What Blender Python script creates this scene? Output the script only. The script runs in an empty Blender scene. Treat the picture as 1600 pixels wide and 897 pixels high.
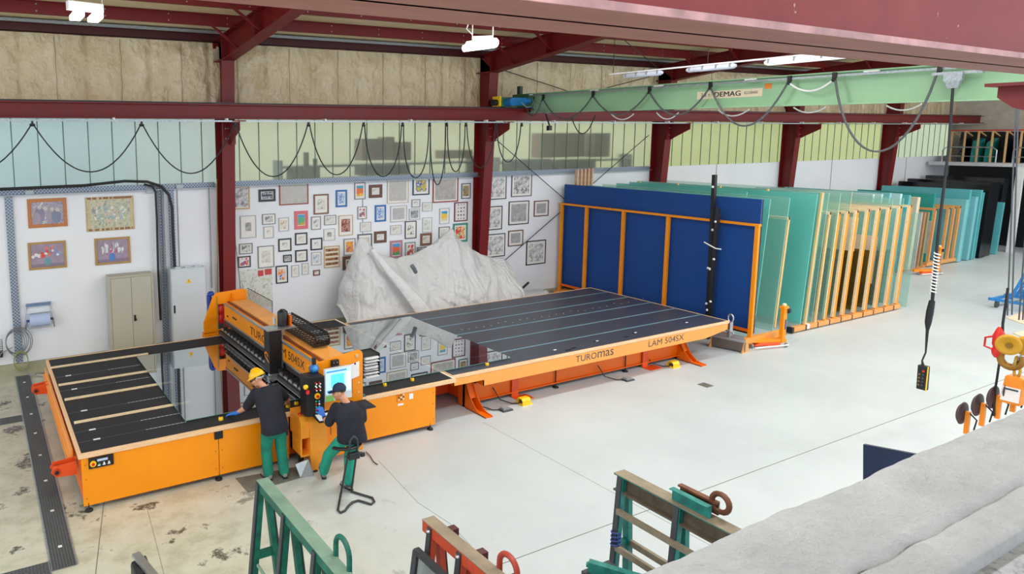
import bpy, bmesh, math, random
from mathutils import Vector, Matrix, noise
random.seed(7)
SC = bpy.context.scene
COL = SC.collection
# ------------------------------------------------------------------ camera
W3 = Matrix(((0.88630288, 0.06567124, -0.45842611), (-0.46306381, 0.11230287, -0.87918142), (-0.00625437, 0.99150156, 0.12994433)))
EYE = Vector((0, 0, 5.5)); FPX = 1096.0; PX, PY = 532.0, 356.0
cd = bpy.data.cameras.new('camera'); cam = bpy.data.objects.new('camera', cd); COL.objects.link(cam)
cam.matrix_world = Matrix.Translation(EYE) @ W3.to_4x4()
cd.sensor_width = 36; cd.lens = 36 * FPX / 1600; cd.shift_x = (800 - PX) / 1600; cd.shift_y = -(448.5 - PY) / 1600
cd.clip_start = 0.05; cd.clip_end = 300
SC.camera = cam
# ------------------------------------------------------------------ view, world, lights
SC.view_settings.view_transform = 'Standard'; SC.view_settings.look = 'None'
SC.view_settings.gamma = 1; SC.view_settings.use_curve_mapping = False
SC.view_settings.exposure = 0.22
SC.cycles.max_bounces = 10; SC.cycles.diffuse_bounces = 5; SC.cycles.glossy_bounces = 5
SC.cycles.transmission_bounces = 8; SC.cycles.transparent_max_bounces = 40
SC.cycles.sample_clamp_indirect = 6; SC.cycles.caustics_refractive = False; SC.cycles.caustics_reflective = False
wd = bpy.data.worlds.new('sky'); SC.world = wd; wd.use_nodes = True
bg = wd.node_tree.nodes['Background']; bg.inputs[0].default_value = (0.86, 0.93, 1.0, 1); bg.inputs[1].default_value = 1.75
def area(name, x, y, z, sx, sy, power, color=(0.95, 0.98, 1.0), rot=(0, 0, 0)):
    l = bpy.data.lights.new(name, 'AREA'); l.shape = 'RECTANGLE'; l.size = sx; l.size_y = sy; l.energy = power; l.color = color
    o = bpy.data.objects.new(name, l); o.location = (x, y, z); o.rotation_euler = rot; COL.objects.link(o); return o
AREA_P = 230
for ax_, ay_ in ((2, 4), (10, 4), (18, 4), (26, 4), (34, 4), (10, 9.5), (21, 9.5), (31, 9.5), (40, 9.5)):
    area('hall_fill', ax_, ay_, 7.9, 5.0, 0.5, AREA_P)  # fill light added under the roof for brightness, no fixture modelled
    area('hall_fill_up', ax_, ay_, 7.92, 5.0, 0.5, AREA_P * 0.5, rot=(math.pi, 0, 0))  # added upward fill that brightens the ceiling
# ------------------------------------------------------------------ pixel -> plane helpers (pixel of the 1600x897 photo to a point on a known plane)
def _ray(px, py): return W3 @ Vector((px - PX, -(py - PY), -FPX))
def AZ(px, py, z=0.0):
    d = _ray(px, py); t = (z - 5.5) / d.z; return Vector((d.x * t, d.y * t, z))
def AY(px, py, y):
    d = _ray(px, py); t = y / d.y; return Vector((d.x * t, y, d.z * t + 5.5))
def AX(px, py, x):
    d = _ray(px, py); t = x / d.x; return Vector((x, d.y * t, d.z * t + 5.5))
# ------------------------------------------------------------------ materials
def lin(h):
    if not isinstance(h, str): return tuple(h) + (1,) if len(h) == 3 else h
    h = h.lstrip('#'); c = [int(h[i:i + 2], 16) / 255 for i in (0, 2, 4)]
    return tuple((x / 12.92 if x <= 0.04045 else ((x + 0.055) / 1.055) ** 2.4) for x in c) + (1,)
class NT:
    def __init__(s, name):
        s.m = bpy.data.materials.new(name); s.m.use_nodes = True; s.t = s.m.node_tree; s.t.nodes.clear()
        s.out = s.n('ShaderNodeOutputMaterial')
    def n(s, t, **k):
        o = s.t.nodes.new(t)
        for a, b in k.items(): setattr(o, a, b)
        return o
    def l(s, a, b): s.t.links.new(a, b)
    def coord(s, scale=(1, 1, 1)):
        c = s.n('ShaderNodeTexCoord'); m = s.n('ShaderNodeMapping'); m.inputs['Scale'].default_value = scale
        s.l(c.outputs['Object'], m.inputs[0]); return m.outputs[0]
    def noise(s, vec, scale, detail=4, rough=0.55):
        x = s.n('ShaderNodeTexNoise'); x.inputs['Scale'].default_value = scale; x.inputs['Detail'].default_value = detail
        x.inputs['Roughness'].default_value = rough; s.l(vec, x.inputs['Vector']); return x.outputs['Fac']
    def ramp(s, fac, stops, mode='LINEAR'):
        r = s.n('ShaderNodeValToRGB'); cr = r.color_ramp; cr.interpolation = mode
        while len(cr.elements) < len(stops): cr.elements.new(0.5)
        for e, (p, c) in zip(cr.elements, stops): e.position = p; e.color = lin(c)
        s.l(fac, r.inputs[0]); return r.outputs[0]
    def mix(s, fac, a, b, blend='MIX'):
        x = s.n('ShaderNodeMix', data_type='RGBA', blend_type=blend)
        for i, v in ((0, fac), (6, a), (7, b)):
            if isinstance(v, bpy.types.NodeSocket): s.l(v, x.inputs[i])
            elif i == 0: x.inputs[0].default_value = v
            else: x.inputs[i].default_value = lin(v)
        return x.outputs[2]
    def math(s, op, a, b=None):
        x = s.n('ShaderNodeMath', operation=op)
        for i, v in ((0, a), (1, b)):
            if v is None: continue
            if isinstance(v, bpy.types.NodeSocket): s.l(v, x.inputs[i])
            else: x.inputs[i].default_value = v
        return x.outputs[0]
    def bsdf(s, color, rough=0.5, metal=0.0, bump=None, bstr=0.3, bdist=0.02, **k):
        b = s.n('ShaderNodeBsdfPrincipled')
        for key, v in (('Base Color', color), ('Roughness', rough), ('Metallic', metal)):
            if isinstance(v, bpy.types.NodeSocket): s.l(v, b.inputs[key])
            else: b.inputs[key].default_value = lin(v) if key == 'Base Color' else v
        for key, v in k.items():
            key = key.replace('_', ' ')
            if isinstance(v, bpy.types.NodeSocket): s.l(v, b.inputs[key])
            else: b.inputs[key].default_value = v
        if bump is not None:
            bp = s.n('ShaderNodeBump'); bp.inputs['Strength'].default_value = bstr; bp.inputs['Distance'].default_value = bdist
            s.l(bump, bp.inputs['Height']); s.l(bp.outputs[0], b.inputs['Normal'])
        s.l(b.outputs[0], s.out.inputs[0]); return b
MC = {}
def mat(color, rough=0.5, metal=0.0, var=0.10, scale=3.0, bump=0.0, key=None):
    """painted / plain surface with slight wear variation"""
    k = (color, rough, metal, var, scale, bump)
    if k in MC: return MC[k]
    t = NT('surface_%d' % len(MC)); v = t.coord(); f = t.noise(v, scale, 5)
    c = lin(color); dark = tuple(x * (1 - var) for x in c[:3]) + (1,); lite = tuple(min(1, x * (1 + var)) for x in c[:3]) + (1,)
    colr = t.ramp(f, [(0.3, dark), (0.7, lite)])
    r = t.math('ADD', t.math('MULTIPLY', f, 0.2), max(0.0, rough - 0.1))
    t.bsdf(colr, r, metal, bump=(t.noise(v, scale * 12, 3) if bump else None), bstr=bump)
    MC[k] = t.m; return t.m
def emis(color, strength):
    t = NT('lamp_glow'); e = t.n('ShaderNodeEmission'); e.inputs[0].default_value = lin(color); e.inputs[1].default_value = strength
    t.l(e.outputs[0], t.out.inputs[0]); return t.m
ORANGE = mat('#f79400', 0.42, 0, 0.04, 1.5); ORANGE2 = mat('#e86a00', 0.42, 0, 0.06, 1.5); ORRED = mat('#e2521a', 0.4)
RED = mat('#720a0e', 0.5, 0, 0.12, 2.0); DRED = mat('#470c0f', 0.5)
GREEN = mat('#98c29c', 0.35, 0, 0.06, 1.0); DGREEN = mat('#3f6f45', 0.45)
RACKG = mat('#0a5f4f', 0.5, 0, 0.35, 9.0); RACKGL = mat('#74917f', 0.6, 0, 0.2, 4.0)
BLACK = mat('#17171a', 0.45, 0, 0.15, 5); RUBBER = mat('#101012', 0.7); STEEL = mat('#b9bdc2', 0.32, 0.85, 0.1, 8)
GALV = mat('#a7b0b6', 0.42, 0.7, 0.25, 25); WHITE = mat('#ecedef', 0.5, 0, 0.03); 
GREY = mat('#8d9196', 0.5); DGREY = mat('#3c3f44', 0.5); YELLOW = mat('#f6c70f', 0.4); REDP = mat('#d3261f', 0.35)
BLUEP = mat('#1f6fb8', 0.4); CABLE = mat('#1b1d20', 0.5); CABLEG = mat('#8a9096', 0.45); GOLD = mat('#b08a3e', 0.45, 0.3)
CREAMW = mat('#efd6ae', 0.6, 0, 0.08, 12)
def wood(c1='#d8a566', c2='#efcb93', s=(3, 3, 40)):
    t = NT('timber'); v = t.coord(s); f = t.noise(v, 2.2, 6, 0.7); t.bsdf(t.ramp(f, [(0.3, c1), (0.7, c2)]), 0.6, bump=f, bstr=0.15, bdist=0.004); return t.m
WOODZ = wood(s=(30, 30, 2)); WOODX = wood('#e3b183', '#f4d3ac', (2, 30, 30)); WOODY = wood('#e3b183', '#f4d3ac', (30, 2, 30)); WOODO = wood('#d38f4c', '#ecb274', (30, 30, 2))
# ------------------------------------------------------------------ mesh builder
class MB:
    def __init__(s): s.v = []; s.f = []; s.mi = []; s.m = 0; s.sm = []; s.smooth = False
    def add(s, vs, fs, smooth=None):
        o = len(s.v); s.v += [Vector(p) for p in vs]
        for f in fs:
            s.f.append([o + i for i in f]); s.mi.append(s.m); s.sm.append(s.smooth if smooth is None else smooth)
        return s
    def box(s, x0, x1, y0, y1, z0, z1):
        if x0 > x1: x0, x1 = x1, x0
        if y0 > y1: y0, y1 = y1, y0
        if z0 > z1: z0, z1 = z1, z0
        return s.add([(x0, y0, z0), (x1, y0, z0), (x1, y1, z0), (x0, y1, z0), (x0, y0, z1), (x1, y0, z1), (x1, y1, z1), (x0, y1, z1)],
                     [(0, 3, 2, 1), (4, 5, 6, 7), (0, 1, 5, 4), (1, 2, 6, 5), (2, 3, 7, 6), (3, 0, 4, 7)])
    def cb(s, c, d): return s.box(c[0] - d[0] / 2, c[0] + d[0] / 2, c[1] - d[1] / 2, c[1] + d[1] / 2, c[2] - d[2] / 2, c[2] + d[2] / 2)
    def hexa(s, bot, top): return s.add(list(bot) + list(top), [(0, 3, 2, 1), (4, 5, 6, 7), (0, 1, 5, 4), (1, 2, 6, 5), (2, 3, 7, 6), (3, 0, 4, 7)])
    def bar(s, p0, p1, w, h, up=(0, 0, 1)):
        p0 = Vector(p0); p1 = Vector(p1); d = (p1 - p0).normalized(); a = d.cross(Vector(up))
        if a.length < 1e-4: a = d.cross(Vector((1, 0, 0)))
        a.normalize(); b = a.cross(d).normalized(); a *= w / 2; b *= h / 2
        return s.hexa([p0 - a - b, p0 + a - b, p0 + a + b, p0 - a + b], [p1 - a - b, p1 + a - b, p1 + a + b, p1 - a + b])
    def prism(s, pts, ax, a, b):
        """polygon pts (2D) extruded along axis ax from a to b; 2D order: x->(y,z) y->(x,z) z->(x,y)"""
        def P(p, t): return {'x': (t, p[0], p[1]), 'y': (p[0], t, p[1]), 'z': (p[0], p[1], t)}[ax]
        n = len(pts); vs = [P(p, a) for p in pts] + [P(p, b) for p in pts]
        return s.add(vs, [tuple(range(n - 1, -1, -1)), tuple(range(n, 2 * n))] + [(i, (i + 1) % n, n + (i + 1) % n, n + i) for i in range(n)])
    def rings(s, R, cap=True, closed=False, smooth=True):
        n = len(R[0]); vs = [p for r in R for p in r]; fs = []
        m = len(R)
        for k in range(m - (0 if closed else 1)):
            k2 = (k + 1) % m
            for i in range(n): fs.append((k * n + i, k * n + (i + 1) % n, k2 * n + (i + 1) % n, k2 * n + i))
        s.add(vs, fs, smooth)
        if cap and not closed:
            s.add(R[0], [tuple(range(n - 1, -1, -1))], False); s.add(R[-1], [tuple(range(n))], False)
        return s
    def tube(s, pts, r, n=8, closed=False, cap=True):
        P = [Vector(p) for p in pts]; m = len(P); rs = r if hasattr(r, '__len__') else [r] * m
        R = []; a = None
        for i in range(m):
            if closed: d = P[(i + 1) % m] - P[i - 1]
            else: d = P[min(i + 1, m - 1)] - P[max(i - 1, 0)]
            d.normalize()
            if a is None:
                a = d.cross(Vector((0, 0, 1)))
                if a.length < 0.05: a = d.cross(Vector((1, 0, 0)))
            else: a = a - d * a.dot(d)
            a.normalize(); b = d.cross(a)
            R.append([P[i] + (a * math.cos(2 * math.pi * k / n) + b * math.sin(2 * math.pi * k / n)) * rs[i] for k in range(n)])
        return s.rings(R, cap, closed)
    def cyl(s, p0, p1, r, r1=None, n=20): return s.tube([p0, p1], [r, r if r1 is None else r1], n)
    def ell(s, c, r, n=16, m=10, rot=None):
        c = Vector(c); r = Vector((r, r, r)) if isinstance(r, (int, float)) else Vector(r); R = []
        for j in range(m + 1):
            th = math.pi * (0.001 + 0.998 * j / m)
            ring = []
            for k in range(n):
                p = Vector((r.x * math.sin(th) * math.cos(2 * math.pi * k / n), r.y * math.sin(th) * math.sin(2 * math.pi * k / n), -r.z * math.cos(th)))
                ring.append(c + (rot @ p if rot else p))
            R.append(ring)
        return s.rings(R)
    def lathe(s, c, prof, n=20, ax=(0, 0, 1)):
        c = Vector(c); ax = Vector(ax).normalized(); q = Vector((0, 0, 1)).rotation_difference(ax)
        return s.rings([[c + q @ Vector((r * math.cos(2 * math.pi * k / n), r * math.sin(2 * math.pi * k / n), z)) for k in range(n)] for r, z in prof])
    def loft(s, secs, n=20, cap=True):
        """secs: (centre, rx, ry, xdir, ydir)"""
        return s.rings([[Vector(c) + Vector(xd) * rx * math.cos(2 * math.pi * k / n) + Vector(yd) * ry * math.sin(2 * math.pi * k / n) for k in range(n)] for c, rx, ry, xd, yd in secs], cap)
    def build(s, name, mats, parent=None, bevel=0.0, loc=None):
        mats = mats if isinstance(mats, (list, tuple)) else [mats]
        me = bpy.data.meshes.new(name)
        if parent is not None: o0 = ORG[parent.name]
        else:
            if loc is None:
                xs = [p.x for p in s.v]; ys = [p.y for p in s.v]; zs = [p.z for p in s.v]
                loc = ((min(xs) + max(xs)) / 2, (min(ys) + max(ys)) / 2, min(zs))
            o0 = Vector(loc)
        me.from_pydata([tuple(p - o0) for p in s.v], [], s.f)
        for m_ in mats: me.materials.append(m_)
        me.polygons.foreach_set('material_index', s.mi); me.polygons.foreach_set('use_smooth', s.sm); me.update()
        bm = bmesh.new(); bm.from_mesh(me); bmesh.ops.recalc_face_normals(bm, faces=bm.faces); bm.to_mesh(me); bm.free()
        o = bpy.data.objects.new(name, me); COL.objects.link(o); ORG[o.name] = o0
        if parent is not None: o.parent = parent
        else: o.location = o0
        if bevel:
            b = o.modifiers.new('bevel', 'BEVEL'); b.width = bevel; b.segments = 2; b.limit_method = 'ANGLE'; b.harden_normals = False
        return o
def bold3(s, o_, xd, yd, w, m_, parent, name, h):
    for k_ in range(3): text(s, Vector(o_) + Vector(xd) * 0.004 * k_, xd, yd, w, m_, parent, name, h, 0.0, 0.002 + 0.0002 * k_)
def each(name, m_, parent, boxes, bevel=0.0):
    return [MB().box(*b).build(name, m_, parent, bevel) for b in boxes]
ORG = {}
def T(name, label, cat, loc, group=None):
    o = bpy.data.objects.new(name, None); o.empty_display_size = 0.1; COL.objects.link(o); o.location = loc; ORG[o.name] = Vector(loc)
    return tag(o, label, cat, group)
def tag(o, label, cat, group=None, kind=None):
    o['label'] = label; o['category'] = cat
    if group: o['group'] = group
    if kind: o['kind'] = kind
    return o
def struct(o): o['kind'] = 'structure'; return o
def mbox(*a):
    return MB().box(*a)
def copy_tree(o, loc, label=None, parent=None):
    c = o.copy(); COL.objects.link(c)
    if parent is not None: c.parent = parent
    else:
        c.location = loc; ORG[c.name] = Vector(loc)
        if label: c['label'] = label
    for ch in [x for x in ALLCH(o)]: copy_tree(ch, None, None, c)
    return c
def ALLCH(o): return list(o.children)
def text(s, origin, xd, yd, width, m, parent, name, height=None, bold=0.0, depth=0.002):
    cu = bpy.data.curves.new(name, 'FONT'); cu.body = s; cu.extrude = 0.0; cu.offset = bold; cu.resolution_u = 3
    t = bpy.data.objects.new(name, cu); me = bpy.data.meshes.new_from_object(t); bpy.data.objects.remove(t)
    xs = [v.co.x for v in me.vertices]; ys = [v.co.y for v in me.vertices]
    x0, x1, y0, y1 = min(xs), max(xs), min(ys), max(ys); k = width / (x1 - x0); ky = (height / (y1 - y0)) if height else k
    xd = Vector(xd).normalized(); yd = Vector(yd).normalized(); zd = xd.cross(yd); o0 = ORG[parent.name] if parent else Vector((0, 0, 0))
    for v in me.vertices: v.co = Vector(origin) + xd * (v.co.x - x0) * k + yd * (v.co.y - y0) * ky + zd * depth - o0
    me.materials.clear(); me.materials.append(m)
    o = bpy.data.objects.new(name, me); COL.objects.link(o); o.parent = parent; ORG[o.name] = o0
    return o
# ================================================================== STRUCTURE
# floor: light grey paint to the right, worn beige paint with stains to the left
t = NT('painted_floor'); v = t.coord(); sep = t.n('ShaderNodeSeparateXYZ'); t.l(v, sep.inputs[0])
n1 = t.noise(v, 0.35, 5); n2 = t.noise(v, 2.2, 8, 0.7); n3 = t.noise(v, 14, 9, 0.8); n4 = t.noise(v, 1.1, 6, 0.6)
grey = t.ramp(n1, [(0.3, '#bac3c8'), (0.7, '#c6cfd4')])
beige = t.ramp(n2, [(0.32, '#a8a690'), (0.5, '#c2c1ae'), (0.7, '#cfcec0')])
gx = t.math('ADD', sep.outputs[0], t.math('MULTIPLY', n1, 3.0))
fac = t.ramp(t.math('MULTIPLY', gx, 0.1), [(0.40, (0, 0, 0)), (0.74, (1, 1, 1))])
base = t.mix(fac, beige, grey)
stain = t.math('MULTIPLY', t.ramp(t.math('MULTIPLY', n3, t.ramp(n4, [(0.46, (0, 0, 0)), (0.62, (1, 1, 1))])), [(0.37, (0, 0, 0)), (0.50, (1, 1, 1))]), t.math('SUBTRACT', 1.0, t.math('MULTIPLY', fac, 0.96)))
base = t.mix(stain, base, '#57544a')
t.bsdf(base, t.ramp(n2, [(0.3, (0.32, 0.32, 0.32)), (0.7, (0.5, 0.5, 0.5))]), bump=n3, bstr=0.05, bdist=0.005)
FLOORM = t.m
OX = Vector((0, 0, 0))
struct(mbox(-10, 62, -12, 17.62, -0.2, 0).build('floor', FLOORM, loc=OX))
# joints in the floor
jm = mat('#75766f', 0.8); k = 0
for p in (((-4, 6.5), (60, 6.62)), ((1.93, 12.9), (1.0, 8.6)), ((1.0, 8.6), (0.8, 5.0)), ((5.8, 9.78), (5.62, 8.3)), ((5.62, 8.3), (5.7, 7.6)), ((5.7, 7.6), (5.56, 6.6)), ((1.97, 10.1), (1.8, 8.3)), ((8.5, 3.0), (8.4, 10.2))):
    k += 1; (a, b), (c, d) = p; w = 0.012 if k in (1, 2, 3) else 0.005
    if k == 8: w = 0.006
    struct(MB().bar((a, b, 0.001), (c, d, 0.001), w, 0.002).build('trim_%d' % k, jm))
# drains with metal grating
def grate(x0, x1, y0, y1, label, nx, ny):
    g = T('drain_grate', label, 'floor drain', ((x0 + x1) / 2, (y0 + y1) / 2, 0), 'floor drains at the left')
    mbox(x0, x1, y0, y1, 0.001, 0.004).build('channel', BLACK, g)
    m = MB()
    for i in range(nx + 1):
        x = x0 + (x1 - x0) * i / nx; m.box(x - 0.004, x + 0.004, y0, y1, 0.004, 0.012)
    for i in range(ny + 1):
        y = y0 + (y1 - y0) * i / ny; m.box(x0, x1, y - 0.006, y + 0.006, 0.004, 0.012)
    m.build('grating', mat('#777c7d', 0.5, 0.3), g)
    f = MB(); f.box(x0 - 0.02, x0, y0, y1, 0, 0.013); f.box(x1, x1 + 0.02, y0, y1, 0, 0.013); f.build('frame', GALV, g)
    m = MB()
    n = max(1, int(max(x1 - x0, y1 - y0) / 0.95))
    for i in range(n):
        u = (i + 0.5) / n
        c = ((x0 + x1) / 2, y0 + (y1 - y0) * u) if y1 - y0 > x1 - x0 else (x0 + (x1 - x0) * u, (y0 + y1) / 2)
        m.cb((c[0], c[1], 0.015), (0.05, 0.05, 0.006))
    m.build('locking_plate', WHITE, g)
grate(0.56, 0.85, 9.1, 17.4, 'long dark floor drain grating running from the wall beside the table', 8, 200)
grate(-4, 0.53, 14.52, 14.85, 'short cross drain grating at the left edge of the picture', 110, 8)
grate(-4, 0.53, 9.05, 9.33, 'cross drain grating meeting the long drain at its near end', 110, 8)
# back wall
t = NT('white_wall_panel'); v = t.coord(); f = t.noise(v, 0.5, 4)
t.bsdf(t.ramp(f, [(0.3, '#e9edf4'), (0.7, '#f2f4f9')]), 0.55); WALLM = t.m
struct(mbox(-6, 44.5, 17.6, 17.75, 0.27, 4.30).build('wall_back', WALLM, loc=OX))
struct(mbox(-6, 44.5, 17.5, 17.75, 0.0, 0.27).build('baseboard_back', mat('#a5a38a', 0.8, 0, 0.2, 2), loc=OX))
k = 20
for x in (0.62, 4.52, 9.9, 25.8, 33.8, 40.2):
    k += 1; struct(mbox(x - 0.012, x + 0.012, 17.588, 17.602, 0.27, 4.3).build('trim_%d' % k, GREY))
# insulated upper wall: foil/plastic faced quilt
t = NT('quilted_insulation'); v = t.coord((1, 1, 0.75)); f = t.noise(v, 2.2, 4, 0.5); g = t.noise(v, 5, 3, 0.5)
wv = t.n('ShaderNodeTexWave'); wv.bands_direction = 'X'; wv.inputs['Scale'].default_value = 0.9; wv.inputs['Distortion'].default_value = 9; wv.inputs['Detail'].default_value = 5; t.l(v, wv.inputs['Vector'])
hh = t.math('ADD', f, t.math('MULTIPLY', g, 0.25))
t.bsdf(t.ramp(f, [(0.3, '#d8c39c'), (0.55, '#e3d0ab'), (0.72, '#eadabb')]), t.ramp(g, [(0.3, (0.2, 0.2, 0.2)), (0.7, (0.5, 0.5, 0.5))]), bump=hh, bstr=1.0, bdist=0.22); QUILT = t.m
k = 30
xs_up = [-6, 2.35, 4.6] ; 
def quilt(x0, x1, y, z0, z1, nm):
    m = MB(); nx = int((x1 - x0) / 0.045); nz = 26; g = []
    for i in range(nx + 1):
        x = x0 + (x1 - x0) * i / nx
        for j in range(nz + 1):
            z = z0 + (z1 - z0) * j / nz
            sm = abs(((x + 0.35) / 1.45) % 1 - 0.5) * 2          # 1 at a seam
            pl = (max(0.0, sm - 0.8) / 0.2) ** 1.5
            fl = 0.5 - 0.5 * (z - z0) / (z1 - z0)
            d = 0.06 * noise.noise(Vector((x * 0.9, z * 0.8, 3))) + (0.015 + 0.05 * fl) * noise.noise(Vector((x * 4.0 + z * 2.2 * math.sin(x * 0.7), z * 1.5, 7))) * (0.2 + 0.8 * sm) + 0.012 * noise.noise(Vector((x * 9, z * 7, 2)))
            g.append((x, y - 0.08 - d + 0.07 * pl, z))
    fs = [(i * (nz + 1) + j, (i + 1) * (nz + 1) + j, (i + 1) * (nz + 1) + j + 1, i * (nz + 1) + j + 1) for i in range(nx) for j in range(nz)]
    m.add(g, fs, True); o = m.build(nm, QUILT, loc=OX); return struct(o)
quilt(-5, 44.5, 17.62, 6.0, 7.98, 'wall_back_upper')
k = 40
for i in range(-2, 30):
    x = i * 1.45 + 0.375
    k += 1; struct(MB().tube([(x + 0.01 * math.sin(q * 2.1 + i), 17.50, 6.2 + q * 0.2) for q in range(9)], 0.006, 6).build('trim_%d' % k, mat('#8d7a5a', 0.7)))
struct(mbox(-6, 44.5, 17.72, 17.9, 5.95, 8.2).build('wall_back_upper_outer', DGREY, loc=OX))
# roof: quilted ceiling sloping up towards the camera side
ROOF = lambda y: 8.1 + 0.1 * (17.6 - y)
t = NT('ceiling_quilt'); v = t.coord((0.5, 3, 1)); f = t.noise(v, 1.5, 6, 0.6)
t.bsdf(t.ramp(f, [(0.3, '#e2cd9e'), (0.6, '#f0dfb8')]), 0.5, bump=f, bstr=0.6, bdist=0.05); CEIL = t.m
m = MB(); m.prism([(-6, ROOF(-6)), (17.9, ROOF(17.9)), (17.9, ROOF(17.9) + 0.2), (-6, ROOF(-6) + 0.2)], 'x', -6, 62); struct(m.build('ceiling', CEIL, loc=OX))
# glazing: frosted channel glass, one window per bay
def frosted(c):
    t = NT('frosted_glass'); b = t.n('ShaderNodeBsdfPrincipled')
    b.inputs['Base Color'].default_value = lin(c); b.inputs['Transmission Weight'].default_value = 1.0; b.inputs['Roughness'].default_value = 0.17; b.inputs['IOR'].default_value = 1.3
    d = t.n('ShaderNodeBsdfDiffuse'); d.inputs[0].default_value = lin(c); tl = t.n('ShaderNodeBsdfTranslucent'); tl.inputs[0].default_value = lin(c)
    a = t.n('ShaderNodeAddShader'); mx = t.n('ShaderNodeMixShader'); mx.inputs[0].default_value = 0.2
    a2 = t.n('ShaderNodeMixShader'); a2.inputs[0].default_value = 0.5; t.l(d.outputs[0], a2.inputs[1]); t.l(tl.outputs[0], a2.inputs[2])
    t.l(b.outputs[0], mx.inputs[1]); t.l(a2.outputs[0], mx.inputs[2]); t.l(mx.outputs[0], t.out.inputs[0]); return t.m
FR_B = frosted('#e8efec'); FR_Y = frosted('#f0f0dc'); FR_G = frosted('#eef0cc')
CX = [5.72, 14.04, 22.12, 30.05, 37.85]
bays = [(-6, 5.56, FR_B), (5.88, 13.88, FR_Y), (14.2, 21.96, FR_Y), (22.28, 29.89, FR_G), (30.21, 37.69, FR_G), (38.01, 44.4, FR_B)]
MULL = mat('#5d7a68', 0.5, 0.2)
for i, (a, b, fm) in enumerate(bays):
    w = struct(mbox(a - 0.1, b + 0.1, 17.62, 17.65, 4.28, 6.02).build('window_%d' % (i + 1), fm))
    m = MB(); x = a + (0.33 if i else 0.22)
    while x < b:
        m.box(x - 0.011, x + 0.011, 17.604, 17.625, 4.3, 6.0); x += 0.5493
    m.build('mullion', MULL, w)
# perforated cable tray under the glazing
pt = NT('perforated_tray'); v = pt.coord(); vo = pt.n('ShaderNodeTexChecker'); vo.inputs['Scale'].default_value = 26; pt.l(v, vo.inputs[0])
vo.inputs[1].default_value = lin('#aab6c4'); vo.inputs[2].default_value = lin('#66748a'); pt.bsdf(vo.outputs[0], 0.45, 0.3); PERF = pt.m
for nm, a, b, lab in (('cable_tray', -5, 5.5, 'galvanised perforated cable tray along the wall top left of first column'), ('cable_tray', 5.95, 21.9, 'galvanised perforated cable tray above the wall of pictures')):
    tr = T(nm, lab, 'cable tray', ((a + b) / 2, 17.5, 4.22), 'perforated cable trays')
    mbox(a, b, 17.55, 17.59, 4.2, 4.34).build('side_plate', PERF, tr)
    mbox(a, b, 17.44, 17.55, 4.20, 4.215).build('base_plate', GALV, tr)
# vertical trays on the wall
for xs, dx, lab in ((0.66, 0.16, 'vertical perforated cable tray above the coiled cables at far left'), (4.1, 0.14, 'vertical perforated cable tray just right of the grey-beige cabinet'), (4.36, 0.14, 'vertical perforated tray beside the white electrical cabinet')):
    mm = MB(); mm.box(xs - dx / 2, xs + dx / 2, 17.55, 17.60, 0.3, 4.2); o = mm.build('vertical_cable_tray', PERF); tag(o, lab, 'cable tray', 'vertical cable trays on the wall')
# outside, seen blurred through the glass: yard, backdrop wall, stored goods
struct(mbox(-12, 62, 17.9, 34, -0.2, 0.0).build('ground', mat('#b9b8ae', 0.8), loc=OX))
t = NT('glazing_backdrop'); v = t.coord(); sx_ = t.n('ShaderNodeSeparateXYZ'); t.l(v, sx_.inputs[0]); f = t.noise(v, 0.3, 4)
t.bsdf(t.ramp(t.math('ADD', t.math('MULTIPLY', sx_.outputs[0], 0.02), t.math('MULTIPLY', f, 0.06)), [(0.0, '#cfe3e6'), (0.10, '#d4e4e2'), (0.22, '#f3f3dd'), (0.60, '#f1f2cf'), (0.80, '#e4e9ba'), (1.0, '#e6ebc2')]), 0.8)  # colour ramp painted in to tint the light through the glazing
struct(mbox(-30, 75, 25.0, 25.3, 0, 8).build('wall_outside', t.m, loc=OX))
def blur_thing(nm, lab, cat, pts, y, m, depth=0.5, shelf=False):
    (x0, y0), (x1, y1) = pts; a = AY(x0, y0, y); b = AY(x1, y1, y)
    mm = MB()
    if shelf:
        for q in range(3):
            z = b.z + (a.z - b.z) * (q + 0.5) / 3; mm.box(a.x, b.x, y, y + depth, z - 0.03, z + 0.03)
        for x in (a.x, b.x): mm.box(x - 0.03, x + 0.03, y, y + depth, 0.0, a.z)
    else: mm.box(a.x, b.x, y, y + depth, b.z, a.z); mm.box(a.x, b.x, y - 0.01, y, b.z + (a.z - b.z) * 0.45, b.z + (a.z - b.z) * 0.52)
    o = mm.build(nm, m); tag(o, lab, cat, 'goods stored outside behind the frosted glass'); return o
SH = 18.35
blur_thing('storage_shelf', 'long steel shelf blurred behind the frosted glazing left of second column', 'shelf', ((440, 251), (745, 300)), SH + 0.02, mat('#6f7f80', 0.7), 0.6, True)
blur_thing('storage_shelf', 'steel shelf blurred behind the glazing right of second column', 'shelf', ((780, 246), (985, 290)), SH + 0.02, mat('#6f7f80', 0.7), 0.6, True)
blur_thing('cardboard_box', 'large brown carton blurred behind the glazing above the framed pictures', 'box', ((566, 217), (602, 250)), SH, mat('#8a7560', 0.8))
blur_thing('cardboard_box', 'tan carton beside the largest carton behind the frosted glazing', 'box', ((603, 214), (616, 250)), SH, mat('#b29a80', 0.8))
blur_thing('cardboard_box', 'smaller brown carton right of the tan carton behind frosted glazing', 'box', ((618, 222), (642, 250)), SH, mat('#8f765c', 0.8))
blur_thing('cardboard_box', 'low flat carton blurred behind the glazing next to second column', 'box', ((694, 235), (738, 247)), SH, mat('#8f765c', 0.8))
blur_thing('cardboard_box', 'wide brown carton behind the glazing right of second column', 'box', ((846, 208), (912, 245)), SH, mat('#96806c', 0.8))
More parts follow.
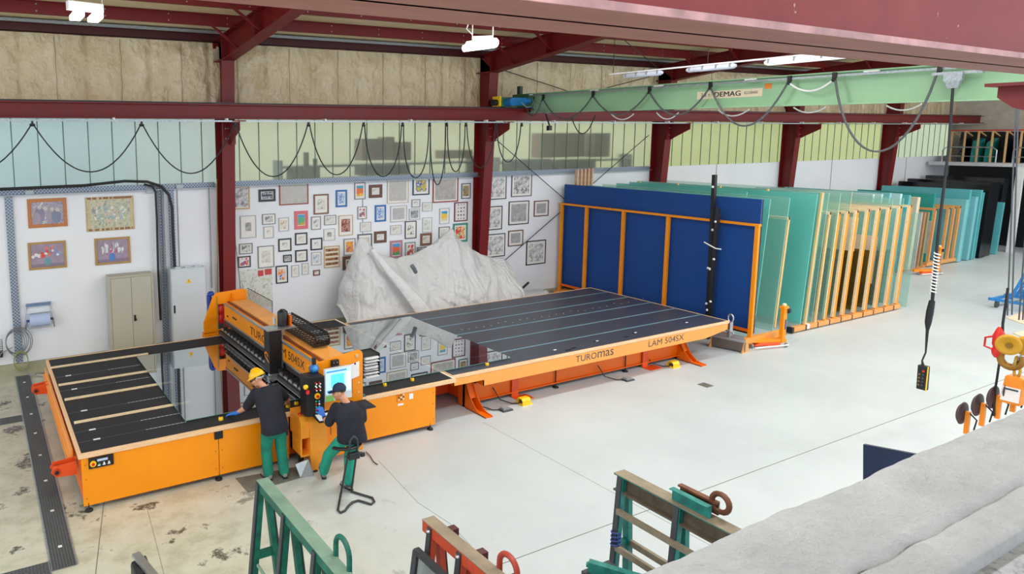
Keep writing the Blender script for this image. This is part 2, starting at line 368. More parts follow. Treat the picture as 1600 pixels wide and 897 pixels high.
blur_thing('cardboard_box', 'grey-brown carton at right of the wide carton behind glazing', 'box', ((930, 208), (952, 245)), SH, mat('#6d665f', 0.8))
blur_thing('storage_crate', 'dark blue crate blurred low behind the glazing left of the cartons', 'crate', ((566, 258), (640, 272)), SH + 0.1, mat('#33506a', 0.7))
blur_thing('storage_crate', 'dark grey crate blurred behind the glazing, leftmost of the stored goods', 'crate', ((458, 262), (500, 285)), SH, mat('#46545c', 0.7))
blur_thing('storage_crate', 'narrow upright blurred dark post of goods behind the glazing', 'crate', ((476, 238), (483, 285)), SH - 0.1, mat('#4b5a5c', 0.7), 0.1)
blur_thing('storage_crate', 'second narrow upright dark post of goods behind the glazing', 'crate', ((491, 248), (496, 285)), SH - 0.1, mat('#4b5a5c', 0.7), 0.1)
blur_thing('storage_crate', 'blue-grey crate blurred behind the glazing right of second column', 'crate', ((800, 250), (860, 270)), SH, mat('#3d5a6c', 0.7))
blur_thing('storage_crate', 'blue-grey crate stored beneath the wide carton behind the glazing', 'crate', ((870, 250), (930, 268)), SH, mat('#4a5f6a', 0.7))
# end wall with storage loft (far right)
struct(mbox(44.4, 44.6, -12, 17.7, 0, 9.5).build('wall_right', mat('#cfc8bb', 0.7), loc=OX))
# ------------------------------------------------------------------ steel frames
def iweb(m, poly, x, th=0.014): m.prism(poly, 'x', x - th / 2, x + th / 2)
for i, cx in enumerate([-2.6] + CX):
    labs = ['dark red steel portal frame outside left of the picture', 'red steel column and rafter behind the orange gantry, first from left', 'red steel column and rafter behind the plastic sheeting, second from left', 'red steel column third from left, above the teal glass sheets', 'red steel column fourth from left, above the timber glass racks', 'red steel column fifth from left, near the far storage loft']
    fr = T('portal_frame', labs[i], 'steel frame', (cx, 17.3, 0), 'red steel portal frames')
    w = 0.33; y0b, y0t, yo = 17.32, 16.88, 17.6
    c = MB(); iweb(c, [(yo, 0), (y0b, 0), (y0t, 7.38), (yo, 7.9)], cx)
    c.hexa([(cx - w / 2, y0b - 0.0, 0), (cx + w / 2, y0b, 0), (cx + w / 2, y0b + 0.02, 0), (cx - w / 2, y0b + 0.02, 0)], [(cx - w / 2, y0t, 7.4), (cx + w / 2, y0t, 7.4), (cx + w / 2, y0t + 0.02, 7.4), (cx - w / 2, y0t + 0.02, 7.4)])
    c.box(cx - w / 2, cx + w / 2, yo - 0.04, yo - 0.02, 0, 8.0); c.box(cx - w / 2, cx + w / 2, y0b - 0.12, yo, 0.0, 0.03)
    c.box(cx - w / 2, cx + w / 2, y0t, yo - 0.03, 7.36, 7.39)
    c.build('column', RED, fr)
    r = MB(); yh = 12.6; zb = lambda y: (7.36 + (y0t - y) * (7.90 - 7.36) / (y0t - yh)) if y > yh else 7.90 + (yh - y) * 0.1
    tp = lambda y: ROOF(y) - 0.22
    iweb(r, [(yo, 7.4), (y0t, 7.38), (yh, zb(yh)), (-4, zb(-4)), (-4, tp(-4)), (yo, tp(yo))], cx)
    for (ya, yb) in ((y0t, yh), (yh, -4)):
        r.bar((cx, ya, zb(ya) + 0.0), (cx, yb, zb(yb) + 0.0), w, 0.02)
    r.bar((cx, yo, tp(yo)), (cx, -4, tp(-4)), w, 0.02)
    for y in (y0t, 14.6, 12.6): r.box(cx - w / 2, cx + w / 2, y - 0.01, y + 0.01, zb(y), tp(y))
    r.build('rafter', RED, fr)
    b = MB()
    b.prism([(16.15, 5.86), (17.1, 5.86), (17.1, 5.30), (16.9, 5.30), (16.15, 5.66)], 'x', cx - 0.012, cx + 0.012)
    b.box(cx - w / 2, cx + w / 2, 16.15, 17.05, 5.86, 5.885); b.box(cx - w / 2, cx + w / 2, 16.93, 16.98, 5.30, 5.86)
    b.build('bracket', RED, fr)
    for py in (15.95, 14.45): MB().bar((cx - 0.75, py, ROOF(py) - 0.2), (cx - 0.02, py, zb(py) + 0.05), 0.05, 0.05).build('fly_brace', RED, fr)
    bl = MB()
    for z in (5.45, 5.7):
        for dx in (-0.1, -0.04, 0.06, 0.11): bl.cyl((cx + dx, 16.92, z), (cx + dx, 16.9, z), 0.015, n=8)
    bl.build('bolt', GALV, fr)
# purlins
for i, y in enumerate((15.95, 14.45, 12.95, 11.45, 9.95, 8.45, 6.95, 5.45, 3.95)):
    z = ROOF(y); m = MB(); m.box(-6, 44.4, y - 0.008, y + 0.008, z - 0.26, z); m.box(-6, 44.4, y, y + 0.07, z - 0.26, z - 0.245); m.box(-6, 44.4, y - 0.07, y, z - 0.015, z)
    o = m.build('purlin', RED); nth = ['first', 'second', 'third', 'fourth', 'fifth', 'sixth', 'seventh', 'eighth', 'ninth'][i]
    tag(o, 'long dark red steel roof purlin, %s one out from the back wall' % nth, 'purlin', 'roof purlins')
    if i < 4:
        b = MB()
        for x in range(0, 30):
            for dz in (0.06, 0.2): b.cyl((x * 1.35, y - 0.012, z - dz), (x * 1.35, y - 0.02, z - dz), 0.016, n=6)
        b.build('bolt', GALV, o)
o = MB(); o.box(-6, 44.4, 17.38, 17.4, 7.84, 8.03); o.box(-6, 44.4, 17.38, 17.55, 7.84, 7.855); o.box(-6, 44.4, 17.30, 17.4, 8.02, 8.035)
o = o.build('eave_beam', DRED); tag(o, 'dark red eave beam along the top of the back wall', 'beam')
o = MB(); o.box(-6, 44.4, 17.25, 17.33, 8.03, 8.10); o = o.build('ceiling_edge_strip', GALV); tag(o, 'silvery metal strip where wall quilt meets the ceiling', 'metal strip')
# crane runway beams
def ibeam_x(m, x0, x1, yc, z0, z1, w, y_shift=0.0):
    m.hexa([(x0, yc - w / 2, z0), (x1, yc + y_shift - w / 2, z0), (x1, yc + y_shift + w / 2, z0), (x0, yc + w / 2, z0)], [(x0, yc - w / 2, z0 + 0.025), (x1, yc + y_shift - w / 2, z0 + 0.025), (x1, yc + y_shift + w / 2, z0 + 0.025), (x0, yc + w / 2, z0 + 0.025)])
    m.hexa([(x0, yc - w / 2, z1 - 0.025), (x1, yc + y_shift - w / 2, z1 - 0.025), (x1, yc + y_shift + w / 2, z1 - 0.025), (x0, yc + w / 2, z1 - 0.025)], [(x0, yc - w / 2, z1), (x1, yc + y_shift - w / 2, z1), (x1, yc + y_shift + w / 2, z1), (x0, yc + w / 2, z1)])
    m.hexa([(x0, yc - 0.01, z0), (x1, yc + y_shift - 0.01, z0), (x1, yc + y_shift + 0.01, z0), (x0, yc + 0.01, z0)], [(x0, yc - 0.01, z1), (x1, yc + y_shift - 0.01, z1), (x1, yc + y_shift + 0.01, z1), (x0, yc + 0.01, z1)])
m = MB(); ibeam_x(m, -6, 44.3, 16.45, 5.92, 6.27, 0.3)
run = T('crane_runway_beam', 'long dark red crane runway beam along the back wall', 'crane runway', (19, 16.45, 5.92)); m.build('girder', RED, run)
mbox(-6, 44.3, 16.42, 16.48, 6.27, 6.31).build('rail', DGREY, run)
rl = T('festoon_rail', 'grey steel C-rail under the far runway beam, cables hang from it', 'cable rail', (19, 16.2, 5.84))
mbox(-6, 44.3, 16.18, 16.22, 5.845, 5.885).build('rail', GALV, rl)
m = MB()
for i in range(19): m.box(-5 + i * 2.6, -4.96 + i * 2.6, 16.15, 16.3, 5.88, 5.93)
m.build('clamp', WHITE, rl)
# near runway beam, big, right above the viewer
m = MB(); ibeam_x(m, -3, 14, 1.60, 5.86, 6.42, 0.40, 0.42)
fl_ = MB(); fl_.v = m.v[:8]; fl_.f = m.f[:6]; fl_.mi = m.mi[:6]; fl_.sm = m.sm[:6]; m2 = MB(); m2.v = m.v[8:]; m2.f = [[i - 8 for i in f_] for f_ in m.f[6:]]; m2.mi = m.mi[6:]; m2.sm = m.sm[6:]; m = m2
nr = T('near_crane_runway_beam', 'massive weathered red crane runway beam crossing the top right foreground', 'crane runway', (5, 1.8, 5.86)); 
t = NT('weathered_red'); v = t.coord(); f = t.noise(v, 2.5, 8, 0.7); g = t.noise(v, 22, 5, 0.6)
c = t.ramp(f, [(0.3, '#872226'), (0.6, '#972c30'), (0.8, '#a04044')]); c = t.mix(t.ramp(g, [(0.70, (0, 0, 0)), (0.74, (1, 1, 1))]), c, '#d8b9b4')
t.bsdf(c, 0.5, bump=g, bstr=0.12, bdist=0.01); m.build('girder', t.m, nr)
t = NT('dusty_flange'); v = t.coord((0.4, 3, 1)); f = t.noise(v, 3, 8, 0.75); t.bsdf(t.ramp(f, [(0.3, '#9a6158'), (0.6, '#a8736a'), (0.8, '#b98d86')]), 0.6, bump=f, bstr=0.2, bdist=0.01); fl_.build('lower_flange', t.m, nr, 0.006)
MB().bar((-3, 1.402, 5.874), (14, 1.822, 5.874), 0.012, 0.026).build('worn_flange_edge', mat('#c9989a', 0.5, 0, 0.35, 6), nr)
m = MB(); m.cyl((7.05, 1.835, 6.15), (7.05, 1.82, 6.15), 0.022, n=12); m.build('hole_plug', BLACK, nr)
# bracket of the near runway (right edge)
m = MB(); m.prism([(2.52, 5.84), (2.52, 5.76), (2.42, 5.68), (1.6, 5.42), (1.2, 5.42), (1.2, 5.84)], 'x', 7.02, 7.05); m.box(6.9, 7.2, 1.2, 2.56, 5.84, 5.865)
tag(m.build('runway_bracket', RED), 'dark red bracket under the foreground beam at the right edge', 'bracket')
# ------------------------------------------------------------------ bracing rods
def rod(a, b, r, lab):
    o = MB().tube([a, b], r, 8).build('bracing_rod', CABLE); tag(o, lab, 'bracing rod', 'diagonal bracing rods')
p0, p1 = AY(791, 405, 17.45), AY(992, 230, 17.45); d = p1 - p0; rod(p0 - d * 0.12, p1 + d * 0.12, 0.014, 'thin black rod rising to the right between second and third column')
p0, p1 = AY(775, 218, 17.40), AY(868, 299, 17.40); d = p1 - p0; rod(p0, p1 + d * 0.3, 0.014, 'thin black rod falling to the right towards the blue board')
p0, p1 = AY(772, 105, 17.30), AY(880, 140, 17.30); rod(p0, p1 + (p1 - p0) * 0.6, 0.014, 'thin black rod across the quilted wall above the green bridge')
p0, p1 = AY(930, 142, 17.30), AY(1015, 120, 17.30); rod(p0, p1, 0.014, 'thin black rod rising to the third column under the ceiling')
rod(AZ(972, 60, 8.0), AZ(1035, 112, 7.7), 0.012, 'thin dark wire slanting between the rafters under the ceiling')
# ------------------------------------------------------------------ parapet in the foreground
t = NT('rough_plaster'); v = t.coord(); f = t.noise(v, 4, 8, 0.65); g = t.noise(v, 30, 8, 0.7); hgt = t.math('ADD', f, t.math('MULTIPLY', g, 0.25))
c = t.ramp(f, [(0.3, '#acafb4'), (0.6, '#bfc2c7'), (0.8, '#cccfd4')]); c = t.mix(t.ramp(g, [(0.68, (0, 0, 0)), (0.72, (1, 1, 1))]), c, '#7f7d79')
t.bsdf(c, 0.8, bump=hgt, bstr=1.0, bdist=0.05); PLASTER = t.m
m = MB(); n = 240; g = []
zt = 4.40
prof = [(1.14, 0.0), (1.135, 4.3), (1.13, 4.385), (1.115, 4.40), (1.05, 4.405), (0.97, 4.402), (0.90, 4.40), (0.868, 4.395), (0.862, 4.385), (0.855, 4.394), (0.835, 4.397), (0.79, 4.398), (0.756, 4.396), (0.748, 4.388), (0.745, 4.36), (0.743, 0.0)]
x0, x1 = 0.9, 7.0
for i in range(n + 1):
    x = x0 + (x1 - x0) * i / n
    for j, (y, z) in enumerate(prof):
        e = noise.noise(Vector((x * 3, y * 3, j * 0.1))) * 0.003 + noise.noise(Vector((x * 14, y * 14, z * 5))) * 0.002
        yy = y + (0.02 * noise.noise(Vector((x * 2.3, 5, 1))) * 0.4 + 0.009 * noise.noise(Vector((x * 11, 9, 1))) if y > 1.1 else 0) + (x - 3) * 0.006
        if j in (8, 9): yy += 0.008 * noise.noise(Vector((x * 8, 2, 1)))
        g.append((x, yy, z + (e if 2 <= j <= 12 else 0)))
k = len(prof)
m.add(g, [(i * k + j, (i + 1) * k + j, (i + 1) * k + j + 1, i * k + j + 1) for i in range(n) for j in range(k - 1)], True)
m.add([g[j] for j in range(k)], [tuple(range(k))], False)
struct(m.build('wall_gallery_parapet', PLASTER, loc=OX))
t = NT('speckled_screed'); v = t.coord(); g = t.noise(v, 40, 6, 0.7); t.bsdf(t.ramp(g, [(0.35, '#7c7e86'), (0.5, '#a9abb2'), (0.7, '#b4b6bc')]), 0.8, bump=g, bstr=0.3); 
struct(mbox(0.9, 7, -3.0, 0.743, 3.9, 4.36).build('floor_gallery', t.m, loc=OX))
# ================================================================== CUTTING MACHINE
FELT = NT('black_felt'); v = FELT.coord(); g = FELT.noise(v, 60, 4, 0.7)
FELT.bsdf(FELT.ramp(g, [(0.3, '#1b1b1f'), (0.7, '#2b2b31')]), 0.75, bump=g, bstr=0.15, bdist=0.002); FELT = FELT.m
t = NT('brushed_air_table'); v = t.coord(); g = t.noise(v, 45, 4, 0.7); vo = t.n('ShaderNodeTexVoronoi'); vo.inputs['Scale'].default_value = 14; vo.inputs['Randomness'].default_value = 0.15; t.l(v, vo.inputs['Vector'])
c = t.ramp(g, [(0.3, '#2c2f3b'), (0.7, '#414658')]); c = t.mix(t.ramp(vo.outputs['Distance'], [(0.10, (1, 1, 1)), (0.14, (0, 0, 0))]), c, '#15161a')
t.bsdf(c, 0.42, bump=g, bstr=0.1, bdist=0.002, Specular_IOR_Level=0.8); FELT2 = t.m
BELT = mat('#6f95a6', 0.5); PALEO = mat('#f0a34f', 0.45, 0, 0.03)  # pale orange has the fascia's overexposed look painted into the colour
def levelling_foot(m, x, y, h=0.1, r=0.05):
    m.lathe((x, y, 0), [(r, 0), (r, 0.015), (r * 0.8, 0.03), (r * 0.35, 0.04), (0.012, 0.045), (0.012, h)], 16)
def bolts(pts, nrm, r=0.012, h=0.008, m=None):
    m = m or MB(); nrm = Vector(nrm)
    for p in pts: m.cyl(Vector(p), Vector(p) + nrm * h, r, n=8)
    return m
# --- left table
XL, XR, YF, YB, ZT = 1.08, 7.88, 10.39, 15.42, 0.9
tb = T('cutting_table', 'orange glass cutting table with black felt top, in front of the two workers', 'cutting table', (4.5, 12.9, 0))
# felt top in strips with grooves where the rulers run
GR = []          # groove y positions
m = MB(); m.box(XL + 0.05, XR - 0.02, YF + 0.05, YB - 0.03, 0.84, 0.895)
m.build('felt_top', FELT, tb)
e = MB(); e.box(XL, XR, YF, YF + 0.05, 0.832, 0.905); e.box(XL, XL + 0.05, YF + 0.05, YB, 0.832, 0.905); e.box(XL + 0.05, XR - 0.03, YB - 0.03, YB, 0.832, 0.905)
e.build('wood_edging', WOODX, tb, 0.004)
mbox(XR - 0.045, XR, YF + 0.05, YB, 0.832, 0.905).build('joint_edging', mat('#ffe9cf', 0.6), tb)
for (a, b) in ((1.12, 3.195), (3.205, 4.42), (5.7, 7.42)):
    m = MB(); m.box(a, b, YF + 0.02, YF + 0.04, 0.085, 0.83); m.box(a, b, YF + 0.03, YF + 0.09, 0.80, 0.835)
    o = m.build('front_panel', ORANGE, tb, 0.003)
    bolts([(x, YF + 0.02, z) for x in (a + 0.05, b - 0.05) for z in (0.2, 0.5, 0.72)], (0, -1, 0)).build('rivet', mat('#c77710', 0.5), o)
m = MB(); m.box(1.12, 1.14, YF + 0.04, YB - 0.1, 0.18, 0.83); m.box(7.40, 7.42, YF + 0.04, YB - 0.1, 0.085, 0.83); m.box(1.14, 7.4, YB - 0.12, YB - 0.1, 0.085, 0.83)
m.build('side_panel', ORANGE2, tb)
m = MB(); m.box(1.16, 7.38, YF + 0.12, YB - 0.15, 0.55, 0.83); m.build('machine_bed', DGREY, tb)
m = MB()
for y in (YF + 0.15, 12.9, YB - 0.15): m.box(1.2, 7.38, y - 0.04, y + 0.04, 0.12, 0.5)
m.build('chassis_rail', ORANGE2, tb)
# left end beam and rollers
m = MB(); m.box(1.03, 1.06, 10.9, 15.2, 0.50, 0.80); m.box(0.99, 1.03, 10.9, 15.2, 0.64, 0.68); m.box(0.99, 1.03, 10.9, 15.2, 0.50, 0.53); m.box(1.06, 1.12, 10.9, 15.2, 0.62, 0.66); m.build('end_beam', PALEO, tb)
for yy in (14.55, 10.75):
    m = MB(); m.prism([(1.0, 0.50), (0.78, 0.52), (0.72, 0.60), (0.76, 0.68), (1.08, 0.70), (1.08, 0.50)], 'y', yy - 0.10, yy - 0.075); m.prism([(1.0, 0.50), (0.78, 0.52), (0.72, 0.60), (0.76, 0.68), (1.08, 0.70), (1.08, 0.50)], 'y', yy + 0.075, yy + 0.10)
    o = m.build('roller_bracket', ORRED, tb)
    MB().cyl((0.80, yy - 0.13, 0.60), (0.80, yy + 0.13, 0.60), 0.05).build('roller', mat('#b23c18', 0.5), o)
    MB().cyl((0.80, yy - 0.14, 0.60), (0.80, yy - 0.13, 0.60), 0.03, n=6).build('nut', BLACK, o)
for i, (x, y) in enumerate(((1.19, 10.40), (3.19, 10.41), (7.31, 10.40), (1.2, 15.3), (3.2, 15.3), (7.3, 15.3), (4.95, 10.1))):
    m = MB(); levelling_foot(m, x, y + (0.02 if i < 3 else 0), 0.13, 0.06); m.build('levelling_foot', RUBBER, tb)
# control plate on the left front
a = AY(138, 716, YF); b = AY(178, 727, YF)
cp = MB().box(a.x, b.x, YF - 0.01, YF + 0.02, b.z + 0.02, a.z - 0.01).build('control_plate', BLACK, tb, 0.003)
zc = (a.z + b.z) / 2; yy = YF - 0.01
m = MB(); m.cyl((a.x + 0.06, yy, zc), (a.x + 0.06, yy - 0.02, zc), 0.045, n=20); m.build('dial', YELLOW, cp)
m = MB(); m.cyl((a.x + 0.06, yy - 0.02, zc), (a.x + 0.06, yy - 0.035, zc), 0.022, n=16); m.build('stop_knob', REDP, cp)
m = MB(); m.box(a.x + 0.12, a.x + 0.27, yy - 0.004, yy, zc + 0.02, zc + 0.055); m.build('label_plate', mat('#b8c8e6', 0.5), cp)
for i, mm in enumerate((mat('#1c9a55', 0.4), WHITE, WHITE)):
    MB().cyl((a.x + 0.145 + i * 0.07, yy, zc - 0.015), (a.x + 0.145 + i * 0.07, yy - 0.012, zc - 0.015), 0.013, n=12).build('push_button', mm, cp)
    MB().box(a.x + 0.125 + i * 0.07, a.x + 0.165 + i * 0.07, yy - 0.003, yy, zc - 0.05, zc - 0.033).build('button_tag', WHITE, cp)
m = MB(); m.box(3.13, 3.27, YF + 0.0, YF + 0.04, 0.70, 0.83); m.build('hinge_plate', BLACK, tb, 0.006)
# control group on right front panel (seen right of the seated worker)
a = AY(621, 617, YF)
cp = MB().box(a.x, a.x + 0.16, YF + 0.005, YF + 0.02, a.z - 0.14, a.z + 0.01).build('control_plate', mat('#e8920f', 0.4), tb)
for i in range(3):
    for j in range(3):
        MB().cyl((a.x + 0.03 + 0.05 * i, YF + 0.005, a.z - 0.02 - 0.04 * j), (a.x + 0.03 + 0.05 * i, YF - 0.01, a.z - 0.02 - 0.04 * j), 0.013, n=10).build('push_button', (REDP if (i, j) == (0, 0) else (BLACK if (i + j) % 2 else WHITE)), cp)
b = AY(640, 616, YF); MB().box(b.x, b.x + 0.085, YF + 0.008, YF + 0.02, b.z - 0.10, b.z).build('label_plate', WHITE, tb)
b = AY(622, 632, YF); MB().box(b.x, b.x + 0.12, YF + 0.008, YF + 0.02, b.z - 0.035, b.z).build('label_plate', WHITE, tb)
# slots in the felt with measuring rulers; wooden slats on the felt
for (p, q, w) in (((83, 591), (219, 570), (107.5, 589)), ((91, 612.5), (234, 589), (117, 610)), ((100, 647), (258, 620), (132, 643)), ((116, 678), (279, 645), (144.7, 672)), ((119, 692), (291, 660), (152, 688))):
    a = AZ(*p, 0.897); b = AZ(*q, 0.897); yy = (a.y + b.y) / 2; c = AZ(*w, 0.9)
    sl = mbox(a.x, b.x + 0.02, yy - 0.02, yy + 0.02, 0.893, 0.8965).build('ruler_slot', mat('#0c0c0e', 0.35), tb)
    mx = a.x + (b.x - a.x) * 0.62
    mbox(mx, b.x, yy - 0.014, yy + 0.014, 0.8965, 0.900).build('ruler', mat('#7f858a', 0.35, 0.4), sl)
    mm = MB(); x = mx
    while x < b.x: mm.box(x, x + 0.014, yy - 0.014, yy + 0.004, 0.900, 0.9006); x += 0.07
    mm.build('scale_marks', WHITE, sl)
    mbox(c.x - 0.05, c.x + 0.05, yy - 0.018, yy + 0.018, 0.8965, 0.905).build('stop_block', WHITE, sl)
for (p, q) in (((76.3, 575.3), (231.4, 552)), ((89.6, 602.5), (251.5, 576)), ((99, 625.3), (269.7, 595.9)), ((114, 662), (296, 626.5))):
    a = AZ(*p, 0.905); b = AZ(*q, 0.92); yy = (a.y + b.y) / 2
    o = mbox(a.x + 0.02, b.x, yy - 0.022, yy + 0.022, 0.895, 0.9255).build('wooden_slat', CREAMW, tb)
a = AZ(148, 670, 0.9)
# glass sheet lying across both tables
t = NT('coated_mirror_glass'); gl = t.n('ShaderNodeBsdfGlossy'); gl.inputs['Color'].default_value = (0.90, 0.94, 0.95, 1); gl.inputs['Roughness'].default_value = 0.0
tr = t.n('ShaderNodeBsdfTransparent'); tr.inputs[0].default_value = (0.80, 0.86, 0.86, 1); lw = t.n('ShaderNodeLayerWeight'); lw.inputs[0].default_value = 0.5
mx = t.n('ShaderNodeMixShader'); t.l(t.ramp(lw.outputs['Facing'], [(0.0, (0.30, 0.30, 0.30)), (0.5, (0.56, 0.56, 0.56)), (0.75, (0.72, 0.72, 0.72)), (1.0, (1, 1, 1))]), mx.inputs[0]); t.l(tr.outputs[0], mx.inputs[1]); t.l(gl.outputs[0], mx.inputs[2]); t.l(mx.outputs[0], t.out.inputs[0]); COATED = t.m
EDGEG = mat('#6fae9f', 0.2)
m = MB(); m.box(2.78, 9.61, 10.82, 14.62, 0.9255, 0.9335)
m.mi = [2, 0, 1, 1, 1, 1]
q_ = NT('clear_face'); q1 = q_.n('ShaderNodeBsdfTransparent'); q_.l(q1.outputs[0], q_.out.inputs[0])
o = m.build('glass_sheet', [COATED, EDGEG, q_.m]); tag(o, 'large reflective glass sheet lying flat across both black cutting tables', 'glass sheet')
# yellow stop caps on the felt
YB_ = [((345, 653), 'yellow stop cap on the felt left of the helmeted worker\'s gloved hand'), ((450, 633), 'yellow stop cap on the felt by the helmeted worker\'s right hand'), ((463, 629), 'middle one of three yellow stop caps left of the control console'), ((473, 627), 'yellow stop cap nearest the control console'), ((601, 600), 'yellow stop cap on felt just right of the gantry end plate'), ((644, 592), 'yellow stop cap near the joint of the two tables'), ((761, 568), 'lone yellow stop cap on the right table front edge')]
for (p, lab) in YB_:
    a = AZ(p[0], p[1], 0.93); a.y = max(a.y, 10.46); c = T('stop_cap', lab, 'stop cap', (a.x, a.y, 0.895), 'yellow stop caps along the table edge')
    m = MB(); m.lathe((a.x, a.y, 0.895), [(0.038, 0), (0.038, 0.04), (0.03, 0.05), (0.0, 0.052)], 16); m.build('cap', YELLOW, c)
    MB().lathe((a.x, a.y, 0.947), [(0.014, 0), (0.014, 0.008), (0, 0.01)], 10).build('screw', BLACK, c)
# --- right table
RX0, RX1, RY0, RY1 = 7.91, 16.33, 10.54, 14.97
rt = T('tilting_table', 'long orange table with dark striped air-bed top, right half of the machine', 'cutting table', (12, 12.7, 0))
mbox(RX0 + 0.03, RX1 - 0.02, RY0 + 0.04, RY1 - 0.02, 0.83, 0.894).build('table_top', FELT2, rt)
e = MB(); e.box(RX0, RX1, RY0, RY0 + 0.04, 0.84, 0.905); e.box(RX0, RX0 + 0.03, RY0 + 0.04, RY1, 0.84, 0.905); e.box(RX1 - 0.02, RX1, RY0 + 0.04, RY1, 0.84, 0.903); e.box(RX0 + 0.03, RX1 - 0.02, RY1 - 0.02, RY1, 0.84, 0.903)
e.build('wood_edging', WOODX, rt, 0.004)
for y in (14.30, 13.56, 12.80, 12.04, 11.29):
    mbox(8.3, RX1 - 0.02, y - 0.02, y + 0.02, 0.894, 0.899).build('conveyor_belt', BELT, rt)
    MB().cyl((RX1 - 0.02, y - 0.035, 0.88), (RX1 - 0.02, y + 0.035, 0.88), 0.03).build('belt_pulley', GREY, rt)
for p in ((888, 547), (932, 533), (992, 520), (1072, 503), (896.5, 544), (979, 526)):
    a = AZ(*p, 0.895); MB().cb((a.x, a.y, 0.8955), (0.16, 0.06, 0.003)).build('roller_slot', RUBBER, rt)
for p in ((867, 547), (933, 533), (993, 520), (1073, 504)):
    a = AZ(*p, 0.895); MB().cb((a.x, a.y, 0.899), (0.07, 0.035, 0.008)).build('pop_up_roller', WHITE, rt)
m = MB(); random.seed(3)
for i in range(26):
    u = i / 25; a = AZ(722 + (1005 - 722) * u, 516 + (468 - 516) * u + random.uniform(-2, 2), 0.896); m.lathe((a.x, a.y, 0.894), [(0.018, 0), (0.018, 0.004), (0, 0.005)], 8)
m.build('ball_transfer', STEEL, rt)
m = MB(); Yf = RY0 + 0.0
m.prism([(RX0 + 0.02, 0.835), (RX1 - 0.03, 0.835), (RX1 - 0.03, 0.70), (15.45, 0.58), (8.66, 0.58), (8.66, 0.70), (RX0 + 0.02, 0.70)], 'y', Yf, Yf + 0.012)
m.build('front_fascia', PALEO, rt)
m = MB(); m.box(RX0 + 0.02, RX0 + 0.04, Yf, RY1 - 0.1, 0.70, 0.835); m.box(RX1 - 0.05, RX1 - 0.03, Yf, RY1 - 0.1, 0.70, 0.835); m.box(RX0 + 0.04, RX1 - 0.05, RY1 - 0.04, RY1 - 0.02, 0.6, 0.835)
m.box(8.66, 8.68, Yf, Yf + 0.6, 0.58, 0.7)
m.build('side_fascia', ORANGE2, rt)
text('TURO', (11.15, Yf, 0.66), (1, 0, 0), (0, 0, 1), 0.62, DGREY, rt, 'lettering', 0.14, 0.0)
text('mas', (11.80, Yf, 0.66), (1, 0, 0), (0, 0, 1), 0.49, DGREY, rt, 'lettering', 0.14, 0.0)
text('LAM 504SX', (13.42, Yf, 0.665), (1, 0, 0), (0, 0, 1), 1.22, DGREY, rt, 'lettering', 0.14, 0.0)
m = MB()
for x in (8.9, 11.0, 13.2, 15.2): m.box(x - 0.06, x + 0.06, RY0 + 0.2, RY1 - 0.2, 0.62, 0.83)
m.box(8.3, 16.0, 11.2, 11.35, 0.5, 0.83); m.box(8.3, 16.0, 14.2, 14.35, 0.5, 0.83); m.box(8.1, 16.1, 10.75, 14.8, 0.76, 0.83)
m.build('under_frame', ORANGE2, rt)
m = MB(); m.box(8.72, 15.1, 10.98, 11.02, 0.10, 0.48); m.box(8.72, 15.1, 10.98, 11.10, 0.46, 0.48); m.box(8.72, 15.1, 10.92, 11.02, 0.10, 0.115); m.build('base_beam', ORANGE2, rt, 0.003)
m = MB(); m.box(8.72, 15.1, 14.2, 14.24, 0.10, 0.48); m.build('base_beam', ORANGE2, rt)
m = MB(); m.box(7.95, 8.66, 11.6, 11.66, 0.10, 0.65); m.box(8.60, 8.66, 11.0, 14.2, 0.10, 0.6); m.build('end_plate', ORRED, rt); mbox(15.1, 15.15, 11.0, 14.2, 0.10, 0.55).build('end_plate', ORRED, rt)
for x in (11.0, 13.18):
    m = MB(); levelling_foot(m, x, 10.95, 0.5, 0.07); m.build('levelling_foot', RUBBER, rt)
def gusset(x0, x1, parent):
    m = MB(); pr = [(11.25, 0.0), (10.32, 0.0), (10.32, 0.03)] + [(10.36 + 0.72 * (1 - math.cos(q * math.pi / 2 / 8)), 0.04 + 0.62 * (math.sin(q * math.pi / 2 / 8)) ** 1.6 * 1.0) for q in range(1, 9)] + [(11.25, 0.66)]
    curve = [(10.32, 0.03)] + [(10.34 + 0.62 * (q / 8) ** 0.75, 0.03 + 0.55 * (q / 8) ** 2.0) for q in range(1, 9)]
    poly = [(11.2, 0.0), (10.32, 0.0)] + curve + [(11.2, 0.6)]
    m.prism(poly, 'x', x0, x0 + 0.012); m.prism(poly, 'x', x1 - 0.012, x1)
    m.box(x0, x1, 10.32, 11.2, 0.0, 0.015)
    for q in range(2, 8):
        (ya, za), (yb, zb_) = curve[q], curve[q + 1]
        m.hexa([(x0, ya + 0.06, za - 0.02), (x1, ya + 0.06, za - 0.02), (x1, yb + 0.06, zb_ - 0.02), (x0, yb + 0.06, zb_ - 0.02)], [(x0, ya + 0.05, za), (x1, ya + 0.05, za), (x1, yb + 0.05, zb_), (x0, yb + 0.05, zb_)]) if q > 4 else None
    m.box(x0, x1, 10.98, 11.05, 0.0, 0.62)
    o = m.build('gusset_foot', ORANGE2, parent)
    bolts([((x0 + x1) / 2, 10.99, z) for z in (0.35, 0.45)], (0, -1, 0), 0.018, 0.03).build('bolt', STEEL, o)
gusset(8.55, 8.73, rt); gusset(15.04, 15.22, rt); gusset(11.6, 11.7, rt) if False else None
for bx in (9.75, 13.75):
    m = MB(); m.box(bx, bx + 0.18, 10.93, 10.96, 0.0, 0.42); m.box(bx, bx + 0.4, 10.7, 10.96, 0.0, 0.012); m.build('pedal_bracket', ORRED, rt)
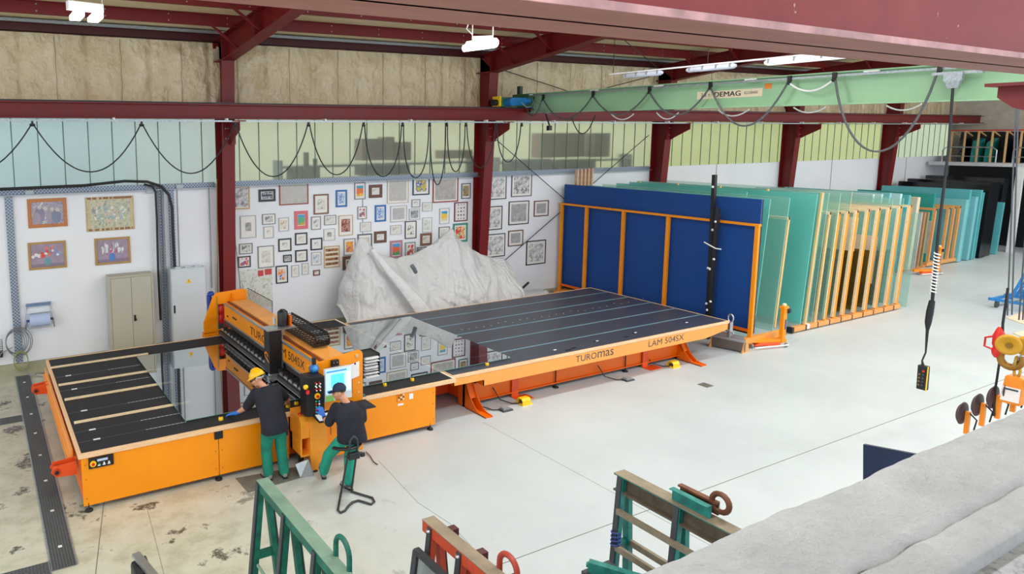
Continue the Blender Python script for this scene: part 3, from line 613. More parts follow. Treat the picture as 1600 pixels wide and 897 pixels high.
# pedals on the floor
def pedal(px, py, col, guard, lab):
    a = AZ(px, py, 0.0); x, y = a.x, a.y; c = T('foot_pedal', lab, 'foot pedal', (x, y, 0), 'foot pedals under the right table')
    MB().hexa([(x - 0.13, y - 0.09, 0), (x + 0.13, y - 0.09, 0), (x + 0.13, y + 0.09, 0), (x - 0.13, y + 0.09, 0)], [(x - 0.12, y - 0.08, 0.03), (x + 0.12, y - 0.08, 0.03), (x + 0.12, y + 0.08, 0.03), (x - 0.12, y + 0.08, 0.03)]).build('base', col if guard else DGREY, c)
    MB().hexa([(x - 0.10, y - 0.06, 0.03), (x + 0.10, y - 0.06, 0.03), (x + 0.10, y + 0.06, 0.03), (x - 0.10, y + 0.06, 0.03)], [(x - 0.10, y - 0.06, 0.075), (x + 0.11, y - 0.06, 0.04), (x + 0.11, y + 0.06, 0.04), (x - 0.10, y + 0.06, 0.075)]).build('tread', DGREY if guard else GREY, c)
    if guard:
        m = MB(); pr = [(y - 0.09, 0.0), (y - 0.09, 0.1), (y - 0.05, 0.145), (y + 0.05, 0.145), (y + 0.09, 0.1), (y + 0.09, 0.0), (y + 0.08, 0.0), (y + 0.08, 0.095), (y + 0.045, 0.135), (y - 0.045, 0.135), (y - 0.08, 0.095), (y - 0.08, 0.0)]
        m.prism(pr, 'x', x - 0.14, x + 0.08); m.build('guard', YELLOW, c)
    MB().tube([(x - 0.12, y + 0.02, 0.03), (x - 0.25, y + 0.1, 0.02), (x - 0.4, y + 0.3, 0.06), (x - 0.5, y + 0.42, 0.3)], 0.012).build('cable', CABLE, c)
pedal(790, 641, GREY, False, 'grey foot pedal on the floor by the left orange gusset foot')
pedal(820, 631, YELLOW, True, 'yellow guarded foot pedal beside the grey pedal near the left foot')
pedal(981, 594, GREY, False, 'flat grey foot pedal on the floor below the right lettering')
pedal(1053, 573, YELLOW, True, 'yellow guarded foot pedal by the right orange gusset foot')
# --- gantry
ga = T('cutting_gantry', 'orange lettered cutting bridge spanning the left table', 'cutting gantry', (5.2, 12.9, 0))
m = MB(); m.box(4.9, 5.55, 10.15, 15.2, 1.34, 1.70); o = m.build('bridge_beam', ORANGE, ga, 0.012)
m = MB(); m.box(5.08, 5.50, 10.2, 15.2, 1.70, 1.735); m.build('top_cover', mat('#f3a64f', 0.4), ga, 0.004)
m = MB(); m.box(4.885, 4.925, 10.15, 15.2, 1.68, 1.715); m.box(4.885, 4.925, 10.15, 15.2, 1.325, 1.355); m.build('guide_rail', STEEL, ga)
m = MB(); m.box(5.0, 5.06, 10.2, 15.3, 1.70, 1.715); m.build('slot', mat('#7c3a12', 0.6), ga)
# under-beam cutting rail with rollers
m = MB(); m.box(4.78, 5.6, 10.3, 15.3, 0.97, 1.06); m.box(4.95, 5.5, 10.3, 15.3, 1.18, 1.33); m.build('pressure_bar', mat('#4d4744', 0.5, 0.3), ga)
m = MB(); m.cyl((4.84, 10.35, 1.10), (4.84, 15.2, 1.10), 0.035, n=12); m.cyl((4.80, 10.35, 0.985), (4.80, 15.2, 0.985), 0.022, n=12); m.build('roller_bar', STEEL, ga)
each('clamp_finger', mat('#2b2826', 0.5), ga, [(4.80, 4.90, 10.45 + i * 0.215, 10.48 + i * 0.215, 1.08, 1.2) for i in range(22)])
# rear end plate with window
rp = MB(); Y0, Y1 = 15.58, 15.62
outer = [(4.52, 0.93), (4.52, 1.2), (4.75, 1.78), (4.82, 1.87), (5.52, 1.91), (5.60, 1.86), (5.60, 1.35), (5.3, 0.93)]
rp.prism([(4.52, 0.93), (4.52, 1.2), (4.75, 1.78), (4.82, 1.87), (4.84, 1.87), (4.84, 0.93)], 'y', Y0, Y1); rp.prism([(4.84, 1.60), (4.84, 1.875), (5.52, 1.91), (5.60, 1.86), (5.60, 1.60)], 'y', Y0, Y1); rp.prism([(4.84, 0.93), (4.84, 1.0), (5.3, 1.0), (5.3, 0.93)], 'y', Y0, Y1); rp.prism([(5.14, 1.0), (5.14, 1.60), (5.60, 1.60), (5.60, 1.35), (5.36, 1.0)], 'y', Y0, Y1); rp.box(5.16, 5.5, 15.2, 15.6, 1.2, 1.66)
rp.box(4.52, 5.4, 15.58, 15.75, 0.1, 0.95)
rp.prism([(15.58, 1.62), (15.3, 1.7), (15.58, 1.86)], 'x', 5.2, 5.22)
rp.build('end_plate', ORANGE, ga, 0.003)
MB().box(4.84, 4.86, 15.56, 15.58, 1.0, 1.8).build('guide_strip', mat('#9a9436', 0.5), ga)
m = MB(); m.lathe((4.98, 15.74, 1.12), [(0.09, 0), (0.10, 0.02), (0.10, 0.17), (0.085, 0.19), (0.085, 0.21), (0.10, 0.23), (0.10, 0.36), (0.07, 0.40), (0.07, 0.44), (0.0, 0.45)], 18); m.build('motor', REDP, ga)
m = MB(); m.cyl((4.98, 15.74, 0.98), (4.98, 15.74, 1.12), 0.07); m.cyl((4.98, 15.74, 1.57), (4.98, 15.74, 1.62), 0.08); m.box(4.9, 5.14, 15.62, 15.75, 0.95, 0.99); m.build('motor_mount', DGREY, ga)
m = MB(); m.cyl((4.72, 15.75, 1.2), (4.72, 15.75, 1.80), 0.06); m.lathe((4.76, 15.75, 1.80), [(0.08, 0), (0.09, 0.04), (0.05, 0.09), (0, 0.09)], 16); m.build('rear_motor', mat('#1f3f9a', 0.4), ga)
# front end plate
fp = MB(); pr = [(4.64, 0.10), (4.64, 1.76)] + [(5.59 + 0.09 * math.sin(q * math.pi / 8), 1.80 + 0.09 * math.cos(q * math.pi / 8)) for q in range(0, 5)] + [(5.68, 0.10)]
fp.prism(pr, 'y', 10.10, 10.14); fpo = fp.build('end_plate', ORANGE, ga, 0.003)
bp = []
for x in (5.60,):
    for i in range(9): bp.append((x, 10.10, 0.3 + i * 0.17))
for x in (4.95, 5.25):
    for i in range(7): bp.append((x, 10.10, 0.25 + i * 0.14))
bolts(bp, (0, -1, 0), 0.012, 0.008).build('bolt', WHITE, ga)
m = MB(); m.cyl((5.56, 10.10, 1.80), (5.56, 10.08, 1.80), 0.03); m.build('boss', mat('#d8b489', 0.5), ga)
m = MB(); m.box(5.46, 5.475, 10.095, 10.10, 1.15, 1.4); m.box(5.05, 5.065, 10.095, 10.10, 0.5, 0.75); m.build('slot', mat('#a75e0c', 0.6), ga)
# lower pedestal box in front (left of the seated worker)
lb = MB(); lb.prism([(9.93, 0.0), (9.93, 0.86), (10.02, 0.95), (10.4, 0.98), (10.4, 0.0)], 'x', 4.60, 4.90)
lb.prism([(9.95, 0.6), (9.95, 0.86), (10.02, 0.95), (10.4, 0.98), (10.4, 0.6)], 'x', 4.44, 4.60); lb.box(4.44, 4.47, 9.97, 10.4, 0.28, 0.62); lb.box(4.44, 4.62, 10.3, 10.4, 0.28, 0.6); lb.box(4.44, 4.62, 9.96, 10.4, 0.28, 0.31)
lbo = lb.build('pedestal', mat('#f29a2a', 0.4), ga, 0.006)
MB().lathe((4.72, 10.12, 0.955), [(0.03, 0), (0.03, 0.012), (0, 0.02)], 14).build('cover_cap', mat('#a04a1a', 0.5), ga)
m = MB(); m.lathe((4.50, 10.12, 0.955), [(0.035, 0), (0.035, 0.02), (0.0, 0.022)], 14); m.build('emergency_button', REDP, ga)
for p in ((4.68, 9.98), (5.55, 10.12)):
    m = MB(); levelling_foot(m, p[0], p[1], 0.12, 0.07); m.build('levelling_foot', RUBBER, ga)
# cutting carriage
m = MB(); m.box(4.64, 4.885, 11.78, 12.05, 1.10, 1.93); m.build('carriage_housing', BLACK, ga, 0.01)
m = MB(); m.box(4.60, 5.1, 11.76, 12.08, 1.93, 1.95); m.box(4.885, 4.90, 11.74, 11.78, 1.1, 1.95); m.build('carriage_top', STEEL, ga)
m = MB(); m.lathe((5.0, 11.98, 1.95), [(0.085, 0), (0.095, 0.0), (0.1, 0.02), (0.1, 0.26), (0.085, 0.28), (0.055, 0.285), (0.055, 0.305), (0.0, 0.31)], 20); m.build('spindle_motor', BLACK, ga)
for i in range(10):
    an = i * math.pi / 5
m = MB(); m.box(5.1, 5.13, 11.85, 12.0, 1.95, 2.15); m.build('motor_bracket', ORANGE2, ga)
m = MB(); m.cyl((4.9, 12.15, 1.95), (4.9, 12.15, 2.07), 0.03); m.cyl((4.9, 12.15, 2.07), (4.9, 12.15, 2.11), 0.012); m.build('oil_bottle', mat('#cfd9cf', 0.3), ga)
text('/\\', (4.60, 12.05, 1.36), (0, -1, 0), (0, 0, 1), 0.12, ORANGE, ga, 'logo', 0.08, 0.0) if False else None
m = MB()
for q in range(7):
    a0 = math.pi * (0.05 + q * 0.13); a1 = math.pi * (0.05 + (q + 1) * 0.13); R0, R1 = 0.055, 0.085
    m.prism([(11.93 + R0 * math.cos(a0), 1.42 + R0 * math.sin(a0)), (11.93 + R1 * math.cos(a0), 1.42 + R1 * math.sin(a0)), (11.93 + R1 * math.cos(a1), 1.42 + R1 * math.sin(a1)), (11.93 + R0 * math.cos(a1), 1.42 + R0 * math.sin(a1))], 'x', 4.632, 4.638)
m.prism([(12.0, 1.40), (12.0, 1.42), (11.80, 1.35), (11.80, 1.32)], 'x', 4.632, 4.638); m.build('logo', ORANGE, ga)
text('TURO', (4.898, 13.50, 1.415), (0, -1, 0), (0, 0, 1), 0.92, BLACK, ga, 'lettering', 0.17, 0.0)
text('mas', (4.898, 12.54, 1.415), (0, -1, 0), (0, 0, 1), 0.70, BLACK, ga, 'lettering', 0.17, 0.0)
text('LAM 504SX', (4.898, 12.10, 1.44), (0, -1, 0), (0, 0, 1), 1.32, BLACK, ga, 'lettering', 0.16, 0.0)
m = MB(); m.box(4.885, 4.90, 14.35, 14.6, 1.50, 1.53); m.box(4.885, 4.90, 14.92, 15.0, 1.44, 1.47); m.build('slot', BLACK, ga)
# tools under carriage
mbox(4.68, 4.84, 11.80, 11.90, 0.96, 1.12).build('cutting_head', STEEL, ga); MB().cyl((4.72, 11.98, 0.95), (4.72, 11.98, 1.12), 0.03).build('cutting_wheel_holder', STEEL, ga); MB().cyl((4.67, 11.85, 1.0), (4.63, 11.85, 1.0), 0.05).build('cutting_wheel', STEEL, ga)
# energy chain: two runs and a U-turn at the front end
path = []
yA, yB, zl, zu = 12.35, 11.02, 1.775, 1.985; r_ = (zu - zl) / 2
for i in range(12): path.append((yA + (yB - yA) * i / 11, zl))
for i in range(1, 9): a_ = -math.pi / 2 - i * math.pi / 9; path.append((yB + r_ * math.cos(a_), zl + r_ + r_ * math.sin(a_)))
for i in range(14): path.append((yB + (yA + 0.25 - yB) * i / 13, zu))
m = MB(); m_b = MB(); xa, xb = 5.18, 5.46
def seg(m, i, x0, x1, h):
    (ya, za), (yb, zb_) = path[i], path[i + 1]; d = Vector((0, yb - ya, zb_ - za)).normalized(); nn = Vector((0, -d.z, d.y)) * h
    P = [Vector((x0, ya, za)), Vector((x1, ya, za)), Vector((x1, yb, zb_)), Vector((x0, yb, zb_))]
    m.hexa([p - nn for p in P], [p + nn for p in P])
for i in range(len(path) - 1): seg(m, i, xa, xa + 0.014, 0.026); seg(m_b, i, xb - 0.014, xb, 0.026)
m.build('chain_side', mat('#2a211c', 0.45), ga); m_b.build('chain_side', mat('#2a211c', 0.45), ga)
m = MB()
for i in range(len(path) - 1):
    for u in ((0.5,) if i < 12 or i > 19 else (0.5,)):
        y = path[i][0] + (path[i + 1][0] - path[i][0]) * u; z = path[i][1] + (path[i + 1][1] - path[i][1]) * u
        d = Vector((0, path[i + 1][0] - path[i][0], path[i + 1][1] - path[i][1])).normalized(); nn = Vector((0, -d.z, d.y))
        for s_ in (-1, 1):
            c = Vector((0, y, z)) + nn * 0.022 * s_; w_ = d * 0.010; h_ = nn * 0.004
            m.hexa([Vector((xa, 0, 0)) + c - w_ - h_, Vector((xb, 0, 0)) + c - w_ - h_, Vector((xb, 0, 0)) + c + w_ - h_, Vector((xa, 0, 0)) + c + w_ - h_], [Vector((xa, 0, 0)) + c - w_ + h_, Vector((xb, 0, 0)) + c - w_ + h_, Vector((xb, 0, 0)) + c + w_ + h_, Vector((xa, 0, 0)) + c + w_ + h_])
m.build('chain_link', BLACK, ga)
m = MB()
for k_ in range(2):
    m.tube([(xa + 0.09 + 0.08 * k_, y, z) for y, z in path], 0.010, 6)
m.build('chain_cable', mat('#5b5f66', 0.5), ga)
mbox(5.16, 5.48, 12.25, 12.4, 1.735, 1.80).build('chain_bracket', STEEL, ga)
# things mounted on the front plate
rg = T('air_regulator', 'blue compressed-air regulator at the top left of the gantry end plate', 'air regulator', (4.72, 10.04, 1.70))
m = MB(); m.lathe((4.74, 10.09, 1.72), [(0.075, 0), (0.08, 0.02), (0.07, 0.07), (0.02, 0.085)], 18, (0, -1, 0)); m.box(4.70, 4.80, 10.03, 10.1, 1.64, 1.72); m.build('gauge_body', BLUEP, rg)
m = MB(); m.cyl((4.74, 10.06, 1.78), (4.74, 10.06, 1.90), 0.035); m.build('knob', BLACK, rg)
MB().lathe((4.74, 10.005, 1.72), [(0.05, 0), (0.05, 0.006), (0, 0.008)], 16, (0, -1, 0)).build('dial_face', mat('#3f9be0', 0.3), rg)
o = mbox(4.74, 4.83, 10.090, 10.0995, 1.50, 1.60).build('paper_note', mat('#efe6c6', 0.7)); tag(o, 'small cream paper note under the blue air regulator', 'note')
o = T('switch_box', 'black switch box near the top of the gantry end plate', 'switch', (5.13, 10.08, 1.55)); mbox(5.06, 5.20, 10.05, 10.10, 1.58, 1.80).build('housing', BLACK, o, 0.005)
m = MB()
for z in (1.62, 1.76): m.cyl((5.1, 10.05, z), (5.1, 10.04, z), 0.012, n=8); m.cyl((5.16, 10.05, z), (5.16, 10.04, z), 0.012, n=8)
m.box(5.02, 5.26, 10.035, 10.05, 1.68, 1.70); m.build('catch', STEEL, o)
o = T('paper_sheet', 'white paper sheet hanging on the gantry end plate beside the monitor', 'paper', (5.55, 10.09, 1.5)); MB().hexa([(5.42, 10.085, 1.40), (5.60, 10.085, 1.44), (5.60, 10.09, 1.44), (5.42, 10.09, 1.40)], [(5.42, 10.085, 1.66), (5.60, 10.085, 1.70), (5.60, 10.09, 1.70), (5.42, 10.09, 1.66)]).build('sheet', WHITE, o)
MB().lathe((5.52, 10.085, 1.67), [(0.016, 0), (0.016, 0.008), (0, 0.01)], 10, (0, -1, 0)).build('magnet', BLACK, o)
# control console
cc = T('control_console', 'black operator console with coloured buttons beside the monitor', 'control console', (4.68, 9.8, 0.9))
m = MB(); m.hexa([(4.50, 9.86, 1.0), (4.80, 9.80, 1.0), (4.80, 10.1, 1.0), (4.50, 10.1, 1.0)], [(4.50, 9.86, 1.66), (4.80, 9.80, 1.66), (4.80, 10.1, 1.66), (4.50, 10.1, 1.66)]); m.build('housing', BLACK, cc, 0.008)
def cpt(x, z): return Vector((x, 9.86 - (x - 4.5) * 0.2 - 0.001, z))
def btn(x, z, r, mm, nm='push_button', h=0.012):
    p = cpt(x, z); MB().cyl(p, p + Vector((-0.05, -1, 0)).normalized() * h, r, n=14).build(nm, mm, cc)
GRB = mat('#2aa860', 0.4); BLB = mat('#5a9fd6', 0.4)
for j in range(3):
    for i in range(2): btn(4.655 + 0.06 * i, 1.56 - 0.055 * j, 0.014, REDP if j % 2 == 0 else WHITE)
    for i in range(2): btn(4.640 + 0.06 * i + 0.03, 1.56 - 0.055 * j - 0.02, 0.012, WHITE)
btn(4.68, 1.34, 0.05, YELLOW, 'stop_collar'); p = cpt(4.68, 1.34)
MB().cyl(p + Vector((0, -0.012, 0)), p + Vector((0, -0.04, 0)), 0.024, n=16).build('emergency_button', REDP, cc)
for j in range(5):
    for i in range(2): btn(4.66 + 0.05 * i, 1.25 - 0.045 * j, 0.014, [GRB, BLB, REDP, WHITE][(i + j * 2) % 4])
MB().lathe((4.50, 9.84, 1.52), [(0.035, 0), (0.04, 0.04), (0.02, 0.06), (0, 0.06)], 14, (-1, -0.6, 0)).build('key_switch', YELLOW, cc)
MB().cyl((4.52, 9.83, 1.44), (4.49, 9.78, 1.44), 0.03, n=12).build('emergency_button', REDP, cc)
m = MB(); m.hexa([(4.60, 9.60, 0.975), (4.95, 9.56, 0.975), (4.95, 9.9, 1.0), (4.60, 9.9, 1.0)], [(4.60, 9.60, 0.995), (4.95, 9.56, 0.995), (4.95, 9.9, 1.03), (4.60, 9.9, 1.03)]); m.build('writing_shelf', BLACK, cc, 0.004)
o = MB().hexa([(4.62, 9.62, 0.999), (4.86, 9.60, 0.999), (4.88, 9.82, 1.022), (4.64, 9.84, 1.022)], [(4.62, 9.62, 1.003), (4.86, 9.60, 1.003), (4.88, 9.82, 1.026), (4.64, 9.84, 1.026)]).build('paper_pad', WHITE); tag(o, 'white papers on the console shelf under the blue glove', 'paper')
mo = T('monitor', 'flat monitor with pale blue program window behind the worker in cap', 'monitor', (5.05, 9.85, 1.2))
m = MB(); m.box(4.82, 5.32, 9.83, 9.88, 1.20, 1.75); m.box(4.95, 5.2, 9.88, 10.1, 1.4, 1.55); m.build('housing', mat('#cfd6db', 0.4), mo, 0.006)
scr = NT('lit_screen'); b_ = scr.bsdf('#8fc6e0', 0.2); b_.inputs['Emission Color'].default_value = lin('#b5dcf0'); b_.inputs['Emission Strength'].default_value = 0.75
mbox(4.84, 5.30, 9.824, 9.83, 1.33, 1.73).build('screen', scr.m, mo)
def sp(nm, x0, x1, z0, z1, c, e=0.75):
    q = NT('lit_pixels'); b2 = q.bsdf(c, 0.2); b2.inputs['Emission Color'].default_value = lin(c); b2.inputs['Emission Strength'].default_value = e; mbox(x0, x1, 9.8225, 9.824, z0, z1).build(nm, q.m, mo)
sp('program_window', 4.93, 5.17, 1.43, 1.65, '#4fd0dc'); sp('tool_bar', 4.85, 5.22, 1.685, 1.715, '#3f7fc0'); sp('side_bar', 5.22, 5.29, 1.36, 1.66, '#cfe9f6'); sp('tool_bar', 4.86, 5.20, 1.35, 1.39, '#3f7fc0')
sp('thumbnail', 4.84, 4.98, 1.205, 1.30, '#5f9a50', 0.4)
kb = T('keyboard_shelf', 'black keyboard tray sticking out at right of the seated worker', 'keyboard tray', (5.5, 9.85, 0.95)); MB().box(5.25, 5.72, 9.72, 10.09, 0.985, 1.005).build('tray', BLACK, kb, 0.003)
m = MB()
for i in range(12):
    for j in range(4): m.cb((5.30 + i * 0.03, 9.78 + j * 0.035, 1.009), (0.022, 0.026, 0.008))
m.build('key', DGREY, kb)
# document tray rack behind the end plate
dt = T('document_tray_rack', 'black letter trays stuffed with papers beside the gantry end plate', 'letter trays', (5.85, 10.3, 1.45))
m = MB(); m.box(5.69, 5.705, 10.14, 10.46, 1.36, 1.76); m.box(6.03, 6.045, 10.14, 10.46, 1.36, 1.76); m.box(5.69, 6.045, 10.45, 10.465, 1.36, 1.76); m.box(5.60, 5.70, 10.14, 10.3, 1.4, 1.7)
for i in range(8): m.box(5.70, 6.03, 10.13, 10.45, 1.36 + i * 0.055, 1.365 + i * 0.055)
m.build('tray', BLACK, dt)
random.seed(5)
for i in range(7):
    m = MB(); z = 1.367 + i * 0.055
    for k_ in range(3):
        dx = random.uniform(-0.01, 0.03); dy = random.uniform(0.0, 0.06); m.box(5.72 + dx, 5.98 + dx, 10.10 - dy + 0.03, 10.42 - dy, z + 0.001 + k_ * 0.008, z + 0.005 + k_ * 0.008)
    m.build('paper_stack', WHITE, dt)
m = MB(); m.box(5.80, 5.92, 10.41, 10.44, 0.91, 0.925); m.cyl((5.70, 10.42, 0.925), (5.9, 10.44, 0.93), 0.02); o = m.build('hand_tool', mat('#2f6f66', 0.4)); tag(o, 'small dark hand tool on the wooden edge right of the gantry plate', 'tool')
# black transparent guard wings at rear plate
gg = NT('clear_guard'); g1 = gg.n('ShaderNodeBsdfTransparent'); g1.inputs[0].default_value = (0.86, 0.88, 0.89, 1); g2 = gg.n('ShaderNodeBsdfGlossy'); g2.inputs['Roughness'].default_value = 0.05; gm = gg.n('ShaderNodeMixShader'); gm.inputs[0].default_value = 0.08
gg.l(g1.outputs[0], gm.inputs[1]); gg.l(g2.outputs[0], gm.inputs[2]); gg.l(gm.outputs[0], gg.out.inputs[0]); CLEARG = gg.m
m = MB(); m.hexa([(5.60, 14.0, 1.6), (5.608, 14.0, 1.6), (5.608, 15.55, 1.4), (5.60, 15.55, 1.4)], [(5.60, 14.0, 1.92), (5.608, 14.0, 1.92), (5.608, 15.55, 1.92), (5.60, 15.55, 1.92)]); m.build('guard_panel', CLEARG, ga)
MB().tube([(5.604, 15.55, 1.92), (5.604, 14.0, 1.92), (5.604, 14.0, 1.6)], 0.008).build('guard_trim', BLACK, ga)
# small debris / bracket piece on floor by the pedestal
o = T('metal_offcut', 'bent aluminium offcut leaning on the floor beside the orange pedestal', 'metal piece', (4.45, 9.95, 0))
m = MB(); m.hexa([(4.38, 9.86, 0), (4.60, 9.80, 0), (4.60, 9.82, 0), (4.38, 9.88, 0)], [(4.33, 9.95, 0.2), (4.52, 9.86, 0.28), (4.52, 9.88, 0.28), (4.33, 9.97, 0.2)]); m.hexa([(4.58, 9.80, 0), (4.60, 9.80, 0), (4.60, 10.0, 0), (4.58, 10.0, 0)], [(4.52, 9.86, 0.26), (4.54, 9.86, 0.26), (4.54, 10.0, 0.26), (4.52, 10.0, 0.26)]); m.build('plate', STEEL, o); mbox(4.42, 4.5, 9.98, 10.04, 0, 0.3).build('strut', BLACK, o)
o = MB().hexa([(3.44, 10.33, 0), (3.46, 9.80, 0), (4.58, 9.86, 0), (4.66, 10.2, 0)], [(3.44, 10.33, 0.01), (3.46, 9.80, 0.01), (4.58, 9.86, 0.01), (4.66, 10.2, 0.01)]).build('floor_mat', mat('#6d6e68', 0.8, 0, 0.2, 6)); tag(o, 'worn grey floor mat under the helmeted worker', 'floor mat')
o = mbox(*(AZ(1093, 602).x, AZ(1112, 602).x, 9.36, 9.6, 0, 0.006)).build('floor_cover_plate', mat('#63645e', 0.6)); tag(o, 'small dark cover plate alone on the grey floor', 'floor plate')
# ================================================================== GLASS STORAGE
def glassm(tint, body, fbody, gloss=0.10, edge=None):
    t = NT('sheet_glass'); tr = t.n('ShaderNodeBsdfTransparent'); tr.inputs[0].default_value = lin(tint)
    d1 = t.n('ShaderNodeBsdfDiffuse'); d1.inputs[0].default_value = lin(body); d2 = t.n('ShaderNodeBsdfTranslucent'); d2.inputs[0].default_value = lin(body); df = t.n('ShaderNodeMixShader'); df.inputs[0].default_value = 0.4; t.l(d1.outputs[0], df.inputs[1]); t.l(d2.outputs[0], df.inputs[2]); gl = t.n('ShaderNodeBsdfGlossy'); gl.inputs['Roughness'].default_value = 0.04
    a = t.n('ShaderNodeMixShader'); a.inputs[0].default_value = fbody; t.l(tr.outputs[0], a.inputs[1]); t.l(df.outputs[0], a.inputs[2])
    b = t.n('ShaderNodeMixShader'); b.inputs[0].default_value = gloss; t.l(a.outputs[0], b.inputs[1]); t.l(gl.outputs[0], b.inputs[2]); t.l(b.outputs[0], t.out.inputs[0]); return t.m
G_TEAL = glassm('#e2f6f5', '#8ae4df', 0.6, 0.04); G_GREEN = glassm('#e0f6f4', '#a2e8e2', 0.38, 0.05); G_CLEAR = glassm('#edf8f5', '#cdeee8', 0.16, 0.05)
G_BRONZE = glassm('#cdc08e', '#8d7c48', 0.40, 0.06); G_BLUE = mat('#7fc3cb', 0.3, 0, 0.08, 0.7); G_BLUE2 = mat('#5fb3ba', 0.25, 0, 0.08, 0.7); G_DTEAL = mat('#2f9e97', 0.2, 0, 0.08, 0.6)
G_DARK = mat('#15191d', 0.15, 0, 0.1, 1); G_EDGE = mat('#9fdccf', 0.3); NAVY = mat('#00418c', 0.6, 0, 0.10, 0.4); G_PALE = mat('#bfe3e2', 0.3, 0, 0.05, 0.7)
CREAMB = mat('#d9cdb4', 0.6, 0, 0.06, 2); MIRR = mat('#8c9299', 0.1, 0.6)
LEAN = 0.30 / 3.2
def sheet(xb, y0, y1, z0, z1, th, m, label, name='glass_sheet', cat='glass sheet', group='glass sheets standing in the racks', lean=LEAN, edge=None):
    dx = lean * (z1 - z0)
    mb = MB(); mb.hexa([(xb, y0, z0), (xb + th, y0, z0), (xb + th, y1, z0), (xb, y1, z0)], [(xb + dx, y0, z1), (xb + th + dx, y0, z1), (xb + th + dx, y1, z1), (xb + dx, y1, z1)])
    mats = [m]
    if edge: mats.append(edge); mb.mi = [0, 1, 1, 0, 1, 0]
    o = mb.build(name, mats); tag(o, label, cat, group); return o
# blue board with orange rack frame in front
sheet(17.60, 10.73, 17.42, 0.40, 3.84, 0.03, NAVY, 'huge navy blue board standing behind the orange frame right of the tables', 'blue_board', 'board', None, 0.0)
for i, (x, lab, mm) in enumerate(((17.66, 'dark sheet directly behind the navy blue board', G_DARK), (17.72, 'grey sheet, second behind the navy blue board', mat('#8e99a8', 0.4)), (17.78, 'dark navy sheet, third behind the navy blue board', mat('#1b2a4a', 0.3)), (17.84, 'black-edged sheet, fourth behind the navy blue board', G_DARK))):
    sheet(x, 10.78 + 0.02 * i, 17.4, 0.30, 3.82, 0.03, mm, lab, 'board', 'board', 'sheets stacked behind the navy board', 0.0)
bf = T('board_rack', 'orange steel rack frame in front of the navy blue board', 'glass rack', (17.5, 14, 0))
for y in (17.40, 16.32, 14.86, 13.30, 10.72):
    mbox(17.46, 17.54, y - 0.05, y + 0.05, 0.10, 3.20).build('post', ORANGE, bf, 0.004)
m = MB(); m.box(17.44, 17.56, 10.66, 17.46, 3.16, 3.22); m.build('top_rail', ORANGE, bf, 0.004)
m = MB(); m.box(17.47, 17.53, 10.7, 17.4, 0.40, 0.47); m.box(17.4, 17.5, 10.7, 17.4, 0.16, 0.24); m.build('bottom_rail', ORANGE2, bf, 0.004)
for y in (10.72, 14.0, 17.2):
    m = MB(); m.box(17.1, 18.95, y - 0.07, y + 0.07, 0.14, 0.28); m.box(17.2, 17.32, y - 0.1, y + 0.1, 0, 0.14); m.box(18.5, 18.62, y - 0.1, y + 0.1, 0, 0.14); m.build('base_beam', mat('#ef9d45', 0.45), bf, 0.004)
mbox(18.95, 18.97, 10.65, 10.79, 0.14, 0.28).build('end_cap', BLACK, bf)
# tall black telescopic bar leaning on the frame
bb = T('black_clamp_bar', 'tall black perforated steel bar standing against the navy board', 'clamp bar', (17.33, 11.8, 0))
m = MB(); m.bar((17.36, 11.80, 0.02), (17.36, 11.88, 4.42), 0.09, 0.10, (1, 0, 0)); m.build('bar', BLACK, bb)
m = MB(); m.bar((17.27, 11.72, 0.02), (17.27, 11.66, 3.55), 0.08, 0.10, (1, 0, 0)); m.build('lower_bar', mat('#202126', 0.4), bb)
m = MB()
for (y, z) in ((11.87, 4.1), (11.80, 2.96), (11.68, 3.2), (11.66, 2.2), (11.86, 1.92), (11.76, 1.92), (11.68, 1.05), (11.84, 0.95), (11.76, 0.80)): m.lathe((17.23 if y < 11.8 else 17.30, y, z), [(0.035, 0), (0.03, 0.02), (0.0, 0.03)], 12, (-1, 0, 0))
m.build('bolt', WHITE, bb)
MB().tube([(17.2, 11.95, 2.62), (17.18, 11.6, 2.5), (17.18, 11.45, 2.5)], 0.018).build('lever', WHITE, bb)
CREAMP = mat('#dcb99c', 0.6, 0, 0.1, 12)
for k_, x in enumerate((17.95, 18.12, 18.29, 18.46, 18.63)):
    o = mbox(x, x + 0.06, 17.20, 17.32, 0.2, 4.32 + 0.01 * k_).build('timber_board', CREAMP); tag(o, '%s of the five pale timber boards rising behind the navy board' % ['leftmost', 'second from left', 'middle one', 'fourth from left', 'rightmost'][k_], 'timber board', 'five timber boards rising behind the navy board')
def post(m, x, y, z0, z1, w, d, dx): m.hexa([(x, y, z0), (x + w, y, z0), (x + w, y + d, z0), (x, y + d, z0)], [(x + dx, y, z1), (x + w + dx, y, z1), (x + w + dx, y + d, z1), (x + dx, y + d, z1)])
YS = (10.95, 12.45, 13.95, 15.45, 16.95)
def frame(rack, xb, zt, steel=True, ys=YS, rail=True, z0=0.16):
    dx = LEAN * (zt - z0)
    for y in ys:
        if steel:
            m = MB(); post(m, xb, y, z0, zt, 0.085, 0.07, dx); o = m.build('post', ORANGE, rack)
            m = MB(); post(m, xb - 0.03, y + 0.01, z0 + 0.05, zt, 0.03, 0.07, dx); m.build('timber_lining', CREAMW, o)
        else:
            m = MB(); post(m, xb, y, z0, zt, 0.07, 0.05, dx); m.build('post', WOODZ, rack)
    if rail:
        m = MB(); x = xb + dx; m.box(x - 0.03, x + 0.06, ys[0], ys[-1], zt - 0.07, zt); m.build('top_rail', CREAMW, rack)
r1 = T('harp_rack', 'long slanted harp rack of timber-lined orange posts holding glass sheets', 'glass rack', (22.5, 14, 0))
for y in (10.98, 14.0, 16.9):
    m = MB(); m.box(19.75, 25.45, y - 0.06, y + 0.06, 0.04, 0.17); m.build('base_beam', mat('#eba05a', 0.5), r1)
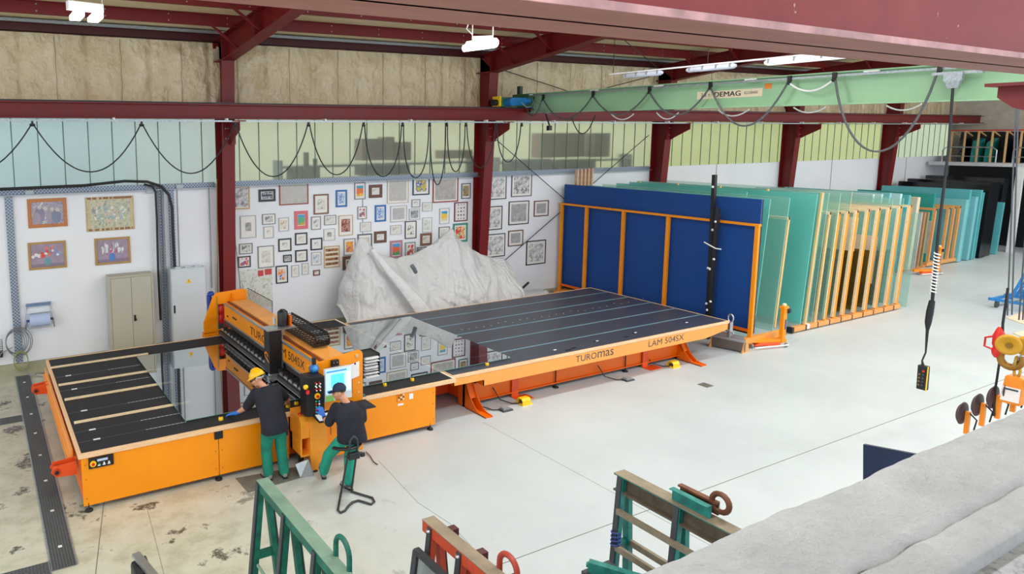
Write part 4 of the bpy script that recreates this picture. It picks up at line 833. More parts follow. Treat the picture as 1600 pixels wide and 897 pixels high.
each('end_cap', BLACK, r1, [(19.77 + i * 0.585, 19.80 + i * 0.585, 10.91, 11.05, 0.03, 0.175) for i in range(10)] + [(19.69, 19.75, 10.9, 11.06, 0.03, 0.18)])
m = MB(); m.box(20.42, 20.52, 10.9, 11.04, 0.05, 0.19); m.build('marker_plate', WHITE, r1)
frame(r1, 18.93, 3.27, False, YS, True, 0.28)
for xb in (20.35,): frame(r1, xb, 3.87, False, YS, False)
frame(r1, 20.85, 3.3, False, YS[:3])
for xb in (21.33, 21.78, 22.26, 22.86, 23.45, 24.04, 24.66, 25.26): frame(r1, xb, 3.27, True)
S = sheet
for i, (x, y0, z1, mm, lab) in enumerate((
    (18.00, 10.95, 3.80, G_TEAL, 'teal glass sheet closest behind the navy board'),
    (18.2, 12.2, 3.78, G_TEAL, 'second teal glass sheet behind the navy board'),
    (18.80, 10.92, 3.80, G_CLEAR, 'clear glass sheet leaning on the first timber post'),
    (19.6, 12.6, 3.80, G_TEAL, 'teal sheet set far back between first and second timber post'),
    (20.18, 10.98, 3.83, G_TEAL, 'teal glass sheet touching the tall second timber post'),
    (20.50, 10.98, 3.84, G_GREEN, 'green glass sheet right after the tall timber post'),
    (20.72, 10.97, 3.84, G_CLEAR, 'clear sheet between tall timber post and first orange post'),
    (21.26, 10.95, 3.80, G_CLEAR, 'clear tall sheet standing at the first orange post'))):
    S(x, y0, 17.3 - 0.05 * (i % 3), 0.20, z1, 0.016, mm, lab, edge=G_EDGE)
S(21.95, 11.0, 17.1, 0.20, 3.83, 0.016, G_CLEAR, 'tall clear sheet above the orange posts, with timber edge at its top', edge=CREAMW)
S(23.05, 11.2, 16.9, 2.0, 3.0, 0.03, CREAMB, 'cream board lying behind the orange posts above the bronze panes', 'board', 'board', 'boards in the harp rack')
S(24.2, 11.2, 16.9, 0.9, 2.35, 0.03, CREAMB, 'lower cream board deep inside the harp rack', 'board', 'board', 'boards in the harp rack')
S(25.6, 11.6, 16.9, 0.25, 1.9, 0.03, mat('#b59c74', 0.6), 'added tan backing board that lightens the low bronze glass panes', 'board', 'board', 'boards in the harp rack')  # added backing, lightens what shows through the bronze glass
S(24.8, 13.6, 16.9, 1.6, 3.15, 0.03, mat('#6d6470', 0.5), 'dark mauve board showing between the orange posts', 'board', 'board', 'boards in the harp rack')
for i, (x, y0, z1, mm, lab) in enumerate((
    (22.10, 11.1, 1.95, G_BRONZE, 'leftmost low bronze glass pane in the harp rack'),
    (22.62, 11.1, 2.0, G_BRONZE, 'second low bronze glass pane in the harp rack'),
    (23.20, 11.15, 1.98, G_BRONZE, 'third low bronze glass pane in the harp rack'),
    (23.80, 11.1, 1.95, G_BRONZE, 'fourth low bronze glass pane in the harp rack'),
    (24.40, 11.05, 1.9, G_BRONZE, 'fifth low bronze glass pane, with white stickers'),
    (25.05, 11.0, 1.85, G_CLEAR, 'low clear pane with black edges at the rack end'))):
    o = S(x, y0, 15.2, 0.2, z1, 0.02, mm, lab, edge=BLACK)
    if i == 4:
        for z in (0.8, 1.2, 1.6): MB().cb((x + LEAN * (z - 0.2) - 0.006, 11.5, z), (0.006, 0.14, 0.06)).build('sticker', WHITE, o)
for i, (x, lab) in enumerate(((24.25, 'pale glass sheet showing between the last orange posts'), (24.9, 'pale glass sheet before the last orange post'))):
    S(x, 11.0, 17.0, 0.2, 3.5, 0.016, G_CLEAR, lab, edge=G_EDGE)
S(25.85, 10.93, 14.5, 0.02, 2.99, 0.012, G_CLEAR, 'clear glass pane standing free at the right end of the harp rack', edge=G_EDGE)
# sheets behind, between both rack groups (background)
r2 = T('far_sheet_rack', 'low timber-faced sheet rack standing behind the harp rack', 'glass rack', (30.5, 15.5, 0))
for y in (14.05, 16.6): mbox(26.8, 34.3, y - 0.06, y + 0.06, 0.0, 0.12).build('base_beam', mat('#c9823f', 0.5), r2)
for i, (x, y0, z1, th, mm, lab) in enumerate((
    (27.6, 13.1, 3.35, 0.10, G_PALE, 'pale blue glass stack just beyond the harp rack'),
    (28.6, 13.3, 3.30, 0.10, G_PALE, 'second pale blue glass stack beyond the harp rack'),
    (29.6, 13.5, 3.28, 0.12, G_BLUE, 'light blue glass stack beyond the harp rack'),
    (30.6, 13.6, 3.20, 0.14, G_PALE, 'very pale sheet stack left of the cream one'),
    (31.5, 13.7, 3.1, 0.14, G_BLUE2, 'turquoise stack behind the last orange posts'),
    (32.3, 13.75, 2.98, 0.22, CREAMB, 'cream board stack with upright pale edge'),
    (33.0, 13.85, 2.35, 0.14, mat('#a8a9a4', 0.5), 'grey board stack right of the cream stack'),
    (33.4, 13.9, 2.30, 0.12, mat('#b0825b', 0.6), 'brown board stack beside the grey stack'),
    (33.8, 13.95, 2.30, 0.12, mat('#9a8b62', 0.5), 'olive brown board stack left of the yellow lifting cart'))):
    S(x, y0, 17.3, 0.12, z1, th, mm, lab, 'sheet_stack', 'sheet stack', 'sheet stacks beyond the harp rack')
r3 = T('timber_frame_rack', 'small rack of brown timber frames near the far yellow cart', 'glass rack', (35.6, 15, 0))
for xb in (34.4, 35.5, 36.0, 36.45):
    dx = LEAN * 2.2
    for y in (13.95, 15.4, 16.8):
        m = MB(); post(m, xb, y, 0.2, 2.4, 0.09, 0.09, dx); m.build('post', WOODO, r3)
    m = MB(); m.box(xb + dx, xb + dx + 0.09, 13.95, 16.85, 2.33, 2.42); m.build('top_rail', WOODO, r3)
m = MB(); m.box(34.3, 37.0, 13.95, 14.1, 0.06, 0.2); m.box(34.3, 37.0, 16.6, 16.8, 0.06, 0.2); m.build('base_beam', WOODO, r3)
S(34.9, 14.2, 15.6, 0.5, 1.85, 0.05, mat('#c9ccd2', 0.4), 'light grey panel pair leaning in the brown timber frames', 'panel', 'panel', None)
for i, (x, y0, z1, th, mm, lab) in enumerate((
    (35.2, 14.4, 2.95, 0.12, G_DTEAL, 'deep teal sheet behind the brown timber frames'),
    (36.75, 13.9, 2.66, 0.26, G_BLUE, 'light turquoise stack right of the timber frames'),
    (37.25, 14.0, 3.05, 0.14, G_BLUE2, 'tall turquoise stack, second right of timber frames'),
    (37.6, 13.9, 2.75, 0.22, G_BLUE, 'light turquoise stack, third right of timber frames'),
    (38.0, 13.9, 3.02, 0.16, G_BLUE2, 'tall turquoise stack, last before the black sheets'),
    (38.25, 13.9, 2.9, 0.10, G_BLUE2, 'thin turquoise stack touching the black sheets'),
    (38.7, 13.9, 3.2, 0.5, G_DARK, 'black glass stack under the storage loft'),
    (39.5, 14.0, 3.3, 0.5, G_DARK, 'second black glass stack under the storage loft'),
    (40.6, 14.0, 2.35, 0.16, G_BLUE2, 'lone narrow turquoise stack in front of black sheets'),
    (41.2, 14.3, 3.4, 0.5, G_DARK, 'rearmost black stack beside the white loft post'))):
    S(x, y0, 17.3 if x != 40.6 else 14.8, 0.03, z1, th, mm, lab, 'sheet_stack', 'sheet stack', 'sheet stacks near the storage loft')
# storage loft
lf = T('storage_loft', 'far storage loft with dividers, railing and white edge', 'storage loft', (43, 15.5, 0))
mbox(42.0, 44.35, 8.6, 17.45, 3.90, 4.06).build('platform', mat('#d5d7da', 0.5), lf)
m = MB(); m.hexa([(41.9, 13.85, 0), (42.05, 13.85, 0), (42.05, 14.1, 0), (41.9, 14.1, 0)], [(42.0, 13.85, 3.9), (42.15, 13.85, 3.9), (42.15, 14.1, 3.9), (42.0, 14.1, 3.9)]); m.build('post', WHITE, lf)
mbox(42.0, 42.15, 9.6, 9.8, 0, 3.9).build('post', WHITE, lf)
mbox(44.2, 44.35, 8.6, 17.45, 0, 3.9).build('back_panel', BLACK, lf)
for (ya, yb) in ((14.9, 16.95), (11.5, 14.3)):
    m = MB(); m.tube([(42.1, ya, 4.06), (42.1, ya, 4.65), (42.1, ya + 0.15, 4.78), (42.1, yb - 0.15, 4.78), (42.1, yb, 4.65), (42.1, yb, 4.06)], 0.03); m.tube([(42.1, ya, 4.35), (42.1, yb, 4.35)], 0.02); m.build('railing', STEEL, lf)
lr = T('loft_divider_rack', 'rack with timber dividers and red top bar on the loft', 'storage rack', (43.2, 14.5, 4.06))
for i in range(14):
    y = 16.9 - i * 0.52
    m = MB(); m.box(42.7, 42.78, y - 0.03, y + 0.03, 4.06, 5.55); m.bar((42.74, y, 5.55), (43.5, y, 5.3), 0.05, 0.05); m.build('divider', WOODZ, lr)
mbox(42.66, 42.7, 9.9, 17.0, 5.55, 5.60).build('top_bar', REDP, lr); mbox(43.9, 43.95, 9.9, 17.0, 4.06, 5.5).build('back', BLACK, lr)
for i in range(12):
    y = 16.75 - i * 0.52; mm = [G_DARK, G_DTEAL, G_DTEAL, G_DARK, mat('#33414a', 0.2), G_DARK, mat('#5d6a66', 0.3), G_DARK][i % 8]
    o = MB().hexa([(42.8, y - 0.36, 4.06), (43.6, y - 0.36, 4.06), (43.6, y - 0.1, 4.06), (42.8, y - 0.1, 4.06)], [(42.95, y - 0.32, 5.2 - 0.12 * (i % 3)), (43.6, y - 0.32, 5.2), (43.6, y - 0.1, 5.2), (42.95, y - 0.1, 5.2 - 0.12 * (i % 3))]).build('glass_sheet', mm)
    lab = ['black', 'teal', 'second teal', 'black', 'slate grey', 'black', 'grey-green', 'black'][i % 8]
    tag(o, '%s glass pane stored upright on the far loft, %s from its left end' % (lab, ['first', 'second', 'third', 'fourth', 'fifth', 'sixth', 'seventh', 'eighth', 'ninth', 'tenth', 'eleventh', 'twelfth'][i]), 'glass sheet', 'glass sheets on the loft')
# yellow lifting carts
def cart(x, y, lab, s=1.0):
    c = T('lifting_cart', lab, 'lifting cart', (x, y, 0), 'yellow lifting carts at the racks')
    m = MB(); m.box(x - 0.07, x + 0.07, y - 0.05, y + 0.05, 0.10, 1.08); m.box(x - 0.1, x + 0.1, y - 0.07, y + 0.07, 1.0, 1.06); m.build('column', ORANGE, c, 0.005)
    m = MB(); m.hexa([(x - 0.95, y + 0.35, 0.12), (x + 0.08, y - 0.08, 0.12), (x + 0.08, y + 0.08, 0.12), (x - 0.90, y + 0.5, 0.12)], [(x - 0.95, y + 0.35, 0.20), (x + 0.08, y - 0.08, 0.2), (x + 0.08, y + 0.08, 0.2), (x - 0.90, y + 0.5, 0.2)]); m.build('arm', ORANGE, c, 0.004)
    m = MB(); m.hexa([(x - 0.75, y + 0.24, 0.04), (x - 0.1, y - 0.04, 0.04), (x - 0.1, y + 0.1, 0.04), (x - 0.72, y + 0.4, 0.04)], [(x - 0.6, y + 0.2, 0.12), (x - 0.1, y - 0.02, 0.12), (x - 0.1, y + 0.08, 0.12), (x - 0.58, y + 0.3, 0.12)]); m.build('gusset', ORRED, c)
    m = MB(); m.tube([(x - 0.95, y + 0.1, 0.06), (x + 0.05, y - 0.15, 0.06)], 0.02); m.build('base_tube', WHITE, c)
    for (dx, dy) in ((0.02, -0.1), (-0.85, 0.25)):
        w = MB(); w.cyl((x + dx - 0.02, y + dy, 0.045), (x + dx + 0.02, y + dy, 0.045), 0.045, n=16); o = w.build('wheel', GREY, c); MB().box(x + dx - 0.03, x + dx + 0.03, y + dy - 0.02, y + dy + 0.02, 0.05, 0.11).build('fork', STEEL, o)
    m = MB(); m.box(x + 0.06, x + 0.14, y - 0.09, y - 0.02, 0.88, 1.0); m.lathe((x + 0.1, y - 0.09, 0.94), [(0.04, 0), (0.04, 0.02), (0, 0.03)], 12, (0, -1, 0)); m.build('winch', mat('#24304a', 0.4), c)
    m = MB(); m.box(x - 0.01, x + 0.05, y - 0.053, y - 0.05, 0.45, 0.72); m.build('label_strip', mat('#27477f', 0.5), c)
    m = MB(); m.lathe((x, y, 1.08), [(0.05, 0), (0.05, 0.04), (0.02, 0.06), (0, 0.06)], 12); m.build('cap', CREAMW, c)
cart(18.35, 10.4, 'yellow lifting cart column at the near corner of the navy board'); cart(33.1, 13.1, 'far yellow lifting cart in front of the brown timber frames')
# lifting magnet / beam clamp with eye on the floor
mg = T('vacuum_beam', 'grey lifting beam with eye bolt standing at the table corner', 'lifting beam', (17.1, 10.85, 0))
def qd(m, z0, z1, a, b, t_):
    a = Vector(a); b = Vector(b); d = (b - a).normalized(); nn = Vector((-d.y, d.x, 0)) * t_ / 2
    m.hexa([(a.x - nn.x, a.y - nn.y, z0), (b.x - nn.x, b.y - nn.y, z0), (b.x + nn.x, b.y + nn.y, z0), (a.x + nn.x, a.y + nn.y, z0)], [(a.x - nn.x, a.y - nn.y, z1), (b.x - nn.x, b.y - nn.y, z1), (b.x + nn.x, b.y + nn.y, z1), (a.x + nn.x, a.y + nn.y, z1)])
A_, B_ = (16.80, 11.25, 0), (17.0, 10.50, 0)
m = MB(); qd(m, 0.03, 0.26, A_, B_, 0.16); m.build('body', mat('#6a5f5a', 0.35, 0.2), mg)
m = MB(); qd(m, 0.26, 0.33, A_, B_, 0.14); qd(m, 0.33, 0.40, (16.82, 11.2, 0), (16.98, 10.55, 0), 0.05); m.build('top_channel', STEEL, mg)
for p in (A_, B_):
    m = MB(); m.hexa([(p[0] - 0.17, p[1] - 0.02, 0), (p[0] + 0.17, p[1] + 0.01, 0), (p[0] + 0.17, p[1] + 0.04, 0), (p[0] - 0.17, p[1] + 0.01, 0)], [(p[0] - 0.05, p[1] - 0.02, 0.34), (p[0] + 0.05, p[1] + 0.01, 0.34), (p[0] + 0.05, p[1] + 0.04, 0.34), (p[0] - 0.05, p[1] + 0.01, 0.34)]); m.build('end_foot', WOODO, mg)
m = MB(); m.box(16.84, 16.96, 10.84, 10.92, 0.33, 0.72); m.build('hanger', STEEL, mg, 0.005)
m = MB(); m.tube([(16.9, 10.88 + 0.07 * math.cos(a_ * math.pi / 8), 0.82 + 0.1 * math.sin(a_ * math.pi / 8)) for a_ in range(16)], 0.02, 8, closed=True); m.build('eye_ring', STEEL, mg)
m = MB(); m.cyl((16.83, 10.9, 0.5), (16.80, 10.9, 0.5), 0.03); m.cyl((16.9, 10.82, 0.45), (16.9, 10.78, 0.45), 0.03); m.build('bolt', STEEL, mg)
# blue A-frame trolley at the right edge
tr_ = T('glass_trolley', 'blue steel glass trolley with castors at the right edge', 'trolley', (29.6, 9.2, 0))
TBL = mat('#2c86cf', 0.4)
m = MB()
for y in (9.66, 8.1): m.bar((28.2, y, 0.27), (30.8, y, 0.27), 0.08, 0.08)
for x in (28.3, 29.4, 30.7): m.bar((x, 9.8, 0.25), (x, 7.9, 0.25), 0.08, 0.08)
m.build('base_frame', TBL, tr_)
for x in (28.5, 28.9, 29.4, 29.9, 30.4):
    m = MB(); m.bar((x, 9.35, 0.3), (x, 8.98, 1.42), 0.07, 0.07); m.bar((x, 8.5, 0.3), (x, 8.85, 1.42), 0.07, 0.07); m.build('upright', TBL, tr_)
m = MB(); m.tube([(28.4, 9.15, 0.75), (30.5, 9.15, 0.75)], 0.035); m.tube([(28.4, 9.0, 1.42), (30.5, 9.0, 1.42)], 0.05); m.build('cross_bar', TBL, tr_)
for (x, y) in ((28.35, 9.6), (30.6, 9.6), (28.35, 8.1), (30.6, 8.1)):
    MB().cyl((x, y - 0.03, 0.11), (x, y + 0.03, 0.11), 0.11, n=20).build('castor', mat('#4a4c50', 0.5), tr_); 
o = MB().hexa([(29.2, 8.30, 0.33), (30.6, 8.30, 0.33), (30.6, 8.38, 0.33), (29.2, 8.38, 0.33)], [(29.4, 8.84, 2.05), (30.6, 8.84, 2.05), (30.6, 8.92, 2.05), (29.4, 8.92, 2.05)]).build('glass_sheet', G_PALE); tag(o, 'pale wrapped glass leaning on the blue trolley at right edge', 'glass sheet')
mm = MB(); mm.add([(24.6, 7.6, 0.0), (26.0, 7.2, 0.0), (28.3, 8.2, 0.0), (28.2, 8.95, 0.0), (26.9, 8.85, 0.0), (26.2, 8.0, 0.0), (25.0, 8.05, 0.0), (24.6, 7.6, 0.02), (26.0, 7.2, 0.02), (28.3, 8.2, 0.02), (28.2, 8.95, 0.02), (26.9, 8.85, 0.02), (26.2, 8.0, 0.02), (25.0, 8.05, 0.02)], [(0, 1, 2, 3, 4, 5, 6), (7, 8, 9, 10, 11, 12, 13)] + [(i, (i + 1) % 7, 7 + (i + 1) % 7, 7 + i) for i in range(7)])
o = mm.build('plywood_offcut', mat('#e7cfb2', 0.6)); tag(o, 'tan irregular plywood offcut lying on the floor behind the hook', 'plywood piece')
# ================================================================== WALL ITEMS
YW = 17.6
def wpt(px, py, y=17.6): return AY(px, py, y)
PRC = {}
def printm(style, cols):
    k = (style,) + tuple(cols)
    if k in PRC: return PRC[k]
    t = NT('print_art'); v = t.coord()
    if style == 'sketch':
        f = t.noise(v, 9, 9, 0.8); c = t.ramp(f, [(0.0, cols[1]), (0.46, cols[1]), (0.50, cols[0]), (1.0, cols[0])])
    elif style == 'ink':
        f = t.noise(v, 7, 10, 0.72); c = t.ramp(f, [(0.0, cols[1]), (0.38, cols[1]), (0.56, cols[0]), (1.0, cols[0])])
    elif style == 'rows':
        wv = t.n('ShaderNodeTexWave'); wv.bands_direction = 'Z'; wv.inputs['Scale'].default_value = 2.4; wv.inputs['Distortion'].default_value = 0.5; t.l(v, wv.inputs[0])
        f = t.noise(v, 18, 4, 0.6); c = t.mix(t.ramp(wv.outputs['Fac'], [(0.35, (0, 0, 0)), (0.45, (1, 1, 1))]), cols[1], t.ramp(f, [(0.44, cols[0]), (0.47, cols[2]), (0.54, cols[2]), (0.56, cols[0])]))
    elif style == 'dots':
        vo = t.n('ShaderNodeTexVoronoi'); vo.inputs['Scale'].default_value = 9; vo.inputs['Randomness'].default_value = 0.1; t.l(v, vo.inputs[0]); c = t.ramp(vo.outputs['Distance'], [(0.0, cols[1]), (0.27, cols[1]), (0.32, cols[0])])
    elif style == 'etch':
        f = t.noise(v, 5, 10, 0.85); c = t.ramp(f, [(0.3, cols[1]), (0.7, cols[0])])
    elif style == 'scene':
        sp_ = t.n('ShaderNodeSeparateXYZ'); t.l(v, sp_.inputs[0]); f = t.noise(v, 6, 4, 0.6)
        z = t.math('ADD', t.math('MULTIPLY', sp_.outputs[2], 1.6), t.math('ADD', f, 0.0)); c = t.ramp(z, [(0.30, cols[2]), (0.42, cols[1]), (0.55, cols[1]), (0.60, cols[0])], 'CONSTANT')
    else:
        f = t.noise(v, 7, 5, 0.6); c = t.ramp(f, [(0.0, cols[0]), (0.42, cols[1]), (0.50, cols[2]), (0.58, cols[min(3, len(cols) - 1)])], 'CONSTANT')
    t.bsdf(c, 0.35); PRC[k] = t.m; return t.m
PAPER = mat('#eceae6', 0.5, 0, 0.01); IVORY = mat('#e2d9c4', 0.6, 0, 0.02)
FC = {'black': mat('#2b2c31', 0.4), 'grey': mat('#8c8d92', 0.45), 'lgrey': mat('#b7b8bc', 0.5), 'dgrey': mat('#5c5e64', 0.45), 'red': mat('#9c4a3c', 0.45), 'brown': mat('#86614c', 0.5), 'dbrown': mat('#6e4a3c', 0.5), 'wood': mat('#c9a878', 0.5), 'blue': mat('#2d6fb3', 0.4), 'coral': mat('#d9707a', 0.5), 'pink': mat('#b98494', 0.5), 'green': mat('#4f8f80', 0.5), 'gold': mat('#b8935a', 0.4, 0.3), 'orange': mat('#c07a48', 0.45), 'maroon': mat('#7d4a52', 0.45), 'teal': mat('#8da3a3', 0.5), 'navy': mat('#38405a', 0.45), 'tan': mat('#cbb48c', 0.6)}
def picture(x0, y0, x1, y1, fc, fw, mount, pr, label, name='framed_picture', mt=PAPER, lift=0.0):
    a = wpt((x0), (y0 + y1) / 2); b = wpt(x1, (y0 + y1) / 2); tpt = wpt((x0 + x1) / 2, y0); bt = wpt((x0 + x1) / 2, y1)
    X0, X1, Z0, Z1 = a.x, b.x, bt.z, tpt.z
    o = T(name, label, 'picture', ((X0 + X1) / 2, YW, (Z0 + Z1) / 2), 'framed pictures on the white wall')
    y = YW; d = 0.03
    m = MB(); m.box(X0, X1, y - d, y - 0.001, Z1 - fw, Z1); m.box(X0, X1, y - d, y - 0.001, Z0, Z0 + fw); m.box(X0, X0 + fw, y - d, y - 0.001, Z0 + fw, Z1 - fw); m.box(X1 - fw, X1, y - d, y - 0.001, Z0 + fw, Z1 - fw)
    m.build('frame', FC[fc], o)
    mbox(X0 + fw, X1 - fw, y - 0.014, y - 0.001, Z0 + fw, Z1 - fw).build('mount', mt, o)
    w = (X1 - X0 - 2 * fw); h = (Z1 - Z0 - 2 * fw)
    if pr: mbox(X0 + fw + w * mount, X1 - fw - w * mount, y - 0.017, y - 0.014, Z0 + fw + h * mount, Z1 - fw - h * mount).build('print', pr, o)
    return o, (X0, X1, Z0, Z1)
def A6(x0, y0, x1, y1): return (350 + x0 / 3.9, 250 + y0 / 3.9, 350 + x1 / 3.9, 250 + y1 / 3.9)
def B6(x0, y0, x1, y1): return (550 + x0 / 3.9, 250 + y0 / 3.9, 550 + x1 / 3.9, 250 + y1 / 3.9)
SK = printm('sketch', ('#e2e0da', '#c2beb8')); SK2 = printm('sketch', ('#e6e3da', '#b0aba4')); INK = printm('ink', ('#e9e8e6', '#85878c')); ET = printm('etch', ('#cfccc7', '#b4b0aa')); ETB = printm('etch', ('#dcd7ca', '#b5ad9e'))
P = picture
